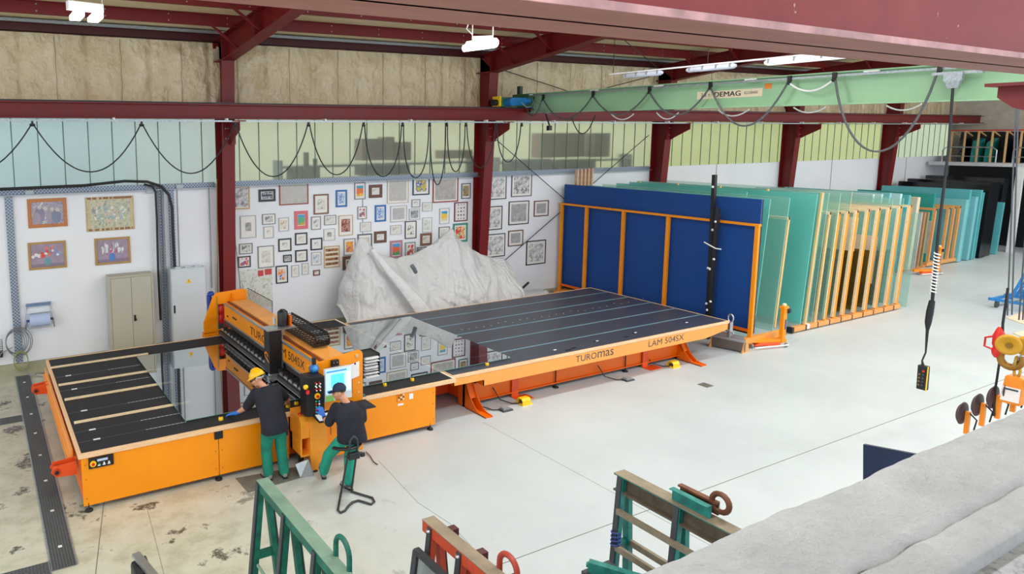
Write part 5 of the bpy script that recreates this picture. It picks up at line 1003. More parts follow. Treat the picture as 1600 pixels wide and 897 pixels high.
for args in (
 (A6(55, 158, 155, 300), 'wood', .035, .05, printm('ink', ('#dcd9da', '#4c4a50')), 'light wood framed newspaper print beside the first red column'),
 (A6(210, 178, 312, 253), 'black', .06, .06, printm('rows', ('#39414c', '#3a4654', '#cfd4da')), 'landscape black frame with white lettering rows, top left of the collection'),
 (A6(335, 135, 512, 272), 'red', .03, .0, ET, 'large red-brown framed grey etching, left half of the top row'),
 (A6(545, 208, 636, 330), 'brown', .04, .2, SK2, 'upright brown framed drawing with cream mount right of large etching'),
 (A6(680, 182, 748, 286), 'blue', .05, .12, printm('blot', ('#dfe4ee', '#6f9bd0', '#c9d6ea', '#4d7fc0')), 'first bright blue framed print, above the book picture'),
 (A6(793, 137, 860, 240), 'grey', .025, .15, printm('scene', ('#3f9fc0', '#e8743a', '#f0c040')), 'thin grey frame with turquoise and orange painting in top row'),
 (A6(882, 150, 962, 230), 'dbrown', .09, .12, SK, 'thick brown square frame with tiny print, top row right'),
 (A6(98, 338, 195, 475), 'lgrey', .02, .3, printm('ink', ('#b9b7b3', '#55555a')), 'large pale frame with small standing figure near the column'),
 (A6(232, 328, 312, 392), 'grey', .02, .18, printm('sketch', ('#d2d2d2', '#55575c')), 'landscape grey frame with dark tree sketch under the lettering picture'),
 (A6(240, 404, 302, 476), 'lgrey', .02, .3, SK2, 'small pale frame with tiny question-mark like sketch'),
 (A6(332, 350, 394, 434), 'lgrey', .02, .15, printm('sketch', ('#e4e2de', '#c9a24c')), 'pale frame with yellow touched sketch left of the coral frame'),
 (A6(428, 310, 510, 420), 'coral', .09, .05, printm('scene', ('#3f9fd0', '#59b08a', '#c8a83c')), 'coral red framed blue seaside picture'),
 (A6(530, 344, 588, 424), 'grey', .02, .2, printm('sketch', ('#e4e2de', '#7a7d92')), 'small grey frame with four faint figures right of the coral frame'),
 (A6(610, 336, 682, 395), 'grey', .02, .12, SK2, 'landscape grey frame with fine pen sketch left of the book picture'),
 (A6(697, 336, 784, 460), 'tan', .02, .16, printm('blot', ('#6a3a38', '#8c4c44', '#c98f7c', '#5a3034')), 'pale framed dark red book picture in the middle of the wall'),
 (A6(812, 283, 868, 360), 'grey', .02, .15, printm('blot', ('#e4e4ea', '#e4e4ea', '#c04a50', '#5b86c0')), 'small grey frame with four coloured portraits'),
 (A6(918, 274, 985, 375), 'blue', .05, .1, printm('blot', ('#dfe4ee', '#6f9bd0', '#c9d6ea', '#4d7fc0')), 'second bright blue framed print, right of the four portraits'),
 (A6(828, 378, 895, 436), 'lgrey', .02, .12, SK, 'landscape pale frame under the four coloured portraits'),
 (A6(330, 478, 409, 556), 'black', .035, .25, INK, 'black square frame with small eyes drawing, left of three similar'),
 (A6(432, 443, 506, 517), 'black', .035, .2, SK, 'black square frame with faint drawing under the coral frame'),
 (A6(526, 475, 597, 548), 'black', .035, .28, INK, 'black square frame right under the four faint figures'),
 (A6(606, 418, 675, 490), 'lgrey', .012, .3, printm('ink', ('#b8b8bc', '#222228')), 'white frame with two black upright shapes'),
 (A6(92, 508, 173, 572), 'grey', .025, .12, printm('sketch', ('#d8d8d8', '#4a4c50')), 'landscape grey frame with black swirl near the first column'),
 (A6(84, 586, 161, 654), 'black', .03, .1, printm('blot', ('#e8e8ec', '#e8e8ec', '#d04a48', '#3a7ac0')), 'black frame with red and blue cartoon, lowest near the column'),
 (A6(205, 522, 304, 656), 'grey', .025, .2, printm('sketch', ('#dddcd8', '#c5c2bc')), 'large upright grey frame with very faint drawing above the map'),
 (A6(360, 577, 411, 622), 'black', .03, .1, printm('ink', ('#b8bcc0', '#3a3d42')), 'small dark landscape frame with grey scribble'),
 (A6(433, 547, 507, 620), 'black', .035, .2, SK2, 'black square frame left of the shelf picture, lower row'),
 (A6(531, 560, 592, 640), 'lgrey', .02, .15, printm('sketch', ('#dfe1e4', '#8aa0b4')), 'pale blue-grey framed four-part print beside the shelf picture'),
 (A6(608, 523, 704, 655), 'tan', .03, .04, printm('rows', ('#4d3c40', '#e6dccb', '#c98a50')), 'beige framed picture of filled shelves, lower middle'),
 (A6(728, 478, 799, 580), 'grey', .025, .15, printm('blot', ('#d66a9a', '#f0b43c', '#e88a3c', '#8a6ab0')), 'grey frame with yellow and pink picture beside the sheeting'),
 (A6(812, 450, 900, 580), 'dgrey', .035, .12, ETB, 'dark frame half hidden by the left tip of the plastic sheet'),
 (A6(914, 434, 988, 504), 'dbrown', .08, .14, SK, 'brown frame with small mask print between the two sheet peaks'),
 (A6(722, 585, 800, 668), 'dbrown', .09, .14, printm('ink', ('#cfc8b8', '#4a463e')), 'thick brown frame just left of the plastic sheeting'),
 (A6(315, 643, 388, 750), 'black', .03, .15, printm('blot', ('#d24a3c', '#f0923c', '#d8d8e0', '#4b5ba0')), 'black upright frame with orange and blue poster beside the map'),
 (A6(410, 640, 456, 712), 'lgrey', .018, .2, SK, 'narrow pale frame with thin line, lowest row'),
 (A6(473, 628, 514, 698), 'lgrey', .018, .2, SK, 'narrow pale frame with round sketch, lowest row'),
 (A6(542, 670, 583, 703), 'maroon', .03, .12, SK2, 'tiny mauve landscape frame, lowest picture of all'),
 (B6(213, 112, 342, 262), 'tan', .012, .08, ET, 'large unframed-looking beige print hanging high left of the navy frame'),
 (B6(368, 103, 470, 213), 'navy', .035, .14, printm('blot', ('#f0f0f4', '#4a64a8', '#e0c040', '#4a9a6a')), 'dark navy frame with colourful beach crowd picture'),
 (B6(490, 105, 645, 257), 'red', .035, .06, printm('etch', ('#cfcbc3', '#8f8a86')), 'large red framed landscape etching left of the second column'),
 (B6(665, 142, 720, 235), 'dgrey', .025, .12, printm('blot', ('#565a54', '#8a8c80', '#c8a050', '#55606a')), 'slim dark grey frame beside the second red column'),
 (B6(362, 240, 413, 288), 'grey', .02, .22, INK, 'tiny grey frame under the navy framed crowd picture'),
 (B6(427, 257, 487, 312), 'lgrey', .02, .15, SK, 'small pale square frame under the red framed etching left corner'),
 (B6(232, 278, 332, 376), 'lgrey', .018, .12, printm('etch', ('#d4d3d2', '#97989c')), 'pale landscape frame with grey shore print below the beige print'),
 (B6(346, 296, 412, 364), 'lgrey', .018, .12, printm('ink', ('#b4b6ba', '#45484e')), 'pale frame with dark crowded engraving'),
 (B6(531, 293, 591, 389), 'lgrey', .02, .17, printm('scene', ('#2f9fd0', '#f0c848', '#e0d8b0')), 'slim frame with bright blue sky and yellow hill'),
 (B6(621, 256, 702, 373), 'maroon', .035, .06, printm('dots', ('#e6e2e4', '#3c3440')), 'maroon frame with rows of small dark insects'),
 (B6(613, 385, 702, 500), 'green', .06, .1, printm('blot', ('#d84a3c', '#d84a3c', '#f0d8a0', '#3c6a90')), 'green framed red picture at the foot of second column'),
 (B6(527, 407, 592, 505), 'dgrey', .02, .12, SK, 'thin dark frame left of the green framed picture'),
 (B6(428, 350, 485, 440), 'lgrey', .015, .15, printm('sketch', ('#e4e2de', '#b6bdb6')), 'very pale upright sketch between shore print and blue sky picture'),
 (B6(321, 372, 390, 478), 'black', .022, .2, printm('sketch', ('#e8e7e4', '#70645a')), 'upright thin black frame with small animal drawing'),
 (B6(232, 397, 300, 453), 'lgrey', .02, .12, SK2, 'landscape pale frame under the shore print'),
 (B6(230, 490, 305, 598), 'pink', .07, .06, printm('scene', ('#4a9ad0', '#e0694a', '#59a06a')), 'pink-mauve framed house picture between the two sheet peaks'),
 (B6(321, 500, 385, 598), 'teal', .035, .12, printm('blot', ('#e4e0d8', '#e4e0d8', '#d83a34', '#3a8a8a')), 'grey-teal frame with red round figure between sheet peaks'),
 (B6(393, 530, 450, 576), 'dgrey', .005, .0, printm('ink', ('#c4c4c6', '#2c2c30')), 'small frameless black and white photo above the sheeting'),
 (B6(415, 446, 484, 520), 'brown', .07, .14, SK2, 'brown frame with small print just above the right sheet peak'),
 (B6(820, 95, 938, 240), 'black', .025, .08, INK, 'black framed railway drawing immediately right of second column'),
 (B6(970, 83, 1093, 222), 'dgrey', .025, .1, printm('ink', ('#dcdcdc', '#4a4c52')), 'dark framed busy street drawing, top right of all pictures'),
 (B6(815, 282, 912, 425), 'black', .025, .08, INK, 'black framed crowd drawing beside second column, middle row'),
 (B6(953, 250, 1075, 392), 'black', .025, .1, printm('etch', ('#d9d9da', '#6c6e74')), 'black framed grey town engraving in middle of right group'),
 (B6(1107, 247, 1195, 342), 'dbrown', .03, .15, printm('etch', ('#cfcfcf', '#76787c')), 'brown framed drawing nearest to the navy board'),
 (B6(810, 450, 930, 590), 'black', .025, .08, INK, 'black framed drawing just above the right end of the sheeting'),
 (B6(950, 428, 1040, 523), 'dbrown', .03, .14, printm('etch', ('#cfcfcf', '#76787c')), 'brown framed drawing beside the rising black rod'),
 (B6(1060, 490, 1177, 635), 'black', .03, .1, INK, 'black framed arches drawing, lowest right of all pictures'),
): picture(*args[0], *args[1:])
# four pictures on the left
o, (X0, X1, Z0, Z1) = picture(43, 310, 104.5, 355, 'orange', .08, .0, printm('blot', ('#8f8aa8', '#b3a9b8', '#a39aa8', '#d9d3d2')), 'wide orange-brown framed painting of seated people, upper left wall')
m = MB(); random.seed(11)
def blob(m, x, z, rx, rz, y, n=10): m.add([(x + rx * math.cos(2 * math.pi * k / n), y, z + rz * math.sin(2 * math.pi * k / n)) for k in range(n)], [tuple(range(n))], False)
for (u, w_, rx, rz, c) in ((.3, .45, .13, .22, 0), (.22, .3, .1, .2, 1), (.55, .4, .1, .2, 1), (.72, .35, .12, .2, 2), (.62, .62, .05, .06, 3), (.45, .65, .05, .06, 3), (.3, .7, .05, .06, 3), (.75, .6, .05, .06, 3)):
    m.m = c; blob(m, X0 + (X1 - X0) * u, Z0 + (Z1 - Z0) * w_, rx * 0.9, rz * 0.8, YW - 0.0185 - 0.0003 * c)
m.build('painted_figures', [mat('#8f8aa2', 0.5), mat('#a79cac', 0.5), mat('#838aa4', 0.5), mat('#cfc6c2', 0.5)], o)
o, (X0, X1, Z0, Z1) = picture(134, 307, 209, 360, 'tan', .01, .08, printm('blot', ('#a8b8a8', '#d0ccb0', '#c9c0a8', '#8fa0a0')), 'large beige village tapestry with lettered border, upper wall', 'wall_tapestry', mat('#cfc19c', 0.8, 0, 0.15, 30))
m = MB(); random.seed(4)
for i in range(34):
    u = i / 33
    for zz in (0.035, 0.965):
        if random.random() < 0.75: x = X0 + (X1 - X0) * (0.05 + 0.9 * u); z = Z0 + (Z1 - Z0) * zz; m.box(x - 0.012, x + 0.012, YW - 0.017, YW - 0.0142, z - 0.03, z + 0.03)
m.build('border_lettering', mat('#8d5a3c', 0.7), o)
m = MB(); random.seed(8)
for i in range(110): m.m = i % 4; blob(m, random.uniform(X0 + 0.2, X1 - 0.2), random.uniform(Z0 + 0.2, Z1 - 0.25), random.uniform(.015, .045), random.uniform(.015, .04), YW - 0.0175 - i * 0.00004, 6)
m.build('woven_figures', [mat('#e6e2d0', 0.8), mat('#9fb8b0', 0.8), mat('#d6c0ae', 0.8), mat('#b0c2cc', 0.8)], o)
for box_, lab, seed, vx, cols in (((44, 377.5, 103.5, 420), 'gold framed flower painting with red and white blooms, lower left wall', 2, .5, ('#d8504a', '#e8e4e4', '#e0826a', '#8a9ac0')), ((148, 371, 203.5, 412.5), 'gold framed painting of white lilies in a blue vase', 6, .47, ('#e6e4ea', '#b9c4c4', '#e6e4ea', '#b86a86'))):
    o, (X0, X1, Z0, Z1) = picture(*box_, 'gold', .05, .0, mat('#a491a6', 0.5, 0, 0.2, 3), lab)
    W_ = X1 - X0; H_ = Z1 - Z0; m = MB(); random.seed(seed)
    m.m = 4; blob(m, X0 + W_ * vx, Z0 + H_ * 0.27, .08, .10, YW - 0.0185, 14)
    m.m = 5; m.box(X0 + .05, X1 - .05, YW - 0.0182, YW - 0.017, Z0 + .05, Z0 + H_ * 0.2)
    for i in range(30):
        an = random.uniform(0.1, math.pi - 0.1); rr = random.uniform(0.05, 0.34) * H_; m.m = i % 4
        rx, rz = (random.uniform(.025, .05),) * 2 if seed == 2 else (random.uniform(.015, .03), random.uniform(.04, .07))
        blob(m, X0 + W_ * vx + rr * math.cos(an) * 1.5, Z0 + H_ * 0.44 + rr * math.sin(an), rx, rz, YW - 0.019 - i * 0.0001, 8)
    m.build('painted_bouquet', [mat(c, 0.5) for c in cols] + [mat('#6f9aa8' if seed == 2 else '#5a86c8', 0.4), mat('#8d7c92', 0.6)], o)
# unframed map
a = AY(350 + 92 / 3.9, 250 + 672 / 3.9, YW); b = AY(350 + 298 / 3.9, 250 + 888 / 3.9, YW)
mp = T('wall_map', 'unframed pale green street map pinned low near the first column', 'map', ((a.x + b.x) / 2, YW, (a.z + b.z) / 2))
mbox(a.x, b.x, YW - 0.006, YW - 0.001, b.z, a.z).build('sheet', printm('blot', ('#c3cfae', '#d9dcd6', '#dfe0de', '#b9bcb6')), mp)
m = MB(); m.box(b.x - 0.42, b.x - 0.26, YW - 0.008, YW - 0.006, a.z - 0.22, a.z - 0.06); m.box(b.x - 0.22, b.x - 0.02, YW - 0.008, YW - 0.006, a.z - 0.20, a.z - 0.04); m.build('title_block', mat('#c9474a', 0.5), mp)
m = MB(); random.seed(9)
for i in range(26):
    p = Vector((random.uniform(a.x + .1, b.x - .5), YW - 0.0068, random.uniform(b.z + .1, a.z - .3))); an = random.uniform(0, 3.14); d = Vector((math.cos(an), 0, math.sin(an))) * random.uniform(.1, .4)
    q = p + d; q.x = min(max(q.x, a.x + .02), b.x - .02); q.z = min(max(q.z, b.z + .02), a.z - .02); m.bar(p, q, 0.008, 0.0008, (0, 1, 0))
m.build('printed_roads', mat('#a6a49e', 0.7), mp)
# steel cabinet
cb = T('steel_cabinet', 'grey-beige two-door steel cabinet against the white wall', 'cabinet', (3.28, 17.35, 0.05))
CAB = mat('#b5b3a2', 0.5, 0, 0.02); CABD = mat('#bcbaa9', 0.45, 0, 0.02)
a = AY(172, 437, 17.05); x0, x1, y0, zt = 2.78, 3.90, 17.12, 2.10
x0 = AY(172, 500, y0).x; x1 = AY(241, 470, y0).x; zt = AY(205, 430, y0).z
m = MB(); m.box(x0, x1, y0 + 0.03, 17.5, 0.06, zt); m.box(x0 + 0.04, x1 - 0.04, y0 + 0.06, 17.5, 0.0, 0.06); m.box(x0, x0 + 0.05, y0, y0 + 0.03, 0.06, zt); m.box(x1 - 0.05, x1, y0, y0 + 0.03, 0.06, zt); m.box(x0 + 0.05, x1 - 0.05, y0, y0 + 0.03, zt - 0.05, zt); m.build('body', CAB, cb, 0.004)
xm = (x0 + x1) / 2
for (a_, b_2) in ((x0 + 0.056, xm - 0.004), (xm + 0.004, x1 - 0.056)):
    d_ = mbox(a_, b_2, y0 + 0.004, y0 + 0.028, 0.12, zt - 0.056).build('door', CABD, cb, 0.003)
    if a_ > xm: m = MB(); m.box(a_ + 0.03, a_ + 0.07, y0 - 0.012, y0 + 0.004, 1.05, 1.20); m.bar((a_ + 0.05, y0 - 0.02, 1.16), (a_ + 0.09, y0 - 0.02, 1.06), 0.015, 0.015); m.build('handle', BLACK, d_)
# electrical cabinet
y0 = 17.2; x0 = AY(268, 470, y0).x; x1 = AY(322, 440, y0).x; zt = AY(295, 419, y0).z
ec = T('electrical_cabinet', 'white electrical cabinet with yellow warning triangle by the red column', 'electrical cabinet', ((x0 + x1) / 2, 17.35, 0.05))
EW = mat('#c9d3da', 0.45, 0, 0.02)
mbox(x0, x1, y0 + 0.03, 17.5, 0.0, zt).build('body', EW, ec, 0.006)
d_ = mbox(x0 + 0.02, x1 - 0.02, y0, y0 + 0.028, 0.1, zt - 0.03).build('door', mat('#d3dbe1', 0.4, 0, 0.02), ec, 0.004)
mbox(x0 + 0.05, x0 + 0.09, y0 - 0.012, y0, 1.10, 1.30).build('handle', BLACK, d_)
xm = (x0 + x1) / 2; zz = zt - 0.38
m = MB(); m.prism([(xm - 0.07, zz), (xm + 0.07, zz), (xm, zz + 0.12)], 'y', y0 - 0.003, y0); m.build('warning_sign', YELLOW, d_)
m = MB(); m.prism([(xm - 0.008, zz + 0.015), (xm + 0.012, zz + 0.05), (xm - 0.002, zz + 0.05), (xm + 0.008, zz + 0.09), (xm - 0.016, zz + 0.045), (xm, zz + 0.045)], 'y', y0 - 0.004, y0 - 0.003); m.build('warning_bolt', BLACK, d_)
m = MB()
for i in range(3): m.box(x0 + 0.15 + i * 0.25, x0 + 0.3 + i * 0.25, 17.3, 17.4, zt, zt + 0.03)
m.build('gland_plate', EW, ec)
# paper roll holder
a = AY(42, 478, 17.5); b = AY(78, 474, 17.5); c = AY(48, 511, 17.5)
ph = T('paper_roll_holder', 'wall holder with light blue paper towel roll, left wall', 'paper roll holder', ((a.x + b.x) / 2, 17.55, c.z))
xl, xr, z1_, z0_ = a.x, b.x, a.z, c.z
m = MB()
for x in (xl, xr): s_ = 0.06 if x == xr else -0.06; m.tube([(x, 17.58, z1_), (x + s_ * 0.6, 17.56, z1_ - 0.22), (x + s_, 17.52, z1_ - 0.35), (x + s_, 17.42, z1_ - 0.55), (x + s_ * 0.5, 17.36, z0_ + 0.15), (x, 17.34, z0_)], 0.012)
m.tube([(xl, 17.5, z1_ - 0.2), (xr, 17.5, z1_ - 0.2)], 0.010); m.tube([(xl, 17.34, z0_), (xr, 17.34, z0_)], 0.010); m.build('wire_bracket', STEEL, ph)
mbox(xl - 0.02, xr + 0.02, 17.5, 17.59, z1_ - 0.03, z1_ + 0.03).build('tear_bar', mat('#6d87a8', 0.4), ph)
zr = (z0_ + 0.15) + 0.02; m = MB(); m.cyl((xl + 0.03, 17.40, zr), (xr - 0.03, 17.40, zr), 0.15, n=28); m.build('paper_roll', mat('#b3c6e6', 0.8, 0, 0.03), ph)
m = MB(); m.cyl((xl - 0.04, 17.40, zr), (xr + 0.04, 17.40, zr), 0.03); m.build('spindle', mat('#2f4a78', 0.4), ph)
# coiled cables
cc_ = AY(27, 535, 17.45); ck = T('coiled_cables', 'loops of grey and green cable hanging on the far left tray', 'cable coil', (cc_.x, 17.5, cc_.z))
for k_ in range(5):
    r_x = 0.20 + 0.02 * k_; r_z = 0.26 + 0.02 * k_; MB().tube([(cc_.x + (k_ - 2) * 0.02 + r_x * math.cos(a_ * math.pi / 14), 17.46 - 0.012 * k_, cc_.z + (k_ % 3) * 0.02 + r_z * math.sin(a_ * math.pi / 14)) for a_ in range(28)], 0.011, 6, closed=True).build('loop', mat('#7d8088', 0.5), ck)
z2_ = cc_.z - 0.42
for k_ in range(2): MB().tube([(cc_.x + 0.05 + 0.15 * math.cos(a_ * math.pi / 10), 17.40 - 0.01 * k_, z2_ + 0.22 * math.sin(a_ * math.pi / 10) - 0.03 * k_) for a_ in range(20)], 0.012, 6, closed=True).build('green_loop', mat('#8f9a5c', 0.5), ck)
MB().tube([(cc_.x + 0.05, 17.42, z2_ - 0.2), (cc_.x + 0.2, 17.3, 0.03), (cc_.x + 0.45, 17.1, 0.012), (1.3, 16.9, 0.012), (1.8, 16.7, 0.012)], 0.012, 6).build('cable_tail', CABLEG, ck)
MB().tube([(cc_.x - 0.1, 17.45, cc_.z - 0.1), (cc_.x - 0.35, 17.45, 0.6), (cc_.x - 0.5, 17.42, 0.3)], 0.01, 6).build('cable_tail', CABLEG, ck)
o = AY(0, 545, 17.5); wb = T('wire_basket', 'dark wire basket partly cut by the left picture edge', 'wire basket', (o.x, 17.5, o.z - 0.2))
m = MB()
for i in range(8): m.tube([(o.x - 0.3, 17.45, o.z + 0.22 - i * 0.05), (o.x + 0.06, 17.45, o.z + 0.22 - i * 0.05)], 0.006, 6)
for i in range(6): m.tube([(o.x - 0.3 + i * 0.07, 17.45, o.z + 0.22), (o.x - 0.3 + i * 0.07, 17.45, o.z - 0.16)], 0.006, 6)
m.build('wire_mesh', DGREY, wb); mbox(o.x - 0.28, o.x + 0.05, 17.46, 17.58, o.z - 0.2, o.z - 0.08).build('content', BLACK, wb)
# thick black hose over the tray, curving down
hz = [AY(*p, 17.42) for p in ((-30, 297), (60, 293), (130, 290), (195, 283), (230, 284), (252, 291), (264, 305), (269, 325), (270, 360), (272, 400), (273, 417))]
o = MB().tube(hz, 0.035, 10).build('black_hose', CABLE); tag(o, 'thick black hose arching over the tray down to the white cabinet', 'hose')
hz = [AY(*p, 17.45) for p in ((225, 288), (238, 291), (243, 300), (245, 340), (247, 420), (251, 500))]
o = MB().tube(hz, 0.028, 8).build('black_conduit', CABLE); tag(o, 'thinner black conduit running down beside the steel cabinet', 'conduit')
for k_, px in enumerate((249, 255)):
    o = MB().tube([AY(px - 2, 290, 17.5), AY(px + 2, 400, 17.5), AY(px + 6, 500, 17.5)], 0.02, 8).build('grey_conduit', CABLEG); tag(o, ('left' if k_ == 0 else 'right') + ' light grey pipe running down between the cabinets', 'conduit')
o = MB().tube([AY(326, 285, 17.55), AY(329, 370, 17.55), AY(331, 450, 17.55)], 0.012, 8).build('grey_conduit', GREY); tag(o, 'thin grey pipe on the wall left of the first red column', 'conduit')
for k_, (px0, px1) in enumerate(((339, 340), (364, 372))):
    pts = [AY(px0, 280 if k_ == 0 else 300, 17.5), AY(px0 + (px1 - px0) * 0.5, 380, 17.48), AY(px1 + 6 * k_, 470, 17.5)]
    pts.append(Vector((pts[-1].x, 17.48, 0.02))); o = MB().tube(pts, 0.012, 6).build('thin_cable', CABLEG if k_ else GOLD); tag(o, ['thin brown cable running down the left side of first red column', 'thin grey cable slanting right at the foot of first column'][k_], 'cable')
for k_, (px, py) in enumerate(((46, 300), (234, 297), (281, 291))):
    a = AY(px, py, 17.5); o = mbox(a.x - 0.09, a.x + 0.09, 17.5, 17.595, a.z - 0.08, a.z + 0.04).build('junction_box', mat('#b9c0c8', 0.5), None, 0.01); tag(o, 'small grey junction box under the cable tray, %s from the left' % ['first', 'second', 'third'][k_], 'junction box', 'junction boxes under the tray')
# festoon cables under the far runway
def sag(a, b, drop, n=18):
    a = Vector(a); b = Vector(b); w = (b - a).length; hair = min(1.0, max(0.0, drop / w - 0.55)); pts = []
    for i in range(n + 1):
        u = i / n; par = (u, 4 * u * (1 - u)); th = math.pi * u; el = (0.5 - 0.5 * math.cos(th), math.sin(th) ** 0.8)
        uu = par[0] * (1 - hair) + el[0] * hair; dd = par[1] * (1 - hair) + el[1] * hair
        p = a + (b - a) * uu; p.z -= drop * dd; pts.append(p)
    return pts
HX = [-1.3, 1.16, 3.42, 5.62, 7.56, 9.15, 10.36, 11.24, 11.82, 12.49, 13.58, 14.55]; LZ = [4.78, 4.75, 4.65, 4.51, 4.50, 4.41, 4.34, 4.12, 4.47, 4.56, 4.70]
fc_ = T('festoon_cable', 'black crane supply cable hanging in loops below the far runway beam', 'festoon cable', (7, 16.2, 5.8))
for i in range(len(HX) - 1):
    MB().tube(sag((HX[i] + 0.03, 16.2, 5.76), (HX[i + 1] - 0.03, 16.2, 5.76), 5.76 - LZ[i]), 0.016, 6).build('cable_loop', CABLE, fc_)
for x in HX: m = MB(); m.box(x - 0.02, x + 0.02, 16.17, 16.23, 5.78, 5.85); m.ell((x, 16.2, 5.77), (0.06, 0.03, 0.035), 10, 6); m.build('cable_trolley', BLACK, fc_)
p = [AY(846, 205, 16.2), AY(848, 225, 16.2), AY(828, 258, 16.2), AY(812, 256, 16.2), AY(797, 235, 16.2), AY(775, 195, 16.2)]
# ================================================================== CRANE BRIDGE
br = T('crane_bridge', 'pale green overhead crane bridge girder with maker plate', 'crane bridge', (15.1, 9, 6.0))
def zb_(y): return 6.155 - (17.3 - y) * 0.0115
def zt_(y): return 6.735 - (17.3 - y) * 0.006
ya, yb = 17.05, 1.0
m = MB(); xc = 15.12
def slab(x0, x1, f0, f1): m.hexa([(x0, ya, f0(ya)), (x1, ya, f0(ya)), (x1, yb, f0(yb)), (x0, yb, f0(yb))], [(x0, ya, f1(ya)), (x1, ya, f1(ya)), (x1, yb, f1(yb)), (x0, yb, f1(yb))])
slab(xc - 0.01, xc + 0.01, zb_, zt_); slab(xc - 0.14, xc + 0.14, zb_, lambda y: zb_(y) + 0.025); slab(xc - 0.14, xc + 0.14, lambda y: zt_(y) - 0.025, zt_)
m.build('girder', GREEN, br)
m = MB(); slab2 = m
m.hexa([(xc - 0.2, ya, zt_(ya) - 0.10), (xc - 0.17, ya, zt_(ya) - 0.10), (xc - 0.17, yb, zt_(yb) - 0.10), (xc - 0.2, yb, zt_(yb) - 0.10)], [(xc - 0.2, ya, zt_(ya) - 0.06), (xc - 0.17, ya, zt_(ya) - 0.06), (xc - 0.17, yb, zt_(yb) - 0.06), (xc - 0.2, yb, zt_(yb) - 0.06)]); m.build('cable_rail', GALV, br)
m = MB()
for y in (16.4, 13.9, 11.9, 9.6, 7.3, 5.2, 3.0): m.box(xc - 0.2, xc - 0.0, y - 0.03, y + 0.03, zt_(y) - 0.06, zt_(y) - 0.03); m.box(xc - 0.22, xc - 0.16, y - 0.2, y + 0.05, zt_(y) - 0.055, zt_(y) - 0.03)
m.build('rail_bracket', WHITE, br)
mbox(xc - 0.016, xc - 0.0105, 9.36, 10.9, 6.29, 6.465).build('maker_plate', mat('#e6d8be', 0.5, 0, 0.03), br)
text('3,2 t', (xc - 0.017, 10.80, 6.335), (0, -1, 0), (0, 0, 1), 0.22, DGREY, br, 'plate_lettering', 0.09, 0.002)
bold3('DEMAG', (xc - 0.017, 10.47, 6.325), (0, -1, 0), (0, 0, 1), 0.62, BLACK, br, 'plate_lettering', 0.11)
text('82238400', (xc - 0.017, 9.76, 6.35), (0, -1, 0), (0, 0, 1), 0.30, DGREY, br, 'plate_lettering', 0.06, 0.0, 0.002)
mbox(xc - 0.016, xc - 0.0105, 9.17, 9.32, 6.44, 6.55).build('orange_sticker', mat('#f08a3c', 0.5), br)
# end truck
m = MB(); m.box(xc - 1.3, xc + 1.3, 16.33, 16.57, 6.33, 6.60); m.box(xc - 0.25, xc + 0.25, 16.3, 17.0, 6.5, 6.72); m.build('end_truck', DGREEN, br)
for dx in (-1.05, 1.05): MB().cyl((xc + dx, 16.40, 6.40), (xc + dx, 16.50, 6.40), 0.09, n=18).build('wheel', DGREY, br)
BLM = mat('#1d78b8', 0.4)
m = MB(); m.cyl((xc - 1.05, 16.33, 6.45), (xc - 1.05, 16.05, 6.45), 0.12, n=20); m.box(xc - 0.98, xc - 0.5, 16.12, 16.32, 6.36, 6.58); m.build('travel_motor', BLM, br, 0.004)
m = MB(); m.cyl((xc - 0.55, 16.2, 6.50), (xc - 0.3, 16.2, 6.50), 0.09, n=18); m.build('gearbox', BLM, br)
m = MB(); m.box(xc - 1.36, xc - 1.3, 16.28, 16.6, 6.33, 6.62); m.build('end_plate', YELLOW, br)
m = MB(); m.cyl((xc - 1.36, 16.42, 6.44), (xc - 1.52, 16.42, 6.44), 0.09, n=18); m.build('buffer', RUBBER, br)
mbox(xc - 0.16, xc - 0.02, 16.35, 16.75, 6.30, 6.55).build('control_box', mat('#1d63b0', 0.4), br, 0.006)
mbox(xc - 0.09, xc + 0.02, 16.85, 16.98, 6.72, 6.98).build('top_box', mat('#2f3b33', 0.5), br)
m = MB(); m.tube([(xc - 0.7, 16.1, 6.45), (xc - 0.6, 16.0, 6.3), (xc - 0.4, 16.0, 6.32), (xc - 0.2, 16.1, 6.5)], 0.014); m.tube([(xc - 0.2, 16.2, 6.6), (xc - 0.25, 15.95, 6.2), (xc - 0.2, 15.4, 6.08), (xc - 0.2, 15.9, 6.2)], 0.012) ; m.build('wiring', CABLEG, br)
a = AY(847, 180, 15.9); o = MB(); o.bar((15.1, 15.8, 6.12), (15.1, 15.62, 5.75), 0.03, 0.03); o.box(15.02, 15.14, 15.56, 15.66, 5.62, 5.76); o.build('limit_switch', BLACK, br)
# bridge festoon
fb = T('bridge_festoon_cable', 'flat cable hanging in loops along the green crane bridge', 'festoon cable', (14.9, 9, 6.5))
HY = [15.70, 13.83, 12.05, 10.43, 8.69, 7.84, 6.16]; LZ2 = [5.93, 6.0, 5.94, 5.66, 6.33, 5.15]
FL = mat('#565a5e', 0.25)
xf = xc - 0.24
MB().tube(sag((xf, 16.45, 6.52), (xf, 15.75, 6.50), 0.45), 0.018, 6).build('cable_loop', FL, fb)
for i in range(6):
    MB().tube(sag((xf, HY[i] - 0.03, 6.50), (xf, HY[i + 1] + 0.03, 6.50), 6.50 - LZ2[i]), 0.02, 6).build('cable_loop', FL if i != 4 else WHITE, fb)
for y in HY: m = MB(); m.box(xf - 0.015, xf + 0.05, y - 0.03, y + 0.03, 6.54, 6.66); m.ell((xf, y, 6.51), (0.03, 0.05, 0.035), 10, 6); m.build('cable_trolley', BLACK, fb)
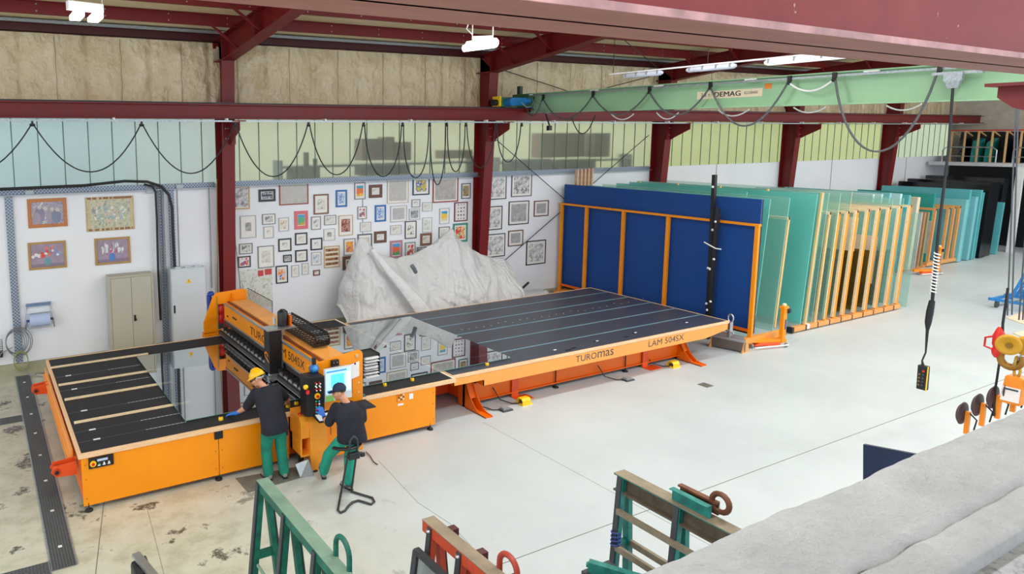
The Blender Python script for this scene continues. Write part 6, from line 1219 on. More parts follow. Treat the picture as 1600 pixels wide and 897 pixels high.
for k_, (p, q, r_) in enumerate((((893, 182), (930, 180), (911, 209)), ((955, 178), (990, 178), (967, 187)), ((1026, 176), (1060, 176), (1045, 186)), ((1122, 172), (1170, 171), (1147, 181)), ((1240, 168), (1290, 167), (1262, 176)), ((1385, 165), (1440, 162), (1412, 172)))):
    a = AX(*p, xc + 0.2); b = AX(*q, xc + 0.2); c = AX(*r_, xc + 0.2); MB().tube(sag(a, b, (a.z + b.z) / 2 - c.z), 0.014, 6).build('rear_loop', CABLE if k_ == 0 else WHITE, fb)
# pendant control
pd = T('pendant_control', 'black crane pendant with buttons on a long cable with white spiral', 'pendant control', (14.85, 5.95, 1.0))
py0 = 5.90
m = MB(); m.box(xf - 0.03, xf + 0.03, 5.55, 6.25, 6.47, 6.52); m.box(14.80, 14.90, 5.80, 6.06, 6.36, 6.50); m.hexa([(14.82, 5.85, 6.24), (14.88, 5.85, 6.24), (14.88, 6.0, 6.24), (14.82, 6.0, 6.24)], [(14.80, 5.82, 6.36), (14.90, 5.82, 6.36), (14.90, 6.04, 6.36), (14.80, 6.04, 6.36)]); m.build('junction_box', GALV, pd)
cab = [(14.85, 5.93, 6.24), (14.85, 5.90, 5.2), (14.85, 5.92, 3.7), (14.85, 5.90, 2.4), (14.85, 5.93, 2.0), (14.85, 5.92, 1.6), (14.85, 5.96, 1.44), (14.85, 5.94, 1.36)]
MB().tube(cab, [0.022, 0.022, 0.024, 0.028, 0.026, 0.014, 0.014, 0.026], 8).build('cable', CABLE, pd)
MB().tube([(14.85 + 0.045 * math.cos(i * 0.9), 5.905 + 0.04 * math.sin(i * 0.9), 3.42 - i * 0.008) for i in range(94)], 0.012, 6).build('spiral_wrap', WHITE, pd)
MB().tube([(14.85, 5.905, 2.55), (14.85, 5.92, 2.35), (14.85, 5.93, 2.15), (14.85, 5.93, 1.98)], [0.045, 0.055, 0.05, 0.02], 10).build('tape_wrap', BLACK, pd)
MB().hexa([(14.80, 5.84, 0.92), (14.90, 5.84, 0.92), (14.90, 5.99, 0.92), (14.80, 5.99, 0.92)], [(14.80, 5.85, 1.36), (14.90, 5.85, 1.36), (14.90, 6.0, 1.36), (14.80, 6.0, 1.36)]).build('housing', BLACK, pd, 0.01)
for i in range(5): MB().cyl((14.80, 5.90, 1.27 - i * 0.065), (14.785, 5.90, 1.27 - i * 0.065), 0.02, n=12).build('button', REDP if i == 0 else DGREY, pd); 
for i in range(4): MB().cyl((14.80, 5.955, 1.20 - i * 0.065), (14.785, 5.955, 1.20 - i * 0.065), 0.016, n=12).build('button', mat('#7c6a2a', 0.4), pd)
mbox(14.79, 14.82, 5.838, 5.846, 0.915, 1.365).build('yellow_edge', YELLOW, pd)
# hook block, ropes and vacuum lifter
H0 = AX(1580, 530, 12.0)
def HP(px, py, x=12.0): return AX(px, py, x)
hk = T('hook_block', 'yellow crane hook block hanging near the right edge on steel ropes', 'crane hook', tuple(HP(1580, 540)))
for (p, q) in (((1588, 150), (1574, 493)), ((1592, 150), (1581, 492)), ((1607, 300), (1592, 500)), ((1612, 300), (1598, 500))):
    MB().tube([HP(*p), HP(*q)], 0.009, 8).build('rope', mat('#4a4f58', 0.5), hk)
c = HP(1585, 537)
for (dx, dy, rr) in ((-0.10, 0.02, 0.135), (0.02, -0.12, 0.13)): m = MB(); m.lathe(c + Vector((dx, dy, 0)), [(0, 0), (rr, 0), (rr, 0.05), (rr * 0.8, 0.06), (rr * 0.4, 0.05), (0, 0.05)], 28, (-1, -0.25, 0)); m.build('sheave_cover', mat('#c8941f', 0.4, 0.1), hk, 0.006)
m = MB(); m.cyl(c + Vector((-0.17, 0.0, 0)), c + Vector((0.06, 0, 0)), 0.035, n=16); m.build('axle', mat('#8d6a22', 0.4, 0.4), hk)
hc = HP(1580, 561)
pts = [hc + Vector((0, 0, 0.28))] + [hc + Vector((0, 0.11 * math.sin(a_), 0.11 * math.cos(a_))) for a_ in [math.radians(d) for d in range(20, 320, 20)]]
MB().tube(pts, [0.035] + [0.026 + 0.02 * math.sin(i / 15 * math.pi) for i in range(15)], 10).build('hook', mat('#9a6f2a', 0.4, 0.5), hk)
MB().bar(hc + Vector((0, -0.1, 0.09)), hc + Vector((0, -0.02, -0.08)), 0.03, 0.02).build('safety_latch', STEEL, hk)
pg = T('red_connector_plug', 'red plug connector hanging beside the yellow hook block', 'plug connector', tuple(HP(1566, 535)))
c = HP(1566, 537); m = MB(); m.lathe(c + Vector((0, 0.04, -0.2)), [(0.03, 0), (0.055, 0.04), (0.065, 0.1), (0.05, 0.14), (0.065, 0.18), (0.065, 0.3), (0.04, 0.38), (0.02, 0.42)], 16); m.build('plug', REDP, pg)
MB().tube([c + Vector((0, 0.09, -0.1)), c + Vector((0, 0.18, -0.08)), c + Vector((0, 0.18, 0.04)), c + Vector((0, 0.09, 0.08))], 0.014).build('clip', REDP, pg)
cc2 = T('supply_cable', 'thin black cable dropping from the red plug to the suction cups', 'cable', tuple(HP(1562, 580)))
MB().tube([HP(1575, 450), HP(1567, 505), c], 0.016).build('upper_cable', CABLE, cc2)
MB().tube([HP(1564, 550), HP(1558, 590), HP(1553, 620), HP(1553, 650)], 0.014).build('lower_cable', CABLE, cc2)
vl = T('vacuum_lifter', 'orange vacuum lifter with dark suction cups behind the parapet', 'vacuum lifter', tuple(HP(1582, 610)))
c = HP(1586, 607); m = MB(); m.hexa([c + Vector((-0.11, -0.10, -0.2)), c + Vector((0.11, -0.12, -0.2)), c + Vector((0.11, 0.10, -0.2)), c + Vector((-0.11, 0.12, -0.2))], [c + Vector((-0.09, -0.10, 0.17)), c + Vector((0.11, -0.11, 0.17)), c + Vector((0.11, 0.08, 0.17)), c + Vector((-0.09, 0.09, 0.17))]); m.build('housing', mat('#ef8a1a', 0.35), vl, 0.02)
m = MB(); m.hexa([c + Vector((-0.118, -0.09, -0.16)), c + Vector((-0.112, -0.09, -0.16)), c + Vector((-0.112, 0.10, -0.16)), c + Vector((-0.118, 0.10, -0.16))], [c + Vector((-0.107, -0.09, 0.03)), c + Vector((-0.101, -0.09, 0.03)), c + Vector((-0.101, 0.09, 0.03)), c + Vector((-0.107, 0.09, 0.03))]); m.build('label', mat('#e9dfdc', 0.5), vl)
mbox(c.x - 0.112, c.x - 0.10, c.y - 0.07, c.y + 0.08, c.z - 0.01, c.z + 0.012).build('label_heading', DGREY, vl)
m = MB(); m.tube([c + Vector((0, 0.03 * math.cos(a_ * math.pi / 6), 0.24 + 0.08 * math.sin(a_ * math.pi / 6))) for a_ in range(12)], 0.016, 6, closed=True); m.tube([c + Vector((0.03 * math.cos(a_ * math.pi / 6), 0.02, 0.36 + 0.07 * math.sin(a_ * math.pi / 6))) for a_ in range(12)], 0.016, 6, closed=True); m.build('chain_link', mat('#c9a23a', 0.4, 0.4), vl)
MB().cyl(c + Vector((0, -0.12, 0.09)), c + Vector((0, -0.20, 0.09)), 0.045, n=14).build('valve', BLUEP, vl)
bar_a, bar_b = HP(1500, 668), HP(1600, 640, 12.0)
MB().bar(HP(1490, 700), HP(1600, 664), 0.08, 0.08).build('cross_beam', mat('#ef8a1a', 0.35), vl)
for (px, py) in ((1498, 645), (1522, 632), (1546, 620), (1570, 609)):
    s_ = HP(px, py); q = MB(); q.lathe(s_ + Vector((0.03, 0.0, 0)), [(0.0, 0), (0.12, 0.0), (0.16, 0.03), (0.155, 0.04), (0.10, 0.05), (0.04, 0.06), (0.0, 0.06)], 24, (-0.02, -1, 0)); q.build('suction_cup', mat('#4b3a3e', 0.6), vl)
    MB().bar(s_ + Vector((0.04, -0.09, -0.28)), s_ + Vector((0.04, -0.09, 0.04)), 0.05, 0.05, (1, 0, 0)).build('cup_arm', mat('#ef8a1a', 0.35), vl)
    MB().tube([s_ + Vector((0.04, -0.11, 0.02)), s_ + Vector((0.04, -0.19, -0.05)), s_ + Vector((0.04, -0.17, -0.2))], 0.01, 6).build('air_hose', CABLE, vl)
# ceiling lamps
GLOW = emis('#fffaf0', 5.0); GLOWS = emis('#f6f9ff', 1.3)
lp = T('twin_head_lamp', 'white twin-head ceiling lamp glowing at top left', 'ceiling lamp', (1.7, 11.4, 7.3))
a = AZ(105, 8, 7.55); b = AZ(160, 14, 7.55); m = MB(); m.bar(a, b, 0.12, 0.13); m.build('housing', WHITE, lp)
for (px, py) in ((119, 21), (148, 24)):
    c = AZ(px, py, 7.42); m = MB(); m.hexa([c + Vector((-0.07, -0.26, -0.07)), c + Vector((0.09, -0.26, -0.07)), c + Vector((0.09, 0.28, -0.07)), c + Vector((-0.07, 0.28, -0.07))], [c + Vector((-0.07, -0.26, 0.0)), c + Vector((0.09, -0.26, 0)), c + Vector((0.09, 0.28, 0)), c + Vector((-0.07, 0.28, 0))]); m.build('lamp_head', GLOW, lp)
m = MB(); m.tube([a + Vector((0.1, 0, 0.05)), a + Vector((-0.05, 0, 0.3)), a + Vector((-0.1, 0, 1.1))], 0.012); m.tube([b, b + Vector((0, 0, 1.1))], 0.008); m.build('suspension_wire', WHITE, lp)
lp = T('hanging_lamp', 'glowing white ceiling lamp hung before the second rafter', 'ceiling lamp', (9.1, 11.3, 7.3))
a = AX(738, 62, 9.1); b = AX(770, 61, 9.4); m = MB(); m.bar(a, b, 0.16, 0.12); m.build('housing', WHITE, lp)
c0, c1 = AX(728, 72, 9.1), AX(778, 66, 9.4)
MB().tube([c0, c0 + (c1 - c0) * 0.05, c0 + (c1 - c0) * 0.95, c1], [0.05, 0.09, 0.09, 0.05], 14).build('tube_diffuser', GLOW, lp)
MB().tube([c0 + Vector((0.1, 0.2, -0.02)), c1 + Vector((0.05, 0.15, -0.02))], 0.07, 14).build('tube_diffuser', GLOW, lp)
m = MB(); m.tube([a, a + Vector((0, 0, 0.85))], 0.012); m.tube([b, b + Vector((0, 0, 0.85))], 0.012); m.tube([a + Vector((0, 0, 0.1)), a + Vector((-0.15, 0, 0.2)), a + Vector((-0.02, 0, 0.5))], 0.012); m.build('suspension_wire', WHITE, lp)
ls = T('strip_light_track', 'slim track with strip lights running above the green bridge', 'ceiling lamp', (14, 10, 6.9))
mbox(13.97, 14.03, 4.9, 12.5, 6.94, 6.97).build('track', WHITE, ls)
for (ya_, yb2, g_) in ((12.07, 11.0, WHITE), (10.39, 9.26, WHITE), (8.67, 7.0, None)):
    m = MB(); m.tube([(14.0, ya_, 6.88), (14.0, ya_ - 0.06, 6.88), (14.0, yb2 + 0.06, 6.88), (14.0, yb2, 6.88)], [0.03, 0.06, 0.06, 0.03], 12); o_ = m.build('luminaire', mat('#cfd5e6', 0.3) if g_ else GLOWS, ls)
    m = MB()
    for i in range(4): y = yb2 + 0.1 + (ya_ - yb2 - 0.2) * i / 3; m.box(13.93, 14.07, y - 0.015, y + 0.015, 6.86, 6.94)
    m.build('clip', GREY, ls)
m = MB()
for y in (12.4, 9.9, 7.6): m.tube([(14, y, 6.97), (14, y, ROOF(y) - 0.26)], 0.008, 6)
m.build('suspension_wire', CABLE, ls)
# ================================================================== PLASTIC SHEETING
t = NT('plastic_film'); v = t.coord(); f = t.noise(v, 4, 8, 0.7); b_ = t.bsdf(t.ramp(f, [(0.3, '#eff1f3'), (0.7, '#fafbfc')]), 0.28, bump=t.noise(v, 3.5, 6, 0.6), bstr=1.0, bdist=0.12)
tl = t.n('ShaderNodeBsdfTranslucent'); tl.inputs[0].default_value = lin('#dfe3e6'); mx = t.n('ShaderNodeMixShader'); mx.inputs[0].default_value = 0.25
t.l(b_.outputs[0], mx.inputs[1]); t.l(tl.outputs[0], mx.inputs[2]); t.l(mx.outputs[0], t.out.inputs[0]); FILM = t.m
def lerp_prof(P, x):
    if x <= P[0][0]: return P[0][1]
    for (a, fa), (b, fb) in zip(P, P[1:]):
        if x <= b: u = (x - a) / (b - a); return fa + (fb - fa) * u
    return P[-1][1]
RID = [(8.62, 0.9), (8.85, 1.6), (9.1, 2.35), (9.33, 2.72), (9.5, 2.70), (9.75, 2.35), (10.1, 2.15), (10.5, 2.03), (11.0, 2.10), (11.5, 2.25), (11.9, 2.45), (12.3, 2.75), (12.42, 2.76), (12.7, 2.45), (13.1, 2.12), (13.5, 1.92), (14.0, 1.76), (14.4, 1.72), (14.6, 1.55), (14.75, 0.9), (14.8, 0.1)]
m = MB(); nu, nv = 260, 60; g = []
for i in range(nu + 1):
    x = 8.6 + (14.85 - 8.6) * i / nu; h = lerp_prof(RID, x)
    for j in range(nv + 1):
        v_ = j / nv
        if v_ < 0.12: u = v_ / 0.12; y = 17.2 - 0.5 * u; z = h * (0.55 + 0.45 * math.sin(u * math.pi / 2))
        else: u = (v_ - 0.12) / 0.88; y = 16.7 - 0.95 * u ** 0.8 - 0.10 * math.sin(u * 3.1); z = h * (1 - u) ** 1.02
        d = 0.0
        pk = min((9.4, 10.9, 12.36, 13.9), key=lambda p: abs(p - x)); uu = max(0, (v_ - 0.12) / 0.88); ang = (x - pk) / (0.18 + uu * 1.2)
        rid = 1 - abs(noise.noise(Vector((ang * 4.2, pk * 3, uu * 0.7)))) * 2.2
        d += 0.10 * uu ** 0.6 * rid * 0.6 + 0.16 * noise.noise(Vector((x * 2.2, z * 1.6, 4))) + 0.07 * (1 - 2 * abs(noise.noise(Vector((x * 3.5 + z * 1.5, z * 3, 8))))) * uu
        if v_ <= 0.12: d *= 0.3
        g.append((x + (0.10 * noise.noise(Vector((x * 2, z * 2, 1))) if 0 < i < nu else 0), max(15.56 if x < 16 else 0, min(17.3, y - d)), max(0.0, z)))
m.add(g, [(i * (nv + 1) + j, (i + 1) * (nv + 1) + j, (i + 1) * (nv + 1) + j + 1, i * (nv + 1) + j + 1) for i in range(nu) for j in range(nv)], True)
tp_ = T('plastic_sheeting', 'crumpled whitish plastic sheet draped over machinery below the framed pictures', 'plastic sheeting', (11.7, 16.5, 0))
m.build('sheet', FILM, tp_)
# long fold running down from the left peak to the table
m = MB()
PTS = [(9.45, 16.35, 2.45), (9.75, 16.1, 1.95), (10.05, 15.9, 1.55), (10.35, 15.75, 1.15), (10.6, 15.62, 0.8), (10.75, 15.55, 0.45)]
R_ = []
for i, p in enumerate(PTS): w = 0.06 + 0.035 * i; R_.append([Vector(p) + Vector((w * math.cos(a_ * math.pi / 6), -0.05 * math.sin(a_ * math.pi / 6) - 0.06, 0.5 * w * math.cos(a_ * math.pi / 6))) for a_ in range(12)])
m.rings(R_); m.build('fold', FILM, tp_)
o = T('covered_machine', 'hidden machinery body under the plastic sheet, its tip peeping out', 'machine', (11.5, 16.95, 0)); m = MB(); m.box(10.6, 11.4, 16.9, 17.2, 0.2, 1.5); m.box(12.1, 14.3, 16.9, 17.2, 0.2, 1.3); m.box(9.3, 9.5, 16.9, 17.1, 0.0, 2.2); m.build('body', DGREY, o)
a = AY(647, 420, 15.95); m = MB(); m.tube([a + Vector((-0.08, 0, 0.1)), a, a + Vector((0.12, 0.1, -0.12))], 0.06, 10); m.build('pipe_end', mat('#7d8790', 0.4, 0.3), o)
m = MB(); m.tube([(15.15, 17.3, 0.1), (15.5, 17.1, 0.5), (15.75, 17.0, 0.75)], 0.04); m.tube([(15.2, 17.2, 0.25), (15.9, 17.3, 0.2), (16.4, 17.2, 0.05)], 0.03); m.box(15.0, 15.6, 16.9, 17.3, 0, 0.12)
o = m.build('black_hose_pile', BLACK); tag(o, 'black tubes lying at the wall foot between sheeting and navy board', 'hoses')
o = mbox(15.2, 16.4, 16.7, 17.2, 0.0, 0.45).build('plastic_bundle', FILM, None, 0.08); tag(o, 'low crumpled plastic bundle at right foot of the sheeting', 'plastic bundle')
# ================================================================== PEOPLE
SKIN = mat('#c98f72', 0.5, 0, 0.05, 20); HAIR = mat('#2a1c14', 0.6); SHIRT = NT('navy_polo'); v = SHIRT.coord(); f = SHIRT.noise(v, 6, 6, 0.6); SHIRT.bsdf(SHIRT.ramp(f, [(0.3, '#14161f'), (0.7, '#1e2130')]), 0.85, bump=f, bstr=0.5, bdist=0.02); SHIRT = SHIRT.m
TRO = NT('green_work_trousers'); v = TRO.coord(); f = TRO.noise(v, 5, 6, 0.6); TRO.bsdf(TRO.ramp(f, [(0.3, '#0d6a58'), (0.7, '#138a72')]), 0.85, bump=f, bstr=0.7, bdist=0.03); TRO = TRO.m
GLOVE = mat('#2f6fd0', 0.6); SHOE = mat('#8e8c88', 0.7); SOLE = mat('#2c2c2e', 0.7)
def remesh(o, vox, sm=3):
    r = o.modifiers.new('remesh', 'REMESH'); r.mode = 'VOXEL'; r.voxel_size = vox; r.use_smooth_shade = True
    s_ = o.modifiers.new('smooth', 'SMOOTH'); s_.factor = 0.5; s_.iterations = sm; return o
def limb(m, pts, rs, n=14):
    P = [Vector(p) for p in pts]; m.tube(P, rs, n); m.ell(P[0], rs[0], 12, 8); m.ell(P[-1], rs[-1], 12, 8)
    for p, r in zip(P[1:-1], rs[1:-1]): m.ell(p, r * 0.99, 12, 8)
def torso(m, secs, n=24):
    R = []
    for c, rx, ry, xd, fd in secs:
        c = Vector(c); xd = Vector(xd).normalized(); fd = Vector(fd).normalized(); ring = []
        for k in range(n):
            a_ = 2 * math.pi * k / n; cx_, sy_ = math.cos(a_), math.sin(a_); e = 0.8
            ring.append(c + xd * rx * math.copysign(abs(cx_) ** e, cx_) + fd * ry * math.copysign(abs(sy_) ** e, sy_))
        R.append(ring)
    m.rings(R)
def basis(F, U=(0, 0, 1)):
    F = Vector(F).normalized(); R = F.cross(Vector(U)).normalized(); U2 = R.cross(F).normalized(); return R, F, U2
def hand(m, wrist, d, nrm, s=1.0, curl=0.35, spread=1.0, thumb=1):
    """palm and five separate fingers; d: direction to the fingertips, nrm: back-of-hand normal, thumb: side (+1/-1)"""
    w = Vector(wrist); d = Vector(d).normalized(); nrm = Vector(nrm); nrm = (nrm - d * nrm.dot(d)).normalized(); sd = d.cross(nrm).normalized() * thumb
    limb(m, [w, w + d * 0.03 * s], [0.027 * s, 0.03 * s], 10)
    for k_, off in enumerate((0.030, 0.010, -0.010, -0.030)): m.tube([w + sd * off * 0.5 * s + d * 0.02 * s, w + sd * off * s + d * 0.095 * s], [0.017 * s, 0.015 * s], 8)
    for k_, (off, L) in enumerate(((0.033, 0.072), (0.011, 0.082), (-0.011, 0.075), (-0.032, 0.058))):
        b0 = w + sd * off * s + d * 0.092 * s; dd = (d + sd * off * 3 * spread).normalized(); pts = [b0]; ang = 0
        for q in range(3): ang += curl * (0.6 + 0.5 * q); pts.append(pts[-1] + (dd * math.cos(ang) - nrm * math.sin(ang)) * L * s / 3 * [1.25, 1.0, .75][q])
        limb(m, pts, [0.0115 * s, 0.0108 * s, 0.0098 * s, 0.0085 * s], 8)
    b0 = w + sd * 0.03 * s + d * 0.03 * s
    limb(m, [b0, b0 + (sd * 0.75 + d * 0.75 - nrm * 0.15) * 0.035 * s, b0 + (sd * 0.6 + d * 1.1 - nrm * 0.4) * 0.058 * s], [0.015 * s, 0.0125 * s, 0.0105 * s], 8)
def head(mb, c, F, U, s=1.0):
    R, F, U = basis(F, U); c = Vector(c); rot = Matrix((R, F, U)).transposed()
    e = lambda x, y, z, r: mb.ell(c + (R * x + F * y + U * z) * s, tuple(q * s for q in r), 18, 14, rot)
    e(0, -0.012, 0.035, (0.076, 0.096, 0.088)); e(0, 0.022, -0.02, (0.066, 0.076, 0.085)); e(0, 0.035, -0.075, (0.048, 0.058, 0.042)); e(0, 0.065, -0.095, (0.026, 0.026, 0.022))
    e(0, 0.094, 0.018, (0.05, 0.014, 0.014)); e(0, 0.102, -0.012, (0.0115, 0.016, 0.028)); e(0, 0.108, -0.028, (0.016, 0.017, 0.013)); e(0, 0.088, -0.058, (0.024, 0.014, 0.008)); e(0, 0.086, -0.070, (0.021, 0.013, 0.008))
    for sx in (-1, 1): e(sx * 0.078, -0.005, -0.012, (0.010, 0.02, 0.033)); e(sx * 0.045, 0.066, -0.03, (0.022, 0.02, 0.022))
    return R, F, U, rot
def face_bits(c, R, F, U, rot, body, s=1.0):
    c = Vector(c); m = MB()
    for sx in (-1, 1): m.ell(c + (R * sx * 0.030 + F * 0.088 + U * 0.000) * s, (0.013 * s, 0.008 * s, 0.008 * s), 10, 8, rot)
    m.build('eye', mat('#20160f', 0.3), body)
    m = MB(); m.ell(c + (F * 0.098 - U * 0.064) * s, (0.021 * s, 0.006 * s, 0.006 * s), 10, 8, rot); m.build('mouth', mat('#9c5148', 0.5), body)
    m = MB()
    for sx in (-1, 1): m.tube([c + (R * sx * 0.016 + F * 0.103 + U * 0.022) * s, c + (R * sx * 0.034 + F * 0.100 + U * 0.027) * s, c + (R * sx * 0.05 + F * 0.088 + U * 0.02) * s], 0.004 * s, 6)
    m.build('eyebrow', HAIR, body)
def hair_cap(c, R, F, U, rot, body, zlow=-0.055, s=1.0):
    m = MB(); c = Vector(c); n = 22; Rg = []
    for j in range(10):
        th = math.radians(8 + j * 11.5); ring = []
        for k in range(n):
            a_ = 2 * math.pi * k / n; fwd = math.sin(a_); t_ = th * (1.0 - 0.30 * max(0, fwd)) ; ring.append(c + (R * 0.081 * math.sin(t_) * math.cos(a_) + F * (-0.014 + 0.100 * math.sin(t_) * fwd) + U * (0.037 + 0.092 * math.cos(t_))) * s)
        Rg.append(ring)
    m.rings(Rg); m.build('hair', HAIR, body)
def shoe(parent, ankle, toe, w=0.05):
    a = Vector(ankle); t_ = Vector(toe); d = (t_ - a); L = d.length; d.normalize(); up = Vector((0, 0, 1)); up = (up - d * up.dot(d)).normalized(); sd = d.cross(up)
    m = MB(); torso(m, [(a - d * 0.07 + up * 0.03, 0.030, 0.035, sd, up), (a - d * 0.055 + up * 0.035, 0.038, 0.05, sd, up), (a + up * 0.035, 0.043, 0.065, sd, up), (a + d * L * 0.4 + up * 0.02, 0.046, 0.045, sd, up), (a + d * L * 0.75 + up * 0.01, 0.052, 0.034, sd, up), (a + d * L * 0.95 + up * 0.005, 0.04, 0.026, sd, up), (a + d * (L + 0.015), 0.02, 0.015, sd, up)], 18)
    limb(m, [a + up * 0.05, a + up * 0.10], [0.048, 0.048]); o = m.build('shoe', SHOE, parent); remesh(o, 0.009, 3)
    m = MB(); m.loft([(a - d * 0.075 - up * 0.03, 0.04, 0.012, sd, up), (a + d * 0.02 - up * 0.03, 0.045, 0.014, sd, up), (a + d * L * 0.75 - up * 0.03, 0.056, 0.013, sd, up), (a + d * (L + 0.02) - up * 0.028, 0.035, 0.012, sd, up)], 14); m.build('sole', SOLE, o)
# ---- worker one: yellow helmet, leaning over the glass
p1 = T('person', 'person in yellow helmet, dark polo and green trousers leaning over the glass', 'person', (4.0, 10.02, 0), 'people at the machine')
hc = (3.86, 10.36, 1.60); HF = (-0.80, 0.45, -0.42); m = MB()
R, F, U, rot = head(m, hc, HF, (0.0, 0.25, 1)); RX = Vector((0.99, 0.12, 0)).normalized()
limb(m, [(3.97, 10.27, 1.44), Vector(hc) + Vector((0.03, -0.03, -0.07))], [0.062, 0.056])
torso(m, [((4.01, 10.05, 0.86), 0.15, 0.10, RX, (0, 1, 0)), ((4.01, 10.10, 1.05), 0.13, 0.09, RX, (0, 1, 0)), ((3.99, 10.20, 1.28), 0.17, 0.10, RX, (0, 1, -.3)), ((3.98, 10.27, 1.42), 0.13, 0.07, RX, (0, 1, -.4)), ((3.97, 10.28, 1.46), 0.05, 0.05, RX, (0, 1, -.4))])
SL, SR = Vector((3.79, 10.25, 1.40)), Vector((4.17, 10.27, 1.39)); EL, ER = Vector((3.69, 10.42, 1.13)), Vector((4.38, 10.42, 1.16)); WL, WR = Vector((3.57, 10.60, 0.985)), Vector((4.50, 10.58, 0.985))
limb(m, [SL, SL.lerp(EL, .5), EL, EL.lerp(WL, .4), WL], [0.055, 0.05, 0.042, 0.042, 0.028]); limb(m, [SR, SR.lerp(ER, .5), ER, ER.lerp(WR, .4), WR], [0.055, 0.05, 0.042, 0.042, 0.028])
HLp, HRp = Vector((3.90, 10.04, 0.90)), Vector((4.11, 10.04, 0.90)); KL, KR = Vector((3.89, 10.10, 0.50)), Vector((4.13, 10.06, 0.50)); AL, AR = Vector((3.90, 10.05, 0.09)), Vector((4.15, 9.99, 0.09))
for a_, k_, h_ in ((AL, KL, HLp), (AR, KR, HRp)): limb(m, [h_, k_, a_], [0.085, 0.055, 0.035])
hand(m, WR, (0.25, 0.9, -0.25), (0, 0, 1), 1.0, 0.25, 1.0, -1)
body = remesh(m.build('body', SKIN, p1), 0.0075, 2); face_bits(hc, R, F, U, rot, body); hair_cap(hc, R, F, U, rot, body)
m = MB(); m.ell(Vector(hc) + (F * 0.085 - U * 0.09), (0.035, 0.02, 0.022), 10, 8, rot); m.build('beard', HAIR, body)
m = MB(); hand(m, WL, (-0.75, 0.6, -0.2), (0, 0.1, 1), 1.12, 0.2, 1.2, 1); limb(m, [WL - Vector((-0.03, 0.045, -0.03)), WL], [0.036, 0.034]); remesh(m.build('glove', GLOVE, p1), 0.006, 2)
m = MB(); torso(m, [((4.02, 10.03, 0.80), 0.240, 0.154, RX, (0, 1, 0)), ((4.02, 10.05, 0.92), 0.234, 0.154, RX, (0, 1, 0)), ((4.01, 10.11, 1.08), 0.222, 0.147, RX, (0, 1, -.1)), ((3.99, 10.19, 1.25), 0.246, 0.154, RX, (0, 1, -.3)), ((3.98, 10.25, 1.37), 0.246, 0.135, RX, (0, 1, -.4)), ((3.975, 10.28, 1.43), 0.180, 0.099, RX, (0, 1, -.5)), ((3.965, 10.285, 1.475), 0.084, 0.080, RX, (0, 1, -.5))])
limb(m, [SL, SL.lerp(EL, .45), SL.lerp(EL, .92)], [0.094, 0.088, 0.080]); limb(m, [SR, SR.lerp(ER, .45), SR.lerp(ER, .85)], [0.094, 0.088, 0.078])
remesh(m.build('polo_shirt', SHIRT, p1), 0.012, 4)
m = MB(); torso(m, [((4.01, 10.03, 0.97), 0.158, 0.099, RX, (0, 1, 0)), ((4.01, 10.02, 0.88), 0.183, 0.116, RX, (0, 1, 0)), ((4.01, 10.02, 0.80), 0.201, 0.126, RX, (0, 1, 0)), ((4.01, 10.03, 0.74), 0.150, 0.100, RX, (0, 1, 0)), ((4.01, 10.03, 0.70), 0.060, 0.060, RX, (0, 1, 0))])
for a_, k_, h_ in ((AL, KL, HLp), (AR, KR, HRp)): limb(m, [h_, h_.lerp(k_, .5), k_, k_.lerp(a_, .5), a_ + Vector((0, 0, 0.02))], [0.112, 0.105, 0.092, 0.088, 0.084])
tr1 = remesh(m.build('trousers', TRO, p1), 0.012, 3)
m = MB(); m.box(4.19, 4.22, 9.96, 10.08, 0.72, 0.84); m.box(4.20, 4.23, 9.98, 10.04, 0.84, 0.88); m.build('tool_pouch', BLACK, tr1)
shoe(p1, (3.90, 10.04, 0.045), (3.87, 10.24, 0.045)); shoe(p1, (4.15, 9.98, 0.045), (4.18, 10.18, 0.045))
# helmet
c = Vector(hc) + U * 0.05 - F * 0.012; m = MB(); Rg = []
for j in range(14):
    th = math.radians(2 + j * 7); Rg.append([c + R * 0.108 * math.sin(th) * math.cos(2 * math.pi * k / 28) + F * 0.132 * math.sin(th) * math.sin(2 * math.pi * k / 28) + U * (0.115 * math.cos(th)) for k in range(28)])
m.rings(Rg); ring0 = []; ring1 = []
for k in range(28):
    a_ = 2 * math.pi * k / 28; f_ = max(0, math.sin(a_)); ring0.append(c + R * 0.106 * math.cos(a_) + F * 0.130 * math.sin(a_) - U * 0.006); ring1.append(c + R * (0.118 + 0.004 * f_) * math.cos(a_) + F * (0.142 + 0.05 * f_ ** 2) * math.sin(a_) - U * (0.016 + 0.012 * f_))
m.rings([ring0, ring1], False); m.rings([[p + U * 0.012 for p in ring0], [p + U * 0.004 for p in ring1]], False)
m.tube([c + F * 0.11 + U * 0.045, c + F * 0.05 + U * 0.112, c + U * 0.124, c - F * 0.06 + U * 0.108, c - F * 0.12 + U * 0.03], 0.010, 8)
for sx in (-1, 1): m.tube([c + F * 0.09 + R * sx * 0.035 + U * 0.05, c + R * sx * 0.04 + U * 0.112, c - F * 0.10 + R * sx * 0.035 + U * 0.045], 0.006, 6)
m.build('helmet', mat('#f2b90c', 0.25, 0, 0.02), p1)
m = MB(); m.tube([c + R * 0.082 - U * 0.03 + F * 0.0, c - F * 0.05 + R * 0.068 - U * 0.045, c - F * 0.098 - U * 0.05, c - F * 0.05 - R * 0.068 - U * 0.045, c - R * 0.082 - U * 0.03], 0.013, 8); m.build('helmet_band', mat('#c9ccd2', 0.5), p1)
hh_ = Vector(hc); m = MB()
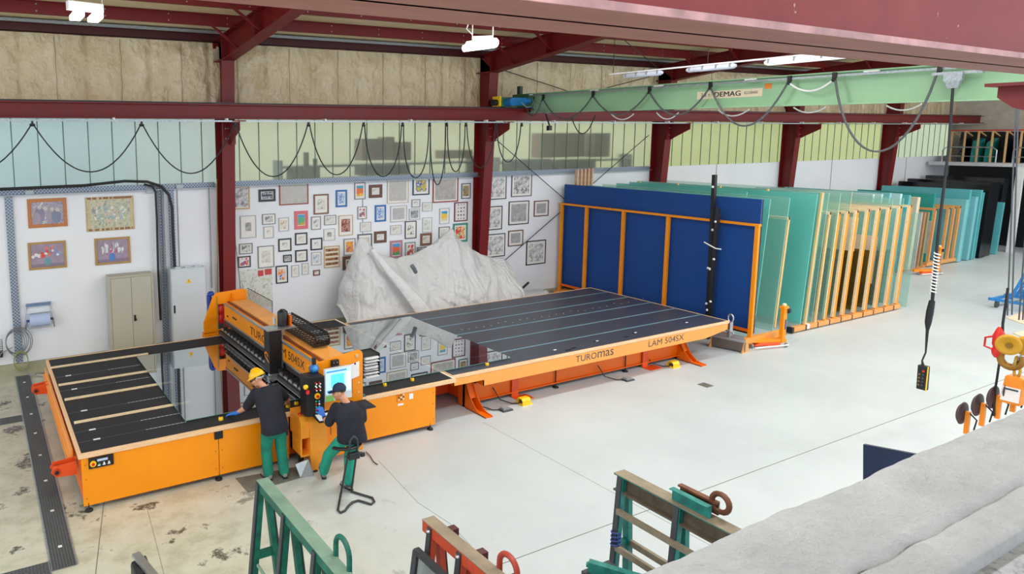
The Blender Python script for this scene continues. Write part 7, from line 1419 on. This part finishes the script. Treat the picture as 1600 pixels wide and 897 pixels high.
for sx in (-1, 1):
    q = hh_ + R * sx * 0.032 + F * 0.108 + U * 0.002; m.tube([q + R * 0.022 * math.cos(a_ * math.pi / 6) + U * 0.015 * math.sin(a_ * math.pi / 6) for a_ in range(12)], 0.004, 6, closed=True); m.tube([q + R * sx * 0.024, hh_ + R * sx * 0.082 + F * 0.01 + U * 0.005], 0.004, 6)
m.tube([hh_ - R * 0.01 + F * 0.108, hh_ + R * 0.01 + F * 0.108], 0.004, 6); m.build('glasses', BLACK, p1)
# ---- worker two: blue cap, half seated on the standing seat
p2 = T('person', 'person in navy cap on a standing seat at the monitor, one leg forward', 'person', (4.86, 9.1, 0), 'people at the machine')
hc = (4.80, 9.28, 1.565); HF = (-0.88, 0.45, -0.18); m = MB(); R, F, U, rot = head(m, hc, HF, (0, 0.1, 1)); RX = Vector((0.97, -0.22, 0)).normalized(); FY = Vector((0.22, 0.97, 0))
limb(m, [(4.90, 9.20, 1.37), Vector(hc) + Vector((0.035, -0.025, -0.08))], [0.062, 0.056])
torso(m, [((4.90, 9.10, 0.86), 0.15, 0.10, RX, FY), ((4.90, 9.10, 1.02), 0.13, 0.09, RX, FY), ((4.90, 9.15, 1.22), 0.17, 0.10, RX, FY), ((4.90, 9.19, 1.35), 0.13, 0.07, RX, FY), ((4.90, 9.20, 1.40), 0.05, 0.05, RX, FY)])
SL, SR = Vector((4.71, 9.22, 1.345)), Vector((5.09, 9.13, 1.31)); EL, ER = Vector((4.62, 9.32, 1.06)), Vector((5.20, 9.25, 1.02)); WL, WR = Vector((4.635, 9.50, 1.13)), Vector((5.14, 9.50, 1.04))
limb(m, [SL, SL.lerp(EL, .5), EL, EL.lerp(WL, .4), WL], [0.055, 0.05, 0.042, 0.042, 0.03]); limb(m, [SR, SR.lerp(ER, .5), ER, ER.lerp(WR, .4), WR], [0.055, 0.05, 0.042, 0.042, 0.03])
HLp, HRp = Vector((4.80, 9.12, 0.88)), Vector((4.99, 9.08, 0.88)); KL, KR = Vector((4.66, 9.40, 0.52)), Vector((4.95, 9.24, 0.50)); AL, AR = Vector((4.68, 9.62, 0.14)), Vector((4.87, 9.10, 0.10))
for a_, k_, h_ in ((AL, KL, HLp), (AR, KR, HRp)): limb(m, [h_, k_, a_], [0.085, 0.055, 0.035])
hand(m, WR, (-0.2, 1.0, -0.1), (0.2, 0, 1), 1.0, 0.4, 1.0, 1)
body = remesh(m.build('body', SKIN, p2), 0.0075, 2); face_bits(hc, R, F, U, rot, body); hair_cap(hc, R, F, U, rot, body)
m = MB(); hand(m, WL, (-0.15, 0.55, 0.75), (0.1, -0.8, 0.5), 1.12, 0.5, 1.3, -1); limb(m, [WL.lerp(EL, .2), WL], [0.036, 0.034]); remesh(m.build('glove', GLOVE, p2), 0.006, 2)
m = MB(); w_ = WL.lerp(EL, .28); dd = (EL - WL).normalized(); m.cyl(w_ - dd * 0.012, w_ + dd * 0.012, 0.040, n=18); m.build('watch', BLACK, p2)
m = MB(); torso(m, [((4.91, 9.07, 0.84), 0.240, 0.161, RX, FY), ((4.91, 9.08, 0.94), 0.230, 0.157, RX, FY), ((4.905, 9.11, 1.08), 0.216, 0.145, RX, FY), ((4.90, 9.145, 1.22), 0.238, 0.151, RX, FY), ((4.90, 9.17, 1.31), 0.240, 0.135, RX, FY), ((4.90, 9.19, 1.37), 0.174, 0.099, RX, FY), ((4.895, 9.205, 1.415), 0.084, 0.080, RX, FY)])
limb(m, [SL, SL.lerp(EL, .45), SL.lerp(EL, .85)], [0.090, 0.084, 0.078]); limb(m, [SR, SR.lerp(ER, .45), SR.lerp(ER, .8)], [0.090, 0.084, 0.078])
remesh(m.build('polo_shirt', SHIRT, p2), 0.012, 4)
m = MB(); torso(m, [((4.90, 9.08, 0.96), 0.158, 0.102, RX, FY), ((4.90, 9.07, 0.86), 0.184, 0.119, RX, FY), ((4.90, 9.09, 0.80), 0.186, 0.124, RX, FY)])
limb(m, [HLp, HLp.lerp(KL, .5), KL, KL.lerp(AL, .5), AL + Vector((0, -0.02, 0.03))], [0.105, 0.1, 0.088, 0.086, 0.082]); limb(m, [HRp, HRp.lerp(KR, .5), KR, KR.lerp(AR, .5), AR + Vector((0, 0, 0.05))], [0.11, 0.102, 0.09, 0.084, 0.076])
tr2 = remesh(m.build('trousers', mat('#17977f', 0.8, 0, 0.15, 6, 0.4), p2), 0.012, 3)
shoe(p2, (4.70, 9.66, 0.075), (4.76, 9.86, 0.16)); shoe(p2, (4.865, 9.10, 0.075), (4.85, 9.31, 0.06))
c = Vector(hc) + U * 0.045 - F * 0.01; m = MB(); Rg = []
for j in range(13):
    th = math.radians(2 + j * 7.6); Rg.append([c + R * 0.090 * math.sin(th) ** 0.85 * math.cos(2 * math.pi * k / 24) + F * 0.110 * math.sin(th) ** 0.85 * math.sin(2 * math.pi * k / 24) + U * (0.098 * math.cos(th)) for k in range(24)])
m.rings(Rg); m.ell(c + U * 0.1, 0.008, 8, 6)
for sg in (0, 0.007):
    vs = []; fs = []
    for i in range(13):
        a_ = math.radians(20 + i * 140 / 12); q0 = c + R * 0.088 * math.cos(a_) + F * 0.106 * math.sin(a_) - U * (0.004 + sg); q1 = c + R * 0.080 * math.cos(a_) + F * (0.10 + 0.085 * math.sin(a_) ** 0.7) - U * (0.018 + sg + 0.006 * math.sin(a_)); vs += [q0, q1]
    m.add(vs, [(2 * i, 2 * i + 1, 2 * i + 3, 2 * i + 2) for i in range(12)], True)
m.build('cap', mat('#1a2746', 0.75, 0, 0.1, 8), p2)
# ---- standing seat
ss = T('standing_seat', 'black tubular standing seat with floor frame under the capped worker', 'seat', (4.85, 8.95, 0), None)
TB = mat('#3b3d41', 0.4, 0.3)
fl = [(533, 768), (528, 796), (532, 800), (539, 797), (545, 789), (551, 784), (560, 781), (570, 784), (580, 787), (585, 783), (582, 777), (565, 772), (549, 767)]
FP = [AZ(px, py, 0.03) for px, py in fl]; FP = [Vector((p.x, p.y, 0.02)) for p in FP]
L0, R0 = FP[0], FP[-1]
topL, topR = Vector((4.74, 8.84, 0.86)), Vector((4.88, 8.84, 0.86))
MB().tube(FP, 0.018, 8).build('floor_frame', TB, ss)
arc = [topL + Vector((0, 0, 0)), topL + Vector((0.01, 0, 0.09)), topL + Vector((0.045, 0, 0.135)), (topL + topR) / 2 + Vector((0, 0, 0.15)), topR + Vector((-0.045, 0, 0.135)), topR + Vector((-0.01, 0, 0.09)), topR]
MB().tube([L0, L0.lerp(topL, .5)] + arc + [R0.lerp(topR, .5), R0], 0.016, 10).build('upright_loop', TB, ss)
a_, b_2 = L0.lerp(topL, .12), R0.lerp(topR, .12); MB().tube([a_, b_2], 0.014, 8).build('cross_bar', TB, ss)
m = MB(); m.box(4.72, 4.90, 8.80, 8.88, 0.66, 0.76); m.cyl((4.68, 8.84, 0.72), (4.95, 8.84, 0.72), 0.02); m.box(4.93, 5.0, 8.82, 8.86, 0.66, 0.72); m.build('height_clamp', mat('#2c2d31', 0.4, 0.3), ss, 0.006)
m = MB(); Rg = []
for i in range(13):
    a_ = math.radians(200 + i * 140 / 12); c = Vector((4.80, 9.12, 0.80)) + Vector((0.24 * math.cos(a_), 0.22 * math.sin(a_), 0.0)); rd = Vector((math.cos(a_), math.sin(a_), 0)); Rg.append([c + rd * 0.045 * math.cos(q * math.pi / 5) + Vector((0, 0, 0.022 * math.sin(q * math.pi / 5))) for q in range(10)])
m.rings(Rg); m.build('seat_pad', BLACK, ss)
# ================================================================== FOREGROUND RACKS
def aframe(lab, x0, x1, ya, yb, zt, cm, ct, beam_h, legs, spread, extra=None, gcol=None):
    a = T('a_frame_rack', lab, 'glass rack', ((x0 + x1) / 2, (ya + yb) / 2, 0), 'A-frame racks in the foreground'); xc_ = (x0 + x1) / 2; w = x1 - x0
    mbox(x0, x1, yb, ya, zt - beam_h, zt - 0.008).build('top_beam', cm, a, 0.004); mbox(x0 - 0.002, x1 + 0.002, yb, ya + 0.002, zt - 0.008, zt).build('worn_top_plate', ct, a)
    for y in legs:
        for sx in (-1, 1):
            m = MB(); m.hexa([(xc_ + sx * spread - 0.03, y - 0.04, 0.12), (xc_ + sx * spread + 0.03, y - 0.04, 0.12), (xc_ + sx * spread + 0.03, y + 0.04, 0.12), (xc_ + sx * spread - 0.03, y + 0.04, 0.12)], [(xc_ + sx * w * 0.28 - 0.03, y - 0.04, zt - beam_h), (xc_ + sx * w * 0.28 + 0.03, y - 0.04, zt - beam_h), (xc_ + sx * w * 0.28 + 0.03, y + 0.04, zt - beam_h), (xc_ + sx * w * 0.28 - 0.03, y + 0.04, zt - beam_h)]); o = m.build('leg', cm, a)
            m = MB(); d_ = sx * 0.036; m.hexa([(xc_ + sx * spread + d_ - 0.007, y - 0.03, 0.3), (xc_ + sx * spread + d_ + 0.007, y - 0.03, 0.3), (xc_ + sx * spread + d_ + 0.007, y + 0.03, 0.3), (xc_ + sx * spread + d_ - 0.007, y + 0.03, 0.3)], [(xc_ + sx * w * 0.28 + d_ - 0.007, y - 0.03, zt - 0.02), (xc_ + sx * w * 0.28 + d_ + 0.007, y - 0.03, zt - 0.02), (xc_ + sx * w * 0.28 + d_ + 0.007, y + 0.03, zt - 0.02), (xc_ + sx * w * 0.28 + d_ - 0.007, y + 0.03, zt - 0.02)]); m.build('rubber_strip', DGREY, o)
        m = MB(); m.box(xc_ - spread * 0.55, xc_ + spread * 0.55, y - 0.025, y + 0.025, zt * 0.55 - 0.04, zt * 0.55 + 0.04); m.box(xc_ - spread - 0.3, xc_ + spread + 0.3, y - 0.04, y + 0.04, 0.04, 0.12); m.build('cross_bar', cm, a)
    m = MB()
    for sx in (-1, 1): m.box(xc_ + sx * spread - 0.03, xc_ + sx * spread + 0.03, yb, ya, 0.12, 0.18)
    m.build('base_rail', cm, a); return a, xc_
g, xc_ = aframe('large green A-frame rack in the foreground with pale worn top beam', 2.47, 2.60, 6.72, 3.6, 1.85, RACKG, RACKGL, 0.10, (6.68, 5.98, 5.28, 4.58, 3.9), 0.20)
MB().tube([(2.42, 6.6, 0.95), (2.40, 4.0, 0.95)], 0.018).build('side_rod', RACKGL, g)
a = AZ(530, 865, 1.85); b = AZ(556, 880, 1.85)
yy0, yy1 = 5.02, 4.80
cpx = lambda x, y: [Vector((x, y + 0.12 * math.cos(math.pi * (1 - k_ / 12)), 1.85 + 0.16 + 0.13 * math.sin(math.pi * (k_ / 12)))) for k_ in range(13)]
def loop(xc_, yc, zt, mm, par, r=0.11, h=0.16, th=0.024): MB().tube([Vector((xc_, yc + r, zt - 0.1))] + [Vector((xc_, yc + r * math.cos(math.pi * k_ / 12), zt + h + r * math.sin(math.pi * k_ / 12))) for k_ in range(13)] + [Vector((xc_, yc - r, zt - 0.1))], th, 12).build('lifting_loop', mm, par)
pl = (AZ(530, 862, 1.85) + AZ(557, 892, 1.85)) / 2
loop(2.60, pl.y, 1.85, RACKG, g, 0.125, 0.10)
pa = AZ(661, 812, 1.80)
rd, xc_ = aframe('red-orange A-frame rack in the foreground with dusty top beam', 3.645, 3.78, 5.31, 2.9, 1.8, mat('#c6492a', 0.5, 0, 0.15, 6), mat('#8a7c69', 0.7, 0, 0.25, 5), 0.12, (5.18, 4.72, 4.28, 3.8), 0.20)
each('side_clamp', DRED, rd, [(3.78, 3.86, y - 0.04, y + 0.04, 1.72, 1.80) for y in (5.05, 4.62, 4.20, 3.75)])
for y in (5.18, 4.72, 4.28): MB().lathe((3.63, y, 1.74), [(0.025, 0), (0.025, 0.02), (0, 0.02)], 10).build('post_cap', STEEL, rd)
loop(3.80, (AZ(795, 870, 1.85).y + AZ(826, 890, 1.85).y) / 2 - 0.02, 1.8, mat('#a3392b', 0.45), rd, 0.11, 0.06, 0.026)
m = MB(); m.hexa([(3.30, 4.0, 0.16), (3.33, 4.0, 0.16), (3.33, 5.1, 0.16), (3.30, 5.1, 0.16)], [(3.55, 4.0, 1.52), (3.58, 4.0, 1.52), (3.58, 5.22, 1.52), (3.55, 5.22, 1.52)]); o = m.build('window_sash', glassm('#dfe8e8', '#cfd6d8', 0.5, 0.1)); tag(o, 'dark-framed window sash leaning on the left side of the red rack', 'window sash')
m = MB(); m.bar((3.53, 5.24, 1.55), (3.53, 3.95, 1.55), 0.06, 0.05); m.bar((3.53, 5.24, 1.55), (3.27, 5.14, 0.16), 0.05, 0.05); m.build('frame', DGREY, o)
m = MB(); m.hexa([(3.95, 4.35, 0.3), (3.97, 4.35, 0.3), (3.97, 4.8, 0.3), (3.95, 4.8, 0.3)], [(3.84, 4.35, 1.55), (3.86, 4.35, 1.55), (3.86, 4.8, 1.55), (3.84, 4.8, 1.55)]); o = m.build('glass_sheet', G_GREEN); tag(o, 'pale green glass sheet seen between the legs of the red rack', 'glass sheet')
mbox(3.83, 3.84, 4.5, 4.6, 1.3, 1.38).build('sticker', DGREY, o)
BRN = mat('#8a7f6c', 0.6, 0.1, 0.2, 8); TEALR = mat('#1f7f78', 0.5, 0, 0.35, 10)
bw, xc_ = aframe('brown and teal rusty rack beside the parapet with H-beam top', 6.04, 6.20, 5.10, 2.6, 1.8, TEALR, BRN, 0.02, (5.02, 4.32, 3.6), 0.14)
m = MB(); m.box(6.11, 6.13, 2.6, 5.1, 1.62, 1.79); m.box(6.04, 6.20, 2.6, 5.1, 1.60, 1.62); m.build('beam_web', mat('#5e5346', 0.6, 0.1, 0.3, 8), bw)
m = MB(); m.box(5.98, 6.02, 3.0, 5.0, 1.38, 1.44); m.box(6.2, 6.24, 3.0, 5.0, 0.95, 1.02); m.box(5.98, 6.02, 3.0, 5.0, 0.95, 1.02); m.build('side_rail', BRN, bw)
m = MB(); m.hexa([(6.10, 4.42, 1.8), (6.12, 4.42, 1.8), (6.12, 4.0, 1.8), (6.10, 4.0, 1.8)], [(6.10, 4.42, 1.93), (6.12, 4.42, 1.93), (6.12, 4.0, 1.93), (6.10, 4.0, 1.93)]); m.box(6.05, 6.10, 4.0, 4.42, 1.92, 1.93); m.build('side_plate', TEALR, bw)
m = MB(); m.box(6.22, 6.24, 4.0, 4.42, 1.8, 1.93); m.box(6.18, 6.24, 4.0, 4.42, 1.92, 1.94); m.tube([Vector((6.22, 3.98 + 0.09 * math.cos(k_ * math.pi / 8), 1.94 + 0.09 * math.sin(k_ * math.pi / 8))) for k_ in range(16)], 0.028, 8, closed=True); m.build('lifting_eye', mat('#70462f', 0.5, 0.2, 0.25, 10), bw)
MB().tube([(6.0 + 0.05 * math.cos(i * 0.8), 5.0 + 0.05 * math.sin(i * 0.8), 1.0 + i * 0.006) for i in range(30)], 0.01, 6).build('blue_cord', mat('#34448f', 0.5), bw)
a = AZ(920, 884, 1.0); o = MB(); o.bar(a, a + Vector((0.3, -0.5, 0)), 0.08, 0.12); o.tube([a + Vector((0.0, 0.03, 0)), a + Vector((0.3, -0.45, 0.02))], 0.03); o = o.build('teal_bracket', TEALR); tag(o, 'small teal steel bracket end left of the brown rack foot', 'bracket')
mbox(a.x - 0.05, a.x + 0.35, a.y - 0.6, a.y + 0.05, 0.0, 0.93).build('stand', DGREY, o)
# black padded thing at the bottom left edge
a = AZ(203, 876, 1.4); b = AZ(226, 880, 1.4)
bo = T('dark_rack_post', 'black padded post top with grey steel strap at the bottom left edge', 'rack post', (a.x + 0.1, a.y - 0.1, 0))
m = MB(); m.box(a.x, a.x + 0.11, a.y - 0.25, a.y, 0, 1.40); m.build('padding', BLACK, bo, 0.03)
m = MB(); m.bar((a.x + 0.06, a.y + 0.02, 1.44), (a.x + 0.16, a.y - 0.4, 1.40), 0.08, 0.03); m.build('strap', STEEL, bo); m = MB(); m.box(a.x + 0.10, a.x + 0.15, a.y - 0.25, a.y - 0.02, 0, 1.42); m.build('clamp', DGREY, bo)
# dark blue board corner behind the parapet
a, b, c = AZ(1351, 700, 2.0), AZ(1383, 712, 2.0), AZ(1348, 726, 2.0)
m = MB(); m.prism([(3.91, 2.05), (3.2, 1.97), (3.2, 0.0), (3.80, 0.0)], 'x', 8.60, 8.64); m.v = [Vector((p.x + (3.91 - p.y) * 0.9, p.y, p.z)) for p in m.v]
o = m.build('navy_panel', mat('#172744', 0.35)); tag(o, 'dark navy panel corner sticking up behind the parapet edge', 'panel')
# small clutter beside the console
o = MB().tube([AZ(570, 708, 0.0) + Vector((0.02, 0, 0.02)), AZ(578, 712, 0.02), AZ(584, 722, 0.015), AZ(590, 726, 0.015)], 0.008, 6).build('floor_cable', CABLE); tag(o, 'thin cable on the floor right of the gantry end plate', 'cable')
